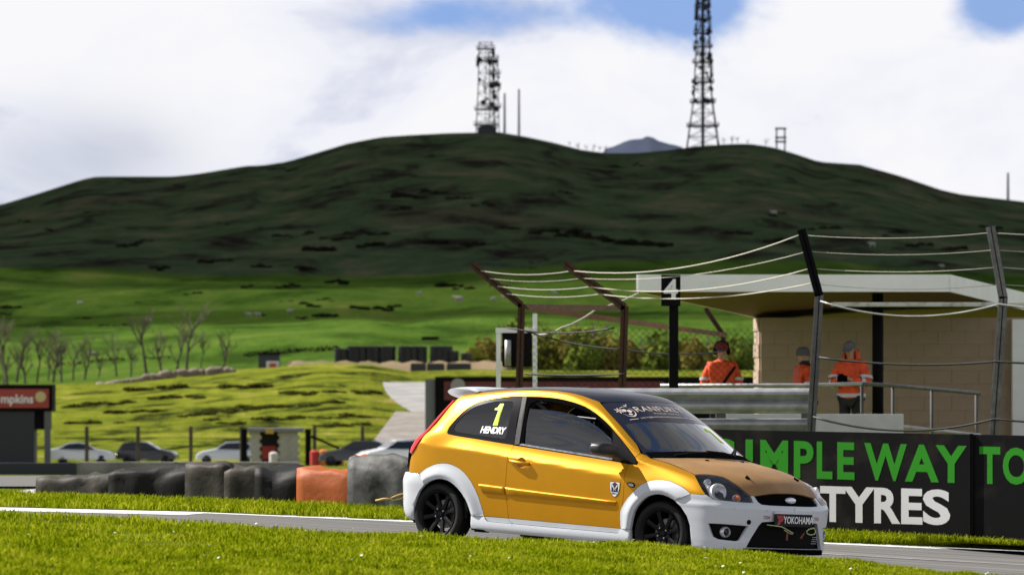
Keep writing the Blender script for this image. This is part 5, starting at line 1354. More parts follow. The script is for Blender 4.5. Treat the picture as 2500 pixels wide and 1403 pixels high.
b.add(V, [(0,1,3,2),(4,6,7,5),(0,4,5,1),(2,3,7,6),(0,2,6,4),(1,5,7,3)]); solo(b, 'fence_beam', M_RUST, 'level rusty beam joining the two brown fence posts', 'beam')
b = MB(); p, q = at(1285, 750, 72.), at(1776, 818, 92.); V = [e + Vector((0, dy, dz)) for e in (p, q) for dy in (-.03, .03) for dz in (-.04, .04)]
b.add(V, [(0,1,3,2),(4,6,7,5),(0,4,5,1),(2,3,7,6),(0,2,6,4),(1,5,7,3)]); solo(b, 'fence_beam', mat('orange_rust', (.20, .075, .022), .75, col2=(.10, .04, .015), nscale=9), 'long orange rusty beam slanting back towards the hut', 'beam')
def rope(pts, sags, r, m, label, Ys, name='rope', group=None):
    P = [at(u, v, Y) for (u, v), Y in zip(pts, Ys)]; L = []
    for i in range(len(P)-1): L += sag(P[i], P[i+1], sags[i])[(0 if i == 0 else 1):]
    b = MB(); b.tube(L, r, 5); return solo(b, name, m, label, 'rope' if m is M_ROPE else 'cable', group, smooth=True)
for k, (pts, sg, nm_) in enumerate((
    ([(1164,659),(1398,661),(1953,573)], (.06,.18), 'top'), ([(1184,678),(1420,679),(1963,616)], (.05,.12), 'second'),
    ([(1205,697),(1441,700),(1976,656)], (.05,.15), 'third'), ([(1227,715),(1464,718),(1993,689)], (.05,.12), 'fourth'))):
    rope(pts, sg, .0075 if k != 1 else .0045, M_ROPE, '%s pale rope strung from the rusty arms to the bent grey post' % nm_, (72., 71., 62.))
for k, (pts, sg, r_) in enumerate((([(1959,574),(2418,568),(2880,566)], (.05,.04), .0045), ([(1968,613),(2428,610),(2888,610)], (.05,.04), .0038), ([(1982,655),(2436,652),(2896,654)], (.05,.04), .0055), ([(1992,693),(2444,694),(2903,696)], (.06,.04), .0038))):
    rope(pts, sg, r_, M_ROPE, '%s thin pale wire between the two bent grey posts' % ('topmost', 'second', 'third', 'lowest')[k], (62., 61., 60.))
rope([(2003,735),(2440,742),(2908,748)], (.16,.08), .012, M_GALV, 'sagging steel cable under the hut roof between the grey posts', (61.9, 60.9, 60.))
rope([(2000,872),(2432,882),(2900,888)], (.06,.03), .013, M_CABLE, 'black cable crossing in front of the marshal with the camera', (61.9, 60.9, 60.))
rope([(1985,1017),(2428,1022),(2890,1030)], (.15,.05), .013, M_CABLE, 'black cable sagging in front of the low white board', (61.9, 60.9, 60.))
rope([(1240,800),(1500,800)], (.07,), .012, M_CABLE, 'dark cable hung between the two rusty posts', (71.8, 70.8)); rope([(1275,805),(1525,853),(1760,858)], (.05, .05), .012, M_CABLE, 'black cable slanting down behind the rusty posts', (72., 71., 75.))
rope([(1280,912),(1530,912)], (.02,), .013, M_CABLE, 'low black cable between the two rusty posts', (71.8, 70.8))
rope([(1300,815),(1370,800),(1455,755),(1560,715)], (.04,.03,.02), .014, M_ROPE, 'loose bundle of pale rope hanging from the rusty beam', (72.5, 72., 72., 72.))
# chain-link netting
b = MB(); z_t, z_b = at(1300, 800, 73.).z, at(1300, 960, 73.).z; xa, xb = at(1285, 800, 73.).x, at(1850, 800, 73.).x
h_ = z_t-z_b; s_ = xa - h_
while s_ < xb:
    for sg in (1, -1):
        q = [(max(xa, min(xb, s_ + (0 if sg > 0 else h_))), z_b + max(0, (xa-s_) if sg > 0 else (s_+h_-xb))), (max(xa, min(xb, s_ + (h_ if sg > 0 else 0))), z_t)]
        if sg > 0: a0 = (max(s_, xa), z_b + max(0, xa-s_)); a1 = (min(s_+h_, xb), z_b + min(h_, xb-s_))
        else: a0 = (min(s_+h_, xb), z_b + max(0, s_+h_-xb)); a1 = (max(s_, xa), z_b + min(h_, s_+h_-xa))
        b.tube([(a0[0], 73., a0[1]), (a1[0], 73.004, a1[1])], .0022, 3, cap=False)
    s_ += .095
solo(b, 'chain_link_netting', mat('netting_wire', (.012, .012, .012), 1., spec=0.), 'fine dark chain-link netting between the rusty posts and the hut', 'netting')
# scaffold handrail
rail = thing('handrail', 'grey scaffold-tube handrail in front of the marshals', 'railing', at(2100, 1085, 74.))
b = MB(); b.tube([at(1612, 941, 74.), at(1980, 940, 74.), at(2105, 936, 74.)], .028, 10); part(b, 'rail_tube', M_GALV, rail, True)
b = MB(); b.tube([at(2105, 936, 74.), at(2200, 942, 75.), at(2392, 960, 77.)], .028, 10); part(b, 'rail_tube', M_GALVD, rail, True)
b = MB(); b.tube([at(2190, 1040, 75.), at(2392, 1062, 77.)], .028, 10); part(b, 'lower_tube', M_GALV, rail, True)
for u, Y, v in ((1640, 74., 941), (2105, 74., 938), (2180, 74.8, 940), (2275, 75.8, 950), (2384, 77., 960)):
    b = MB(); p = at(u, v, Y); b.tube([(p.x, p.y+.03, -1.7), (p.x, p.y+.03, p.z)], .024, 8); part(b, 'upright_tube', mat('dull_tube', (.05, .05, .05), .7), rail, True)

# --- marshal hut
HX0, HX1, HY = at(1857, 800, 85.).x, at(2484, 800, 85.).x, 85.
hut = thing('marshal_hut', 'beige block-built marshal hut with white flat roof and timber canopy', 'hut', ((HX0+HX1)/2, HY, -1.3))
M_BLOCK = mat('painted_block', (.36, .27, .205), .9, col2=(.325, .243, .184), nscale=1.5, bump=.25, bscale=40)
b = MB(); b.box((HX0+.01, HY-.022, -1.6), (HX1, HY+2.2, 1.06)); part(b, 'wall_core', mat('mortar', (.33, .245, .187), .95), hut)
blk = MB().box((-.2195, -.03, -.1055), (.2195, .05, .1055), .004).mesh('block'); blk.materials.append(M_BLOCK)
hblk = MB().box((-.1075, -.03, -.1055), (.1075, .05, .1055), .004).mesh('half_block'); hblk.materials.append(M_BLOCK)
rg3 = random.Random(3)
for r in range(11):
    z_ = -1.20 + r*.2155; x_ = HX0 + (0 if r % 2 == 0 else -.0)
    if r % 2: o = obj('block', hblk, None, hut, loc=(HX0+.112-hut.location.x, -.0, z_+1.3)); x_ = HX0 + .224
    while x_ + .44 < HX1+.3:
        obj('block', blk, None, hut, loc=(x_+.222-hut.location.x, rg3.uniform(-.004, .004), z_+1.3)); x_ += .444
# sunlit end wall, course by course
for r in range(11):
    z_ = -1.20 + r*.2155
    for k in range(4):
        obj('block', hblk if (r+k) % 5 == 0 else blk, None, hut, loc=(HX0-.004+(.012 if r % 2 else -.004)-hut.location.x, .25+k*.444+(.1 if r % 2 else 0), z_+1.3), rot=(0, 0, -math.pi/2))
A = [at(1558, 712, 78.), at(2316, 712, 78.), at(2640, 790, 99.), at(1862, 779, 86.5)]     # underside corners: front left, front right, back right, back left
T3 = [at(1558, 670, 78.), at(2316, 670, 78.), at(2640, 748, 99.), at(1862, 742, 86.5)]
M_FASC = mat('white_fascia', (.84, .84, .86), .6, noise=.1, nscale=2.)
def slab(name, pts, m, d):
    b = MB(); n = len(pts)//2; b.add(pts, [tuple(range(n))[::-1], tuple(range(n, 2*n))] + [(i, (i+1) % n, (i+1) % n+n, i+n) for i in range(n)]); return part(b, name, m, hut)
roof_o = slab('roof', [p + Vector((0, .05, .13)) for p in A] + [p + Vector((0, .05, -.004)) for p in T3], mat('roof_felt', (.10, .10, .10), .9), 0)
for (i, j) in ((0, 1), (1, 2), (3, 0)):
    p, q, pt_, qt = A[i], A[j], T3[i], T3[j]; d = (q-p).normalized(); nrm = Vector((d.y, -d.x, 0)) * (.03 if i != 3 else .03)
    b = MB(); V = [p, q, qt, pt_]; V = V + [v + nrm for v in V]; b.add(V, [(0,1,2,3),(4,7,6,5),(0,4,5,1),(1,5,6,2),(2,6,7,3),(3,7,4,0)]); part(b, 'fascia_board', M_FASC, hut)
M_WOOD = mat('soffit_timber', (.15, .065, .02), .7, col2=(.09, .038, .012), nscale=2.5, stretch=(1, 8, 1))
N = 13
for k in range(N):
    t0, t1 = k/N + .004, (k+1)/N - .004
    q = [A[0].lerp(A[3], t0), A[1].lerp(A[2], t0), A[1].lerp(A[2], t1), A[0].lerp(A[3], t1)]
    b = MB(); V = [v + Vector((0, .04, .004)) for v in q] + [v + Vector((0, .04, .018)) for v in q]; b.add(V, [(0,1,2,3),(7,6,5,4),(0,4,5,1),(1,5,6,2),(2,6,7,3),(3,7,4,0)]); part(b, 'soffit_plank', M_WOOD, hut)
b = MB(); b.tube([at(2143, 716, 79.), at(2143, 1100, 79.)], .085, 14); part(b, 'canopy_post', M_BLACKP, hut, True)
p, q = at(2030, 738, 77.), at(2560, 748, 77.); b = MB(); b.box((p.x, 77., q.z), (q.x, 77.06, p.z), .006); part(b, 'eaves_beam', mat('mossy_white', (.50, .50, .48), .8, col2=(.16, .17, .10), nscale=4., nlo=.3, nhi=.5), hut)
b = MB(); p = at(2482, 775, 84.); b.box((p.x, 84.7, -1.5), (p.x+.2, 84.95, p.z-.02)); part(b, 'door_jamb', M_FASC, hut)
b = MB(); p = at(2510, 775, 84.); b.box((p.x+.0, 84.86, -1.5), (p.x+.7, 84.9, p.z-.06)); part(b, 'door_leaf', mat('door_grey', (.30, .31, .32), .6), hut)
# numbered post
npst = thing('number_post', 'tall black post carrying a number 4 board in front of the hut', 'signpost', at(1640, 1085, 70.))
b = MB(); p = at(1645, 740, 70.); b.box((p.x-.062, 70., -1.6), (p.x+.062, 70.12, p.z), .01); part(b, 'post_shaft', M_BLACKP, npst)
p, q = at(1614, 747, 70.), at(1661, 671, 70.); b = MB(); b.box((p.x, 69.93, p.z), (q.x, 69.985, q.z), .006); nbd = part(b, 'number_board', M_BLACKP, npst)
me = text_mesh('4', .36, depth=.002, ext=.012); me.transform(Matrix.Translation(((p.x+q.x)/2, 69.925, (p.z+q.z)/2)) @ Matrix.Rotation(math.pi/2, 4, 'X')); me.transform(Matrix.Translation(-npst.location)); nbd_l = obj('board_numeral', me, M_VINYL, nbd)
# white-framed equipment stand left of the rusty post
st_ = thing('equipment_stand', 'white-framed stand holding a black extinguisher box behind the rusty post', 'stand', at(1255, 925, 80.))
for u in (1217, 1306):
    b = MB(); p = at(u, 802, 80.); b.box((p.x-.035, 80., at(u, 925, 80.).z-1.0), (p.x+.035, 80.06, at(u, 765 if u > 1250 else 802, 80.).z)); part(b, 'frame_post', M_FASC, st_)
b = MB(); p, q = at(1210, 812, 80.), at(1312, 800, 80.); b.box((p.x, 79.98, p.z), (q.x, 80.1, q.z)); part(b, 'frame_top', M_FASC, st_)
b = MB(); p, q = at(1226, 895, 80.), at(1298, 812, 80.); b.box((p.x, 80., p.z), (q.x, 80.4, q.z), .03); part(b, 'black_box', M_BLACKP, st_)
b = MB(); p = at(1240, 893, 79.9); b.tube([p, at(1240, 830, 79.9)], .05, 10); part(b, 'cylinder', M_GALV, st_, True)

# --- tyre wall: belt-wrapped bundles along the inside of the bend
def bundle(u0, u1, vt0, vt1, vb, Y0, Y1, m, label, seed, tuck=.0, slump=0., w=.55):
    a, c = at(u0, vb, Y0), at(u1, vb, Y1); ax = (c-a).normalized(); nv = Vector((0, -1, 0))
    n = max(6, int((c-a).length/.09)); b = MB(); V = []; K = 18
    for i in range(n+1):
        t = i/n; p = a.lerp(c, t); h = at(u0+(u1-u0)*t, vt0+(vt1-vt0)*t, Y0+(Y1-Y0)*t).z - at(u0+(u1-u0)*t, vb, Y0+(Y1-Y0)*t).z
        h *= 1 - slump*4*t*(1-t); e = min(1, .86 + 4*min(t, 1-t)); z0 = p.z - .12
        for k in range(K):
            g = math.pi*k/(K-1); cx, sx = math.cos(g), math.sin(g); cx = math.copysign(abs(cx)**.42, cx); sx = abs(sx)**.34
            r = 1 + .13*mnoise.noise(Vector((i*.23, k*.33, seed*9.1))) + .06*mnoise.noise(Vector((i*.7, k*.25, seed*3.3))) + .05*mnoise.noise(Vector((i*1.3, k*.12, seed*5.1)))
            V.append(p + nv*(w/2*cx*r*(.85+.15*e)) + Vector((0, 0, z0-p.z + (h+.12)*sx*(.72+.28*e)*(1+.9*(r-1)))))
    b.add(V, [(i*K+k, i*K+k+1, (i+1)*K+k+1, (i+1)*K+k) for i in range(n) for k in range(K-1)] + [tuple(range(K)), tuple(n*K+k for k in range(K))[::-1]])
    return solo(b, 'tyre_bundle', m, label, 'tyre barrier', 'belt-wrapped tyre bundles of the wall', smooth=True)
M_BELT = mat('conveyor_belt', (.06, .052, .041), .62, col2=(.018, .016, .014), nscale=4., bump=.2, bscale=18, spec=.25)
M_BELTD = mat('dark_belt', (.008, .008, .008), .62, spec=.22, col2=(.006, .006, .006), nscale=5., bump=.15, bscale=20)
M_BELTG = mat('grey_belt', (.12, .12, .12), .6, spec=.3, col2=(.012, .012, .012), nscale=3., bump=.2, bscale=14)
M_ORANGE = mat('orange_belt', (.34, .075, .010), .6, spec=.3, col2=(.33, .08, .015), nscale=5., bump=.2, bscale=16)
M_PALEB = mat('pale_sheet', (.34, .34, .35), .7, col2=(.18, .18, .18), nscale=6.)
bundle(14, 118, 1206, 1186, 1212, 60., 59.5, M_PALEB, 'low pale grey end of the tyre wall at far left', 1)
bundle(92, 318, 1162, 1142, 1216, 59.5, 59., M_BELT, 'taupe belt-wrapped tyre bundle with folded top, left end of wall', 2, slump=.1)
bundle(268, 486, 1150, 1132, 1222, 58.8, 58.4, M_BELTD, 'long dark tyre bundle beside the taupe folded one', 3)
bundle(455, 568, 1131, 1131, 1225, 58.3, 58., M_BELT, 'short brown-topped tyre bundle with a strap gap to its right', 4)
bundle(550, 650, 1132, 1136, 1227, 58., 57.8, M_BELT, 'brown-topped tyre bundle next to the black one', 5)
bundle(624, 742, 1138, 1138, 1229, 57.6, 57.4, M_BELTD, 'plain black tyre bundle left of the orange one', 6, slump=.05)
bundle(726, 866, 1135, 1146, 1232, 57.4, 57., M_ORANGE, 'orange belt-wrapped tyre bundle in the tyre wall', 7, slump=.06)
bundle(850, 1014, 1112, 1110, 1238, 56.6, 56.2, M_BELTG, 'tall grey tyre bundle behind the rear of the gold car', 8, w=.7)
bundle(856, 925, 1110, 1110, 1225, 57.6, 57.5, M_ORANGE, 'pale orange tyre bundle peeping over the tall grey one', 9)
bundle(990, 1180, 1128, 1130, 1240, 56.2, 55.9, M_BELTD, 'black tyre bundle hidden behind the car boot', 10)
# ---------------------------------------------------------------- paddock side, left background
def gz(u, Y): return Vector(((u-1250)/F_PX*Y, Y, land_z(u, Y)))
# return road and low concrete wall behind the tyre wall
P = []
for Y in (76, 80, 88, 98, 110, 122, 134): P.append([((u-1250)/F_PX*Y, Y, land_z(u, Y) + .05) for u in range(-900, 330, 40)])
obj('return_road', grid_mesh('return_road', P), m_track, kind='structure')
def lowwall(u0, u1, Y, v0, v1, m, name, label, cat='wall'):
    a, c = at(u0, v0, Y), at(u1, v0, Y); zb = min(at(u0, v1, Y).z, land_z(u0, Y)) - .3
    b = MB(); b.box((a.x, Y, zb), (c.x, Y+.3, a.z), .03); return solo(b, name, m, label, cat)
M_CONC = mat('old_concrete', (.26, .25, .24), .9, col2=(.15, .145, .14), nscale=2., bump=.2, bscale=12)
lowwall(188, 730, 155., 1127, 1158, M_CONC, 'concrete_wall', 'low grey concrete wall behind the tyre bundles')
lowwall(-500, 187, 153., 1129, 1160, mat('navy_board', (.012, .015, .026), .5), 'dark_barrier_board', 'dark navy barrier board at far left below the red sign', 'barrier')
# red sign kiosk
kx = thing('sign_gantry', 'black gantry with red sign and white lettering at the left edge', 'gantry', gz(60, 330.))
def fbox(u0, u1, v0, v1, Y, d, name, m, parent, bev=0.):
    a, c = at(u0, v1, Y), at(u1, v0, Y); b = MB(); b.box((a.x, Y, a.z), (c.x, Y+d, c.z), bev); return part(b, name, m, parent)
fbox(-160, 128, 938, 1003, 330., 2.4, 'header_box', M_BLACKP, kx)
fbox(-160, 84, 1003, 1140, 330.2, 2.0, 'booth', mat('booth_dark', (.018, .02, .028), .5), kx)
fbox(86, 120, 1003, 1048, 330.3, 1.8, 'corner_panel', M_BLACKP, kx); fbox(108, 123, 1003, 1138, 330.1, .3, 'corner_post', mat('post_steel', (.10, .10, .11), .5), kx)
rs = fbox(-150, 119, 949, 995, 329.85, .1, 'red_sign', mat('sign_red', (.36, .045, .035), .5, noise=.15, nscale=.8), kx)
me = text_mesh('mpkins', 1., depth=.01, ext=.02); xs = [v.co.x for v in me.vertices]; ys = [v.co.y for v in me.vertices]
p, q = at(2, 988, 329.8), at(81, 960, 329.8); me.transform(Matrix.Diagonal(((q.x-p.x)/(max(xs)-min(xs)), (q.z-p.z)/(max(ys)-min(ys)), 1, 1))); me.transform(Matrix.Translation(((p.x+q.x)/2, 329.8, (p.z+q.z)/2)) @ Matrix.Rotation(math.pi/2, 4, 'X')); me.transform(Matrix.Translation(-kx.location))
obj('sign_lettering', me, M_VINYL, rs)
b = MB(); p = at(99, 968, 329.8); b.lathe([(.001, 329.78), (.34, 329.78), (.34, 329.84)], 18, 'y', (p.x, 0, p.z)); part(b, 'sign_emblem', mat('emblem_cream', (.55, .45, .22), .6), kx)
# parked cars
def parked_car(u, Y, rz, colr, label, kind='hatch', z_lift=0.):
    prof = {'hatch': ([(-2.0,.35),(-2.02,.75),(-1.9,.98),(-1.55,1.42),(-1.0,1.52),(0.0,1.47),(.75,1.02),(1.6,.86),(1.95,.66),(2.0,.35)], [(-1.72,.98),(-1.46,1.36),(-.98,1.44),(0,1.40),(.62,1.02)]),
            'saloon': ([(-2.25,.35),(-2.28,.8),(-2.15,1.0),(-1.6,1.08),(-.9,1.42),(-.2,1.47),(.35,1.38),(1.0,1.0),(1.9,.86),(2.2,.66),(2.24,.35)], [(-1.5,1.03),(-.85,1.36),(-.2,1.40),(.3,1.32),(.85,1.0)])}[kind]
    W = .86; loc = gz(u, Y); t = thing('parked_car', label, 'car', (loc.x, loc.y, loc.z + z_lift), 'cars parked beyond the concrete wall'); t.rotation_euler = (0, 0, rz)
    def wid(z): return W*(1 - .0 if z < .9 else 1 - .30*(z-.9)/.6)
    b = MB(); n = len(prof[0]); V = []
    for f in (-1., -.92, .92, 1.):
        for (x, z) in prof[0]:
            k = 1 if abs(f) < .95 else .985; zz = z if abs(f) < .95 else (.35 + (z-.35)*.93); V.append((x*(1 if abs(f) < .95 else .97), f*wid(z), zz))
    F = [(r*n+i, r*n+i+1, (r+1)*n+i+1, (r+1)*n+i) for r in range(3) for i in range(n-1)] + [tuple(range(n)), tuple(3*n+i for i in range(n))[::-1]] + [(r*n, (r+1)*n, (r+1)*n+n-1, r*n+n-1) for r in range(3)]
    body = obj('body', autosmooth(b.add(V, F).mesh(), 35), mat('car_paint_%s' % label[:9].replace(' ', '_'), colr, .25, coat=.8, metal=.3), t)
    gm = mat('parked_glass', (.012, .014, .016), .06, coat=.5)
    for sg in (-1, 1):
        b = MB(); V = [(x, sg*(wid(z)+.012), z) for x, z in prof[1]]; b.add(V, [tuple(range(len(V)))]); obj('side_window', b.mesh(), gm, t)
        for wx in (-1.25, 1.28):
            b = MB(); b.lathe([(.001, .0), (.2, .0), (.29, .02), (.31, .06), (.31, .2), (.001, .2)], 20, 'y'); o = obj('wheel', autosmooth(b.mesh(), 40), M_TYRE, t, loc=(wx, sg*.86 if sg < 0 else .66, .31))
    for (i0, i1) in ((2, 3) if kind == 'hatch' else (3, 4), (5, 6) if kind == 'hatch' else (6, 7)):
        p, q = prof[0][i0], prof[0][i1]; b = MB(); V = []
        for s_ in (.12, .88):
            x = p[0]+(q[0]-p[0])*s_; z = p[1]+(q[1]-p[1])*s_; nx = math.copysign(.014, x)
            V += [(x+nx, -wid(z)*.84, z+.012), (x+nx, wid(z)*.84, z+.012)]
        b.add(V, [(0, 1, 3, 2)]); obj('windscreen' if x > 0 else 'rear_screen', b.mesh(), gm, t)
    return t
parked_car(200, 345, math.radians(4), (.62, .64, .70), 'silver parked saloon between the red gantry and the dark hatchback', 'saloon')
parked_car(362, 345, math.radians(-6), (.022, .022, .025), 'dark parked hatchback second from the red gantry', 'hatch')
parked_car(552, 343, math.radians(184), (.60, .62, .66), 'silver parked hatchback half hidden by the brick marshal shelter', 'hatch')
parked_car(868, 300, math.radians(170), (.03, .032, .036), 'black parked car right of the marshal shelter', 'hatch')
parked_car(962, 280, math.radians(196), (.85, .85, .86), 'white parked car nearest the gold racing car', 'hatch')
# post-and-wire fence in front of the cars
for i, u in enumerate((212, 337, 466, 590, 768, 885)):
    p = gz(u, 338.); b = MB(); b.box((p.x-.12, p.y, p.z-.2), (p.x+.12, p.y+.2, at(u, 1040, 338.).z), .03)
    solo(b, 'timber_fence_post', mat('old_timber', (.12, .10, .075), .9, noise=.4, nscale=5), '%s weathered timber fence post behind the parked cars, counted from the left' % ('first', 'second', 'third', 'fourth', 'fifth', 'sixth')[i], 'post')
for k, v in enumerate((1052, 1068, 1086)):
    b = MB(); b.tube([at(130, v, 338.), at(900, v+2, 338.)], .02, 4); solo(b, 'fence_wire', M_CABLE, '%s strand of wire on the timber posts behind the parked cars' % ('top', 'middle', 'bottom')[k], 'wire')
# block marshal shelter
sh = thing('marshal_shelter', 'small whitewashed block shelter with red gear inside, beyond the tyre wall', 'shelter', gz(668, 315.))
M_WB = mat('whitewash_block', (.45, .42, .40), .9, col2=(.32, .30, .28), nscale=2., bump=.2, bscale=10)
def blocks(u0, u1, v0, v1, Y, cols_, rows_):
    a, c = at(u0, v1, Y), at(u1, v0, Y); w_ = (c.x-a.x)/cols_; h = (c.z-a.z)/rows_
    me = MB().box((-.48*w_, -.06, -.48*h), (.48*w_, .25, .48*h), .01).mesh('block'); me.materials.append(M_WB)
    for r in range(rows_):
        for k in range(cols_): obj('block', me, None, sh, loc=Vector((a.x+(k+.5)*w_ + (.1*w_ if r % 2 else -.1*w_), Y, a.z+(r+.5)*h)) - sh.location)
blocks(610, 636, 1053, 1138, 315., 1, 9); blocks(680, 730, 1053, 1138, 315., 2, 9)
fbox(634, 682, 1053, 1138, 316.5, .2, 'back_wall', mat('shelter_dark', (.02, .018, .018), .9), sh); fbox(602, 738, 1044, 1053, 314.6, 2.6, 'roof', mat('shelter_roof', (.20, .20, .22), .7), sh)
fbox(640, 672, 1088, 1120, 315.8, .3, 'red_cabinet', mat('cabinet_red', (.35, .02, .02), .5), sh); fbox(648, 668, 1046, 1058, 314.5, .1, 'yellow_plate', mat('plate_yellow', (.5, .33, .03), .6), sh)
for i, u in enumerate((596, 752)):
    b = MB(); a = at(u-7, 1140, 312.); c = at(u+7, 1046, 312.); b.box((a.x, 312., a.z), (c.x, 312.3, c.z)); solo(b, 'black_post', M_BLACKP, 'thick black post at the %s of the whitewashed shelter' % ('left', 'right')[i], 'post')
b = MB(); b.tube([at(760, 1064, 312.), at(828, 1094, 312.)], .08, 6); solo(b, 'black_brace', M_BLACKP, 'sloping black brace right of the whitewashed shelter', 'brace')
for u, v, c_, nm_ in ((668,1112,(.5,.48,.46),'white'),(768,1108,(.45,.03,.03),'red'),(790,1106,(.55,.16,.03),'orange'),(812,1112,(.5,.48,.46),'pale'),(828,1108,(.4,.05,.03),'dark red')):
    b = MB(); p = at(u, 1136, 310.); q = at(u, v-10, 310.); b.lathe([(.02, p.z), (.26, p.z), (.27, q.z-.1), (.12, q.z), (.02, q.z)], 12, 'z', (p.x, p.y, 0)); solo(b, 'marker_drum', mat('drum_%s' % nm_.replace(' ', '_'), c_, .6), '%s marker drum beside the whitewashed shelter' % nm_, 'drum', auto=40)
# ramp and black bridge abutment with red banner
P = []
for k in range(9):
    t = k/8; Y = 392 - 30*t; v = 932 + 72*t; P.append([tuple(at(u, v, Y)) for u in np.interp(np.linspace(0, 1, 6), [0, 1], [935+70*t*t, 1058])])
obj('concrete_ramp', grid_mesh('concrete_ramp', P), mat('ramp_concrete', (.30, .29, .28), .9, col2=(.20, .195, .19), nscale=.6), kind='structure')
P = []
for k in range(9):
    t = k/8; Y = 362 - 30*t; v = 1004 + 80*t; P.append([tuple(at(u, v, Y)) for u in (965-60*t, 1000-30*t, 1040)])
obj('gravel_path', grid_mesh('gravel_path', P), mat('path_gravel', (.24, .22, .20), .95, col2=(.15, .13, .11), nscale=.8), kind='structure')
br = thing('black_hoarding', 'long black hoarding with a faded red banner behind the gold car roof', 'hoarding', gz(1280, 300.))
fbox(1062, 1905, 919, 1110, 300., 1., 'hoarding_panel', M_BLACKP, br); fbox(1038, 1062, 925, 1110, 300.3, 6., 'abutment', mat('abutment_grey', (.16, .165, .18), .8), br)
rb_ = fbox(1084, 1620, 931, 976, 299.9, .08, 'red_banner', mat('faded_red', (.16, .035, .035), .7, col2=(.10, .022, .024), nscale=.7), br)
b = MB(); p = at(1118, 941, 299.8); b.lathe([(.001, 299.78), (.42, 299.78), (.42, 299.85)], 18, 'y', (p.x, 0, p.z)); part(b, 'banner_emblem', mat('emblem_grey', (.30, .27, .28), .7), br)
for u0, u1 in ((1160,1200),(1206,1240),(1247,1290),(1297,1345),(1352,1400),(1406,1440)): fbox(u0, u1, 945, 958, 299.82, .05, 'banner_word', mat('emblem_grey', (.30, .27, .28), .7), br)
# --- tyre stacks on the ridge
def tyre_stack_mesh(n):
    b = MB()
    for k in range(n):
        b.lathe([(.17, .02), (.25, .0), (.31, .03), (.325, .10), (.31, .17), (.25, .20), (.17, .18)], 14, 'z', (random.Random(k).uniform(-.03, .03), 0, k*.205), close=True)
    return autosmooth(b.mesh('tyre_stack'), 50)
m_st = [tyre_stack_mesh(n) for n in (5, 6, 7)]
M_OLDT = mat('old_tyre', (.014, .015, .017), .38, spec=.6, noise=.4, nscale=6)
for me in m_st: me.materials.append(M_OLDT)
rg4 = random.Random(12); k = 0
for u in [826 + i*15.2 + (i//5)*1.5 for i in range(21)]:
    if int((u-826)/15.2) % 5 == 4: continue
    for row in (0, 1):
        me = m_st[2 if 850 < u < 1110 else 1]; Y = 441 + row*.9; p = at(u + row*7 + rg4.uniform(-2, 2), 884, Y)
        if u > 1100: p.z -= .4
        pp = gz(u, Y); o = obj('tyre_stack', me, None, loc=(p.x, p.y, p.z - .05), rot=(0, 0, rg4.uniform(0, 6)), label=('stack of black tyres in the front row on the ridge' if row == 0 else 'half-hidden black tyre stack in the rear ridge row'), cat='tyre stack', group='tyre stacks on the ridge, %s row' % ('front', 'rear')[row]); o.scale = (1.12, 1.12, 1.); k += 1
b = MB(); V = []; nn = 40
for i in range(nn+1):
    u = 690 + 560*i/nn
    for v, Y in ((908, 437.5), (893+4*math.sin(u*.05), 439), (882+3*math.sin(u*.11), 440.3), (883, 446), (905, 450)): V.append(at(u, v + (18 if i in (0, nn) else 0), Y))
b.add(V, [(i*5+j, i*5+j+1, (i+1)*5+j+1, (i+1)*5+j) for i in range(nn) for j in range(4)])
obj('earth_mound', b.mesh(smooth=True), mat('bare_earth', (.22, .15, .085), .95, col2=(.10, .095, .03), nscale=.25, detail=7, bump=.5, bscale=.8), kind='structure')
for i, (u0, u1) in enumerate(((1002, 1040), (1042, 1085), (1090, 1150))):
    b = MB(); a = at(u0, 908, 436.); c = at(u1, 886, 436.); b.box((a.x, 436., a.z-.3), (c.x, 437.2, c.z), .15); solo(b, 'tyre_bale', M_OLDT, '%s low black tyre bale below the ridge stacks' % ('left', 'middle', 'right')[i], 'tyre bale')
bx = thing('black_cabin', 'small dark cabin with a white and red notice on the ridge path', 'cabin', gz(655, 440.))
fbox(631, 682, 864, 905, 440., 1.5, 'cabin_wall', mat('cabin_dark', (.03, .035, .045), .6), bx); fbox(627, 686, 860, 865, 439.8, 1.9, 'cabin_roof', M_BLACKP, bx)
nt_ = fbox(650, 681, 881, 909, 439., .1, 'notice_board', mat('notice_white', (.6, .58, .58), .6), bx); fbox(658, 674, 886, 903, 438.9, .08, 'notice_print', mat('notice_red', (.42, .05, .05), .6), bx)
for i, (u, v, w_, h_) in enumerate(((1050, 826, 42, 9),)):
    b = MB(); a = at(u-w_/2, v+h_/2, 560.); c = at(u+w_/2, v-h_/2, 560.); b.box((a.x, 560., a.z-.3), (c.x, 562., c.z), .1); solo(b, 'feed_trough', M_BLACKP, 'small dark feed trough in the green meadow above the tyre stacks', 'trough')
# path line of stones along the field edge
b = MB()
for i in range(90):
    u = 100 + i*5.2 + rg4.uniform(-3, 3); v = np.interp(u, [100, 300, 420, 560, 620], [962, 935, 912, 903, 905]) + rg4.uniform(-4, 4); p = at(u, v, 433.); r = rg4.uniform(.15, .5)
    b.lathe([(.01, r*.7), (r*.6, r*.55), (r, .1), (r*.9, -.3)], 6, 'z', tuple(p))
obj('rubble_stones', b.mesh(), mat('rubble', (.24, .19, .15), .9, col2=(.12, .09, .07), nscale=.4), label='line of pale rubble stones along the foot of the meadow', cat='stones', kind='stuff')

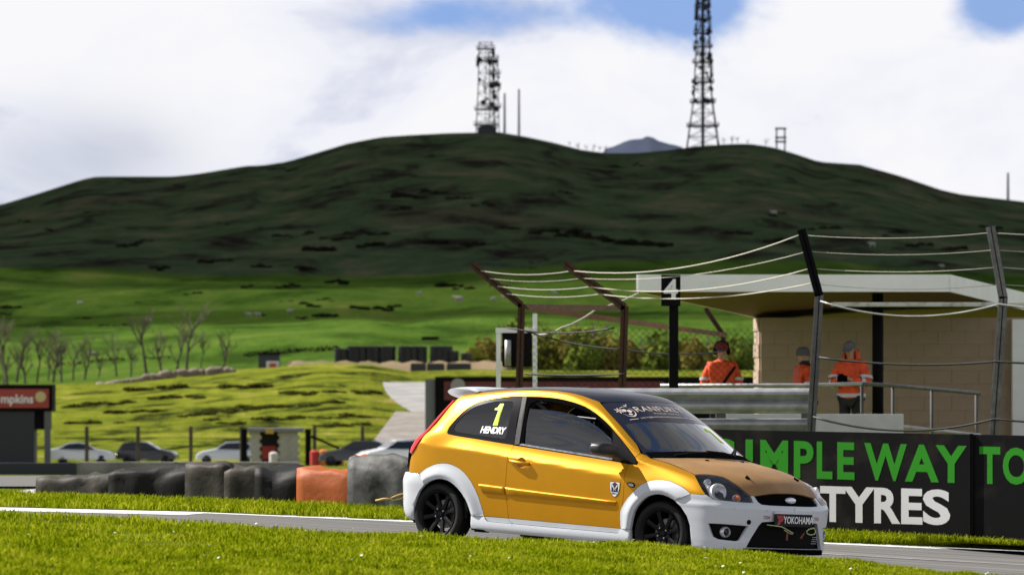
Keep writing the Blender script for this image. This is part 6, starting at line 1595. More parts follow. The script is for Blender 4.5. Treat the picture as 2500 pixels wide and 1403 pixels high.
# --- trees, shrubs, gorse
def bare_tree(seed, H):
    rg = random.Random(seed); b = MB(); tw = MB()
    def grow(p, d, L, r, lev):
        n = 3; pts = [p]; q = p; dd = d
        for i in range(n):
            dd = (dd + Vector((rg.uniform(-.16, .16), rg.uniform(-.16, .16), rg.uniform(-.02, .12)))).normalized(); q = q + dd*(L/n); pts.append(q)
        (b if lev < 2 else tw).tube(pts, [r*(1-.45*i/n) for i in range(n+1)], 5 if lev < 2 else 3, cap=False)
        if lev >= 3: return
        for k in range(7 if lev == 0 else 5 if lev < 3 else 4):
            a = rg.uniform(0, 6.28); f = rg.uniform(.35, 1.) if lev else rg.uniform(.15, 1.); s_ = pts[0].lerp(pts[-1], f)
            grow(s_, (dd*.75 + Vector((math.cos(a), math.sin(a), rg.uniform(.1, .6)))*.62).normalized(), L*rg.uniform(.42, .62), r*.45, lev+1)
    grow(Vector((0, 0, 0)), Vector((0, 0, 1)), H*.70, H*.024, 0)
    return b.mesh('trunk', True), tw.mesh('crown', True)
M_BARK = mat('bark', (.075, .062, .045), .9); M_TWIG = mat('twigs', (.10, .095, .05), .9)
bt = [bare_tree(s_, 5.) for s_ in (1, 2, 3, 4)]
for i, (u, vt, k) in enumerate(((18, 790, 0), (62, 820, 1), (118, 838, 2), (150, 812, 3), (206, 820, 1), (285, 826, 2), (358, 772, 0), (432, 790, 3), (455, 762, 2), (545, 800, 1), (-20, 800, 2), (40, 805, 3), (90, 830, 0), (178, 830, 2), (240, 850, 1), (320, 835, 3), (395, 800, 1), (490, 830, 0), (130, 800, 1), (8, 840, 1))):
    Y = 462. + (i % 3)*6; p = gz(u, Y); H = at(u, vt, Y).z - p.z
    t = thing('bare_tree', ['leafless young tree at the very left edge above the red sign','leafless sapling second from the left above the red sign','thin leafless sapling right of the red sign','leafless sapling leaning over the meadow edge, fourth from left','slim leafless tree above the first parked car','leafless tree above the dark parked hatchback','tall dense leafless tree, largest of the left row','leafless tree right of the tallest one','tall leafless tree at the bend of the rubble line','small leafless tree left of the dark cabin','leafless tree cut by the left edge','slim leafless sapling between the two leftmost ones','short leafless sapling over the middle of the red sign','low leafless sapling above the right end of the red sign','small leafless sapling above the first fence post','thin leafless sapling left of the tallest tree','slim leafless sapling right of the tallest tree','low leafless sapling below the small tree by the cabin','upright leafless sapling over the right end of the red sign','short leafless sapling in the left corner'][i], 'tree', p)
    sc_ = H/5.0; t.scale = (sc_*1.15, sc_*1.15, sc_)
    t.rotation_euler = (0, 0, i*1.3)
    obj('trunk', bt[k][0], M_BARK, t); obj('crown', bt[k][1], M_TWIG, t)
def leaf_clump(seed, n, rx, rz, lump=6, leaf=.16):
    rg = np.random.default_rng(seed); C = rg.normal(0, 1, (lump, 3)); C /= np.linalg.norm(C, axis=1)[:, None]; C *= rg.uniform(.25, .75, (lump, 1)); C[:, 2] = np.abs(C[:, 2])
    ci = rg.integers(0, lump, n); d = rg.normal(0, 1, (n, 3)); d /= np.linalg.norm(d, axis=1)[:, None]; r = rg.uniform(.5, 1., n)**.5*rg.uniform(.28, .48, lump)[ci]
    p = (C[ci] + d*r[:, None])*np.array([rx, rx, rz]); p[:, 2] = np.maximum(p[:, 2], .03)
    a = rg.normal(0, 1, (n, 3)); a /= np.linalg.norm(a, axis=1)[:, None]; c = np.cross(a, d + .3*rg.normal(0, 1, (n, 3))); c /= np.linalg.norm(c, axis=1)[:, None]+1e-9; s_ = leaf*rg.uniform(.6, 1.4, (n, 1))
    V = np.stack([p - a*s_, p + c*s_*.5, p + a*s_, p - c*s_*.5], 1).reshape(-1, 3)
    me = bpy.data.meshes.new('foliage'); me.from_pydata(V.tolist(), [], [(4*i, 4*i+1, 4*i+2, 4*i+3) for i in range(n)]); return me
def leaf_mat(name, a, b):
    m = mat(name, a, .9, spec=0., col2=b, nscale=.9, detail=5); return m
M_SHRUB = [leaf_mat('shrub_leaf_a', (.24, .24, .035), (.13, .14, .022)), leaf_mat('shrub_leaf_b', (.28, .23, .06), (.16, .14, .03)), leaf_mat('shrub_leaf_c', (.17, .22, .035), (.09, .12, .02))]
sm_ = [leaf_clump(s_, 1500, 1.5, 2.2, 9, .13) for s_ in (11, 12, 13)]
stm = MB()
for k in range(7):
    a = k*.9; stm.tube([(0, 0, 0), (.3*math.cos(a), .3*math.sin(a), .8), (.8*math.cos(a), .8*math.sin(a), 1.8)], [.05, .035, .015], 4)
stm_me = stm.mesh('stems')
SHW = ['between the tyre ridge and the white-framed stand', 'left of the white-framed stand', 'behind the white-framed stand', 'right of the first rusty post', 'under the slanting rusty beam', 'mid-way between the rusty posts', 'just left of the second rusty post', 'right of the second rusty post', 'left of the numbered black post', 'behind the numbered black post', 'behind the capped marshal', 'between the capped marshal and the hut', 'lowest of the row behind the netting', 'tall, behind the raised rusty arm']
for i, (u, vt, vb) in enumerate(((1165,842,905),(1215,800,915),(1262,772,915),(1325,790,915),(1372,812,915),(1420,800,915),(1470,790,915),(1560,808,915),(1612,796,915),(1668,815,915),(1722,800,915),(1800,812,915),(1500,850,925),(1440,770,905))):
    Y = 446. + (i*7 % 5)*3; p = gz(u, Y); H = at(u, vt, Y).z - p.z
    t = thing('shrub', 'olive leafy shrub ' + SHW[i], 'shrub', p); s_ = H/2.6; t.scale = (s_*1.25, s_*1.25, s_*1.25); t.rotation_euler = (0, 0, i*2.1)
    o = sm_[i % 3].copy(); obj('foliage', o, M_SHRUB[i % 3], t); obj('stems', stm_me, M_BARK, t)
gm_ = [leaf_clump(s_, 420, 1., .75, 7, .17) for s_ in (21, 22, 23)]
M_GORSE = leaf_mat('gorse_leaf', (.022, .026, .012), (.014, .015, .009)); M_HEATH = leaf_mat('heather_leaf', (.030, .020, .014), (.018, .014, .010))
for g in gm_: g.materials.append(M_GORSE)
gh = [g.copy() for g in gm_]
for g in gh: g.materials.clear(); g.materials.append(M_HEATH)
def hill_Y(u, v):
    lo, hi = 440., 1790.
    for _ in range(40):
        mm = (lo+hi)/2
        if land_row(u, mm) > v: lo = mm
        else: hi = mm
    return (lo+hi)/2
spots = [(20,755,48),(10,768,30),(390,655,40),(440,455,26),(672,411,30),(708,416,26),(548,548,26),(700,582,50),(760,575,46),(820,588,60),(880,570,60),(930,575,44),(780,610,60),(900,600,50),(690,700,38),(720,695,30),(820,690,40),(840,720,34),(800,735,36),(760,745,40),(790,770,44),(740,775,26),(700,735,24),(1090,700,50),(1130,703,40),(880,750,40),(930,755,36),(960,750,30),(600,700,26),(470,720,34),(510,640,40),(560,635,30),(640,655,40),(740,655,46),(1060,590,50),(1150,600,44),(1240,560,60),(1320,570,60),(1400,575,70),(1470,585,60),(1540,595,60),(1610,600,56),(1500,405,24),(1560,402,20),(1380,470,30),(1000,480,60),(1060,470,50),(1120,490,56),(1180,500,40),(980,510,40),(1890,525,40),(1800,570,60),(1900,590,60),(2000,560,70),(2080,585,60),(2180,575,56),(2240,600,50),(2330,610,60),(2420,560,50),(330,745,40),(280,795,40),(240,800,44),(300,800,36),(200,780,36),(640,770,26),(1320,640,40),(1290,655,30),(1220,700,40),(600,590,30),(310,600,40),(350,590,36),(60,540,30),(120,560,24),(220,520,20)]
rg5 = random.Random(31)
GZ = lambda u, v: 'left side of the meadow' if v > 640 and u < 560 else 'middle of the meadow' if v > 640 else 'left shoulder of the hill' if u < 560 else 'middle of the hillside' if u < 1300 else 'right side of the hill'
for i, (u, v, w_) in enumerate(spots):
    for j in range(3):
        uu = u + (j-1)*w_*.36 + rg5.uniform(-5, 5); vv = v + rg5.uniform(-4, 4); Y = hill_Y(uu, vv); p = gz(uu, Y); s_ = w_/F_PX*Y*rg5.uniform(.20, .36)
        o = obj('gorse_bush', (gm_ if (i % 3) else gh)[j], None, loc=(p.x, p.y, p.z - .15*s_), rot=(0, 0, rg5.uniform(0, 6)), label='low dark gorse bush on the %s' % GZ(uu, vv), cat='bush', group='gorse bushes on the %s' % GZ(uu, vv)); o.scale = (s_*1.3, s_*1.3, s_*rg5.uniform(.7, 1.1))
# dark sedge tussocks along the terraces of the bank
def bank_Y(u, v):
    lo, hi = 351., 434.
    for _ in range(30):
        mm = (lo+hi)/2
        if land_row(u, mm) > v: lo = mm
        else: hi = mm
    return (lo+hi)/2
M_SEDGE = leaf_mat('sedge_leaf', (.085, .09, .018), (.045, .048, .012))
gs = [g.copy() for g in gm_]
for g in gs: g.materials.clear(); g.materials.append(M_SEDGE)
for i, (u0, u1, v0, v1) in enumerate(((150,330,992,985),(240,420,1012,1004),(380,520,975,968),(430,640,1018,1000),(600,830,998,985),(520,600,1030,1040),(640,900,1024,1018),(700,930,962,958),(540,700,948,940),(780,960,1040,1036),(180,300,1036,1030),(320,460,952,945))):
    n_ = int((u1-u0)/16)
    for j in range(n_):
        t_ = (j+rg5.uniform(-.4, .4))/n_; u = u0+(u1-u0)*t_; v = v0+(v1-v0)*t_ + rg5.uniform(-3, 3)
        if rg5.random() < .25: continue
        Y = bank_Y(u, v); p = gz(u, Y); s_ = rg5.uniform(.25, .55); o = obj('sedge_tussock', gs[j % 3], None, loc=p, rot=(0, 0, rg5.uniform(0, 6)), label='dark sedge tussock in the %s row on the yellow-green bank' % ('first','second','third','fourth','fifth','sixth','seventh','eighth','ninth','tenth','eleventh','twelfth')[i], cat='tussock', group='sedge tussocks on the bank, row %d' % (i+1)); o.scale = (s_*1.9, s_*1.9, s_*.8)
# sheep
b = MB(); secs = []
for x, y0, z0, ry, rz in ((-.55,0,.62,.05,.06),(-.5,0,.62,.2,.2),(-.25,0,.64,.27,.27),(.1,0,.64,.28,.27),(.38,0,.68,.2,.22),(.52,0,.80,.11,.13),(.66,0,.86,.09,.10),(.78,0,.80,.07,.07),(.86,0,.74,.03,.03)):
    secs.append([(x, y0 + ry*math.cos(2*math.pi*k/10), z0 + rz*math.sin(2*math.pi*k/10)) for k in range(10)])
b.add([p for r in secs for p in r], [(i*10+k, i*10+(k+1) % 10, (i+1)*10+(k+1) % 10, (i+1)*10+k) for i in range(8) for k in range(10)] + [tuple(range(10)), tuple(80+k for k in range(10))[::-1]])
for x in (-.38, .30):
    for y_ in (-.13, .13): b.tube([(x, y_, .5), (x+.01, y_, .25), (x, y_, 0)], [.06, .04, .035], 6)
sheep_me = b.mesh('sheep', True); sheep_me.materials.append(mat('fleece', (.36, .33, .29), .95, noise=.2, nscale=9))
SHL = ['at the far left of the meadow below the dark bush', 'left of a pair in the meadow centre', 'right of a pair in the meadow centre', 'right of the pair, above the cabin', 'just left of the rusty raised arm', 'largest, left of the rusty raised arm', 'low in the bright meadow by the saplings', 'above the tall leafless tree', 'between the two raised rusty arms', 'under the pale ropes', 'near the foot of the raised dark arm', 'lying high on the brown hillside', 'behind the fence wires on the right hill', 'highest, on the right hill']
for i, (u, v, w_) in enumerate(((195,742,16),(608,770,20),(630,770,18),(708,762,20),(1025,718,18),(1120,736,38),(228,868,22),(364,784,14),(1205,732,24),(1232,727,22),(1355,717,20),(1890,522,26),(2130,600,28),(2300,650,20))):
    Y = hill_Y(u, v+5); p = gz(u, Y); s_ = w_/F_PX*Y/1.45; o = obj('sheep', sheep_me, None, loc=p, rot=(0, 0, rg5.choice((0, math.pi)) + rg5.uniform(-.5, .5)), label='pale sheep grazing ' + SHL[i], cat='sheep', group='sheep on the hill'); o.scale = (max(.75, s_*.8),)*3
# field boundary fence lines
for i, (pts, lb) in enumerate((([(120,902),(260,885),(410,880)], 'dark field hedge above the red sign'), ([(600,872),(720,862),(830,856)], 'dark field hedge left of the tyre stacks'), ([(480,848),(620,842),(800,838)], 'thin hedge across the bright meadow'))):
    k = 0; b = MB(); L = []
    for j in range(len(pts)-1):
        for t in np.linspace(0, 1, 60):
            u = pts[j][0]+(pts[j+1][0]-pts[j][0])*t; v = pts[j][1]+(pts[j+1][1]-pts[j][1])*t; Y = hill_Y(u, v); p = gz(u, Y)
            for q in range(2):
                c = Vector((rg5.uniform(-.5, .5), rg5.uniform(-.3, .3), rg5.uniform(.0, .45))) + p; e = Vector((rg5.uniform(-1, 1), rg5.uniform(-1, 1), rg5.uniform(-1, 1))).normalized()*.18; f_ = Vector((rg5.uniform(-1, 1), rg5.uniform(-1, 1), rg5.uniform(-1, 1))).normalized()*.13
                b.add([c-e, c+f_, c+e, c-f_], [(0, 1, 2, 3)])
    solo(b, 'hedge', M_GORSE, lb, 'hedge')

# --- masts on the skyline
M_MAST = mat('mast_steel', (.035, .037, .042), .6, metal=.3)
def lattice(name, label, u, v_top, v_base, Y, w0, w1, waist, levels, seed, drums, decks, core=.55, bar=.10):
    base = at(u, v_base+6, Y); top = at(u, v_top, Y).z; H = top - base.z; t = thing(name, label, 'mast', base); rg = random.Random(seed)
    def wd(f): return (w0 + (waist[1]-w0)*f/waist[0]) if f < waist[0] else (waist[1] + (w1-waist[1])*(f-waist[0])/(1-waist[0]))
    def c4(f): 
        h = wd(f)/2; return [Vector((sx*h, sy*h, f*H)) for sx, sy in ((-1,-1),(1,-1),(1,1),(-1,1))]
    for k in range(4):
        b = MB(); b.tube([c4(i/12)[k] for i in range(13)], .17, 5); obj('leg', b.mesh(), M_MAST, t)
    b = MB()
    for i in range(levels):
        f0, f1 = i/levels, (i+1)/levels; A_, B_ = c4(f0), c4(f1)
        for k in range(4):
            b.tube([A_[k], B_[(k+1) % 4]], bar, 4); b.tube([A_[(k+1) % 4], B_[k]], bar, 4); b.tube([B_[k], B_[(k+1) % 4]], bar*1.3, 4)
    obj('bracing', b.mesh(), M_MAST, t)
    b = MB(); b.tube([(0, 0, 0), (0, 0, H)], core, 8); obj('cable_core', b.mesh(), M_MAST, t)
    for f in decks:
        w_ = wd(f)*.5 + .9; b = MB(); b.box((-w_, -w_, f*H-.15), (w_, w_, f*H+.15)); 
        for sx in (-1, 1): b.box((sx*w_-.06, -w_, f*H), (sx*w_+.06, w_, f*H+1.1)); b.box((-w_, sx*w_-.06, f*H+.95), (w_, sx*w_+.06, f*H+1.1))
        obj('platform', b.mesh(), M_MAST, t)
    for i in range(drums):
        f = rg.uniform(.28, .97); a = rg.uniform(0, 6.28); r = rg.uniform(.5, 1.15); d = Vector((math.cos(a), math.sin(a), 0)); c = d*(wd(f)/2 + .5) + Vector((0, 0, f*H)); b = MB(); b.lathe([(.02, -.35), (r, -.3), (r, .3), (.02, .45)], 12, 'x'); q = d.to_track_quat('X', 'Z').to_matrix(); b.v = [tuple(c + q @ Vector(p)) for p in b.v]
        obj('dish_antenna', autosmooth(b.mesh(), 40), M_MAST, t)
    for i in range(drums//2):
        f = rg.uniform(.45, .98); a = rg.uniform(0, 6.28); c = Vector((math.cos(a), math.sin(a), 0))*(wd(f)/2 + .8); b = MB(); b.box((c.x-.22, c.y-.22, f*H-1.2), (c.x+.22, c.y+.22, f*H+1.2)); obj('panel_antenna', b.mesh(), M_MAST, t)
    return t
lattice('lattice_mast', 'tall dark lattice mast with platforms on the right summit', 1716, -12, 357, 1785., 11., 3.2, (.34, 6.0), 13, 4, 44, (.145, .30, .43, .56, .66, .75, .84, .92))
lattice('lattice_mast', 'shorter dark lattice mast on the left summit', 1186, 104, 322, 1780., 6.6, 4.4, (.5, 5.2), 9, 9, 9, (.10, .27, .80, .93), .12, .06)
lattice('slender_mast', 'slim antenna-laden mast just right of the left summit mast', 1206, 138, 322, 1778., 3.6, 2.6, (.5, 3.0), 9, 17, 9, (.35, .62, .78), .12, .06)
sh2 = thing('summit_hut', 'small dark hut at the foot of the left summit mast', 'hut', at(1190, 326, 1770.))
b = MB(); a, c = at(1166, 330, 1770.), at(1212, 312, 1770.); b.box((a.x, 1770., a.z), (c.x, 1776., c.z)); part(b, 'hut_wall', M_MAST, sh2)
b = MB(); p = at(1189, 304, 1770.); b.add([(a.x-.4, 1769.6, c.z), (c.x+.4, 1769.6, c.z), (c.x+.4, 1776.4, c.z), (a.x-.4, 1776.4, c.z), (p.x, 1769.6, p.z), (p.x, 1776.4, p.z)], [(0, 1, 4), (3, 5, 2), (0, 4, 5, 3), (1, 2, 5, 4), (0, 3, 2, 1)]); part(b, 'hut_roof', M_MAST, sh2)
M_PALEM = mat('pale_mast', (.45, .45, .48), .6)
for i, (u, v0, v1, m_, lb) in enumerate(((1232, 228, 328, M_PALEM, 'left of two thin pale masts beside the left summit mast'), (1267, 218, 332, M_PALEM, 'right of two thin pale masts beside the left summit mast'), (2461, 422, 492, mat('grey_mast', (.2, .2, .22), .6), 'lone thin grey mast on the falling ridge at far right'))):
    b = MB(); b.tube([at(u, v1, 1780.), at(u, v0, 1780.)], [.5, .35], 6); solo(b, 'pole_mast', m_, lb, 'mast')
ls = thing('lookout_frame', 'small open dark frame on stilts on the right ridge', 'frame', at(1906, 372, 1780.))
for u in (1896, 1916):
    b = MB(); b.tube([at(u, 374, 1780.), at(u, 312, 1780.)], .28, 5); part(b, 'leg', M_MAST, ls)
for v in (314, 336, 346):
    b = MB(); b.tube([at(1892, v, 1780.), at(1920, v, 1780.)], .35, 5); part(b, 'crossbar', M_MAST, ls)
for i, u in enumerate((1392, 1412, 1432, 1448, 1462, 1478, 1768, 1786, 1802, 1826, 1868)):
    v = float(np.interp(u, [k[0] for k in SKYLINE], [k[1] for k in SKYLINE])); p = at(u, v+3, 1775.); H = (14 + (i*5) % 9)/F_PX*1775
    t = thing('bare_tree', 'tiny leafless tree on the %s' % ('saddle between the summits' if u < 1600 else 'ridge right of the tall mast'), 'tree', p, group='tiny trees on the %s' % ('saddle' if u < 1600 else 'right ridge')); t.scale = (H/5*1.4, H/5*1.4, H/5); t.rotation_euler = (0, 0, i)
    obj('trunk', bt[i % 4][0], M_MAST, t); obj('crown', bt[i % 4][1], M_MAST, t)
# unseen cloud put between the sun and the hill to shade it
def cloud(name, c, sx, sy, sz, seed, label):
    bm = bmesh.new(); bmesh.ops.create_icosphere(bm, subdivisions=5, radius=1.)
    for v in bm.verts:
        p = v.co.copy(); n_ = .34*mnoise.fractal(p*1.5 + Vector((seed, 0, 0)), 1., 2., 5); k = 1 + n_
        v.co = Vector((p.x*sx*k, p.y*sy*k, p.z*sz*(k if p.z > 0 else .35)))
    me = bpy.data.meshes.new(name); bm.to_mesh(me); bm.free(); me.shade_smooth()
    obj(name, me, mat('cloud_vapour', (.8, .8, .82), 1., spec=0.), loc=c, label=label, cat='cloud', kind='structure')
def over(px, Yg, Hc):
    g = gz(px, Yg); return g + sun_dir*(Hc/sun_dir.z)
cloud('cloud', over(1250, 1520, 620), 640, 640, 60, 2.3, 'broad cumulus cloud above the hill')

mv = mat('thin_cloud_vapour', (.8, .8, .82), 1., spec=0.); _nt = mv.node_tree; _b = _nt.nodes['Principled BSDF']; _t = _n(_nt, 'ShaderNodeBsdfTransparent'); _x = _n(_nt, 'ShaderNodeMixShader'); _x.inputs[0].default_value = .34
_nt.links.new(_t.outputs[0], _x.inputs[1]); _nt.links.new(_b.outputs[0], _x.inputs[2]); _nt.links.new(_x.outputs[0], _nt.nodes['Material Output'].inputs[0])
for k_, (yc_, sy_) in enumerate(((840, 190), (950, 130))):  # half-clear clouds added out of view to dim the sun on the meadow
    cloud('cloud', over(1250, yc_, 560), 380, sy_, 24, 7.1 + k_*3, ('thin unseen veil of cloud added to shade the upper meadow', 'thicker unseen rim of cloud added to shade the meadow edge')[k_])
    bpy.data.objects[-1] if False else None
for o_ in list(COL.objects):
    if o_.name.startswith('cloud') and o_.get('label', '').startswith('thi'): o_.data.materials.clear(); o_.data.materials.append(mv)
# ---------------------------------------------------------------- marshals
def skin_mesh(verts, edges, radii, root=0, sub=2):
    me = bpy.data.meshes.new('skin'); me.from_pydata(verts, edges, []); o = bpy.data.objects.new('skin', me); COL.objects.link(o)
    o.modifiers.new('k', 'SKIN'); md = o.modifiers.new('s', 'SUBSURF'); md.levels = sub
    for i, v in enumerate(me.skin_vertices[0].data):
        r = radii[i]; v.radius = r if hasattr(r, '__len__') else (r, r); v.use_root = (i == root)
    bpy.context.view_layer.update()
    out = bpy.data.meshes.new_from_object(o.evaluated_get(bpy.context.evaluated_depsgraph_get())); bpy.data.objects.remove(o); out.shade_smooth(); return out
M_SKIN = mat('skin', (.42, .24, .17), .6); M_HIVIS = mat('hivis_orange', (.78, .085, .010), .7, col2=(.45, .04, .006), nscale=7., bump=.6, bscale=9)
M_BAND = mat('reflective_band', (.45, .46, .46), .35); M_TROUSER = mat('dark_trousers', (.012, .012, .015), .8); M_WOOL = mat('grey_wool', (.10, .10, .105), .95, bump=.3, bscale=120)
def person(label, u, v_top, Y, yaw, hands, elbows, head_yaw=0., nod=0.):
    """hands / elbows: (right, left) points in the figure's own frame: x to its left, -y forward, z up."""
    top = at(u, v_top, Y); base = Vector((top.x, top.y, top.z - 1.78)); t = thing('person', label, 'person', base); t.rotation_euler = (0, 0, yaw)
    hr = Matrix.Rotation(head_yaw, 3, 'Z') @ Matrix.Rotation(nod, 3, 'X'); hc = Vector((0, -.01, 1.56))
    def hp(x, y, z): return tuple(hc + hr @ Vector((x, y, z)))
    V = [(0,0,.95),(0,0,1.10),(0,.0,1.30),(0,.01,1.46),(0,0,1.53),hp(0,-.03,.05),hp(0,-.005,.13),hp(0,.0,.19)]; E = [(0,1),(1,2),(2,3),(3,4),(4,5),(5,6),(6,7)]
    R = [(.15,.11),(.145,.105),(.17,.115),(.075,.07),(.055,.06),(.072,.085),(.082,.10),(.06,.075)]
    arms = []
    for i, sg in enumerate((-1, 1)):
        n = len(V); sh_ = (sg*.185, .01, 1.41); V += [sh_, elbows[i], hands[i]]; E += [(2, n), (n, n+1), (n+1, n+2)]; R += [.06, .045, .032]; arms.append((sh_, elbows[i], hands[i]))
        n = len(V); V += [(sg*.095,0,.88),(sg*.10,-.015,.50),(sg*.105,.02,.09),(sg*.11,-.14,.045)]; E += [(0, n), (n, n+1), (n+1, n+2), (n+2, n+3)]; R += [.088,.06,.045,.04]
    bm_ = skin_mesh(V, E, R); mb = MB(); mb.add([v.co[:] for v in bm_.vertices], [tuple(p.vertices) for p in bm_.polygons])
    for i, sg in enumerate((-1, 1)):     # palms with five curled fingers
        h = Vector(hands[i]); e = Vector(elbows[i]); d = (h-e).normalized(); s_ = d.cross(Vector((0, 0, 1))); s_ = s_.normalized() if s_.length > .2 else Vector((1, 0, 0)); n_ = s_.cross(d)
        mb.tube([h, h + d*.05, h + d*.09], [.032, .040, .034], 8)
        for k in range(4):
            o_ = s_*(-.03+.02*k); L_ = (.060, .072, .068, .052)[k]; mb.tube([h + d*.08 + o_, h + d*(.08+L_*.5) + o_ - n_*.010, h + d*(.08+L_*.8) + o_ - n_*.035], [.0095, .009, .007], 6)
        mb.tube([h + d*.03 + s_*.03*sg, h + d*.06 + s_*.055*sg - n_*.01, h + d*.09 + s_*.05*sg - n_*.03], [.011, .010, .008], 6)
    # nose, ears
    mb.tube([hp(0,-.105,.09), hp(0,-.128,.055), hp(0,-.105,.045)], [.008, .013, .008], 6)
    for sg in (-1, 1): mb.tube([hp(sg*.082,.0,.10), hp(sg*.092,.005,.075), hp(sg*.084,.0,.05)], [.008, .013, .008], 6)
    body = mb.build('body', M_SKIN, t, smooth=True)
    for sg in (-1, 1):
        b = MB(); b.lathe([(.001, .008), (.010, .003), (.011, -.004)], 8, 'z'); b.v = [hp(sg*.034 + p[0], -.103 - p[2], .095 + p[1]) for p in b.v]; b.build('eye', M_INK, body)
    b = MB(); b.tube([hp(-.025,-.110,.022), hp(0,-.116,.020), hp(.025,-.110,.022)], .005, 5); b.build('mouth', mat('lips', (.25, .09, .07), .6), body)
    # jacket over torso and arms
    JV = [(0,0,.86),(0,0,.98),(0,0,1.10),(0,0,1.30),(0,.01,1.45),(0,.0,1.52)]; JE = [(0,1),(1,2),(2,3),(3,4),(4,5)]; JR = [(.225,.18),(.215,.175),(.215,.17),(.235,.17),(.13,.12),(.09,.095)]
    for i, (s0, e0, h0) in enumerate(arms):
        n = len(JV); e_, h_ = Vector(e0), Vector(h0); JV += [s0, tuple(Vector(s0).lerp(e_, .5)), e0, tuple(e_.lerp(h_, .9))]; JE += [(3, n), (n, n+1), (n+1, n+2), (n+2, n+3)]; JR += [.108, .098, .086, .068]
    jk = obj('jacket', skin_mesh(JV, JE, JR), M_HIVIS, t)
    def band(c0, c1, r, n=20, sc=(1., .76)):
        b = MB(); c0, c1 = Vector(c0), Vector(c1); d = (c1-c0).normalized(); a = d.orthogonal().normalized(); 
        if abs(d.z) > .9: a = Vector((1, 0, 0))
        w = d.cross(a); V_ = []
        for c in (c0, c1):
            for k in range(n): g = 2*math.pi*k/n; V_.append(c + a*(r*sc[0]*math.cos(g)) + w*(r*sc[1]*math.sin(g)))
        b.add(V_, [(k, (k+1) % n, n+(k+1) % n, n+k) for k in range(n)]); b.build('reflective_band', M_BAND, jk, smooth=True)
    band((0,0,.93), (0,0,.985), .226); band((0,0,1.10), (0,0,1.155), .224)
    for (s0, e0, h0) in arms:
        p, q = Vector(e0).lerp(Vector(h0), .25), Vector(e0).lerp(Vector(h0), .45); band(p, q, .088, 14, (1, 1)); p, q = Vector(s0).lerp(Vector(e0), .55), Vector(s0).lerp(Vector(e0), .7); band(p, q, .103, 14, (1, 1))
    TV = [(0,0,.95)]; TE = []; TRd = [(.165,.125)]
    for sg in (-1, 1): n = len(TV); TV += [(sg*.098,0,.87),(sg*.10,-.015,.50),(sg*.105,.015,.10)]; TE += [(0, n), (n, n+1), (n+1, n+2)]; TRd += [.105,.082,.075]
    obj('trousers', skin_mesh(TV, TE, TRd), M_TROUSER, t)
    for sg in (-1, 1):
        b = MB(); b.box((sg*.11-.05, -.20, 0), (sg*.11+.05, .08, .10), .03); b.build('boot', M_BLACK, t)
    return t, hp, body
def cap(hp, m, t, brim=True, name='cap', drop=.0):
    b = MB(); prof = [(.001, .118), (.045, .112), (.078, .088), (.094, .05), (.098, .012-drop), (.092, .008-drop)]; b.lathe(prof, 20, 'z'); b.v = [hp(p[0]*.98, p[1]*1.16 - .012, p[2] + .105) for p in b.v]
    o = obj(name, autosmooth(b.mesh(), 60), m, t)
    if brim:
        V_ = []; 
        for k in range(11):
            g = math.pi*(k/10 - .0); V_ += [hp(.085*math.cos(g), -.08 - .0*math.sin(g), .120), hp(.082*math.cos(g), -.10 - .085*math.sin(g), .108)]
        b = MB(); b.add(V_ + [tuple(Vector(p) + Vector((0, 0, -.008))) for p in V_], [(2*i, 2*i+1, 2*i+3, 2*i+2) for i in range(10)] + [(22+2*i, 22+2*i+2, 22+2*i+3, 22+2*i+1) for i in range(10)] + [(2*i+1, 22+2*i+1, 22+2*i+3, 2*i+3) for i in range(10)])
        obj('brim', b.mesh(), m, o)
def hood(hp, m, t):
    V_ = []; K = 14
    for i, (z, r) in enumerate(((-.09, .125), (-.04, .135), (.02, .128), (.07, .118))):
        for k in range(K): g = -.55 + (math.pi+1.1)*k/(K-1); V_.append(hp(r*math.cos(g)*1.0, .02 + r*math.sin(g)*.95, z))
    b = MB(); b.add(V_, [(i*K+k, i*K+k+1, (i+1)*K+k+1, (i+1)*K+k) for i in range(3) for k in range(K-1)]); o = b.build('hood', m, t, smooth=True); md = o.modifiers.new('thick', 'SOLIDIFY'); md.thickness = .025
down = ((-.27, -.02, .83), (.27, -.02, .83)); down_e = ((-.26, .03, 1.12), (.26, .03, 1.12))
t, hp, bd_ = person('marshal in red cap, black ear defenders and orange jacket behind the barrier', 1762, 834, 79.2, 0., down, down_e)
cap(hp, mat('red_cloth', (.16, .012, .018), .8), t)
for sg in (-1, 1):
    b = MB(); b.lathe([(.001, .03), (.04, .028), (.05, .01), (.05, -.02), (.02, -.03)], 16, 'x'); b.v = [hp(sg*(.10 + p[0]), p[1] + .0, p[2] + .075) for p in b.v]; obj('ear_defender', autosmooth(b.mesh(), 40), M_BLACK, t)
b = MB(); b.tube([hp(.112*math.cos(math.pi*k/12), .0, .11 + .125*math.sin(math.pi*k/12)) for k in range(13)], .011, 6); b.build('headband', M_BLACK, t)
b = MB(); b.box((-.072,-.012,-.02), (.072,.012,.02), .008); b.v = [hp(p[0], p[1]-.112, p[2]+.095) for p in b.v]; b.build('dark_glasses', M_GLOSSBLACK, t)
b = MB(); b.tube([(.20,-.10,1.40),(.12,-.165,1.30),(.02,-.175,1.15),(-.10,-.165,1.0)], .022, 6); b.build('shoulder_strap', M_BLACK, t)
t, hp, bd_ = person('marshal in grey beanie and orange vest turned left behind the grey post', 1964, 846, 79.6, math.radians(-75), ((-.16,-.26,.98),(.22,-.24,1.0)), ((-.27,.02,1.10),(.27,.02,1.12)), math.radians(-8))
cap(hp, M_WOOL, t, False, 'beanie', .03)
b = MB(); b.lathe([(.09, 1.44), (.086, 1.50), (.075, 1.57)], 16, 'z'); b.build('neck_warmer', M_TROUSER, t, smooth=True)
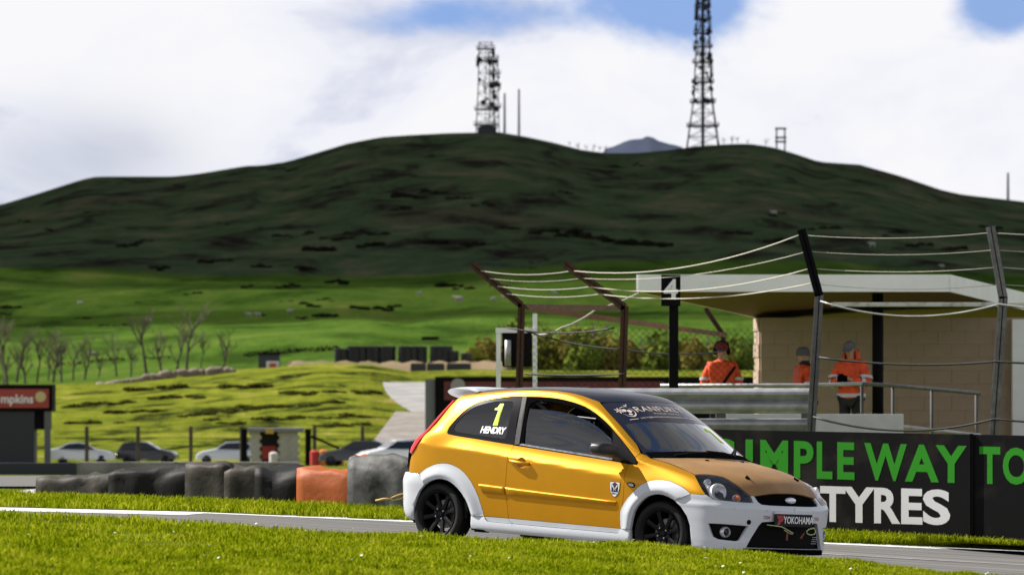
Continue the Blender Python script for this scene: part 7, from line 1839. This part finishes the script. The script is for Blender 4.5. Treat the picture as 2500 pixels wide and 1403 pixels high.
t, hp, bd_ = person('marshal in grey cap and orange hooded jacket holding a camera to his chest', 2078, 831, 78.6, math.radians(-22), ((-.08,-.30,1.20),(.06,-.30,1.20)), ((-.28,-.06,1.12),(.28,-.06,1.12)), math.radians(-6), math.radians(14))
cap(hp, M_WOOL, t); hood(hp, M_HIVIS, t)
cw = Matrix.Translation(t.location) @ Matrix.Rotation(math.radians(-22), 4, 'Z')
cm_ = empty('camera', 'black and silver camera held by the marshal in the grey cap', 'camera', tuple(cw @ Vector((-.01, -.395, 1.155)))); cm_.rotation_euler = (0, 0, math.radians(-22))
MB().box((-.075,-.035,0),(.075,.035,.10),.012).build('camera_body', M_BLACK, cm_); MB().box((-.055,-.03,.095),(.02,.03,.125),.01).build('viewfinder', M_BLACK, cm_)
b = MB(); b.lathe([(.001,-.11),(.036,-.11),(.042,-.10),(.042,-.03)], 20, 'y', (.01,0,.05)); obj('lens', autosmooth(b.mesh(), 40), M_BLACK, cm_); MB().box((-.085,-.03,.02),(-.075,.03,.09),.003).build('grip_plate', M_STEEL, cm_)

# ---------------------------------------------------------------- tell look-alikes apart by their order from the left
def ordinal(n):
    ones = ['', 'first', 'second', 'third', 'fourth', 'fifth', 'sixth', 'seventh', 'eighth', 'ninth', 'tenth', 'eleventh', 'twelfth', 'thirteenth', 'fourteenth', 'fifteenth', 'sixteenth', 'seventeenth', 'eighteenth', 'nineteenth']
    tens = {2: ('twentieth', 'twenty'), 3: ('thirtieth', 'thirty'), 4: ('fortieth', 'forty'), 5: ('fiftieth', 'fifty'), 6: ('sixtieth', 'sixty'), 7: ('seventieth', 'seventy'), 8: ('eightieth', 'eighty'), 9: ('ninetieth', 'ninety')}
    if n < 20: return ones[n]
    return tens[n//10][0] if n % 10 == 0 else tens[n//10][1] + '-' + ones[n % 10]
alike = {}
for o_ in list(COL.objects):
    if o_.parent is None and o_.get('group') and o_.get('label'): alike.setdefault(o_['label'], []).append(o_)
for lb_, L_ in alike.items():
    if len(L_) < 2: continue
    L_.sort(key=lambda q: q.location.x / q.location.y)
    for i_, o_ in enumerate(L_): o_['label'] = lb_ + ', ' + ordinal(i_+1) + ' from the left'
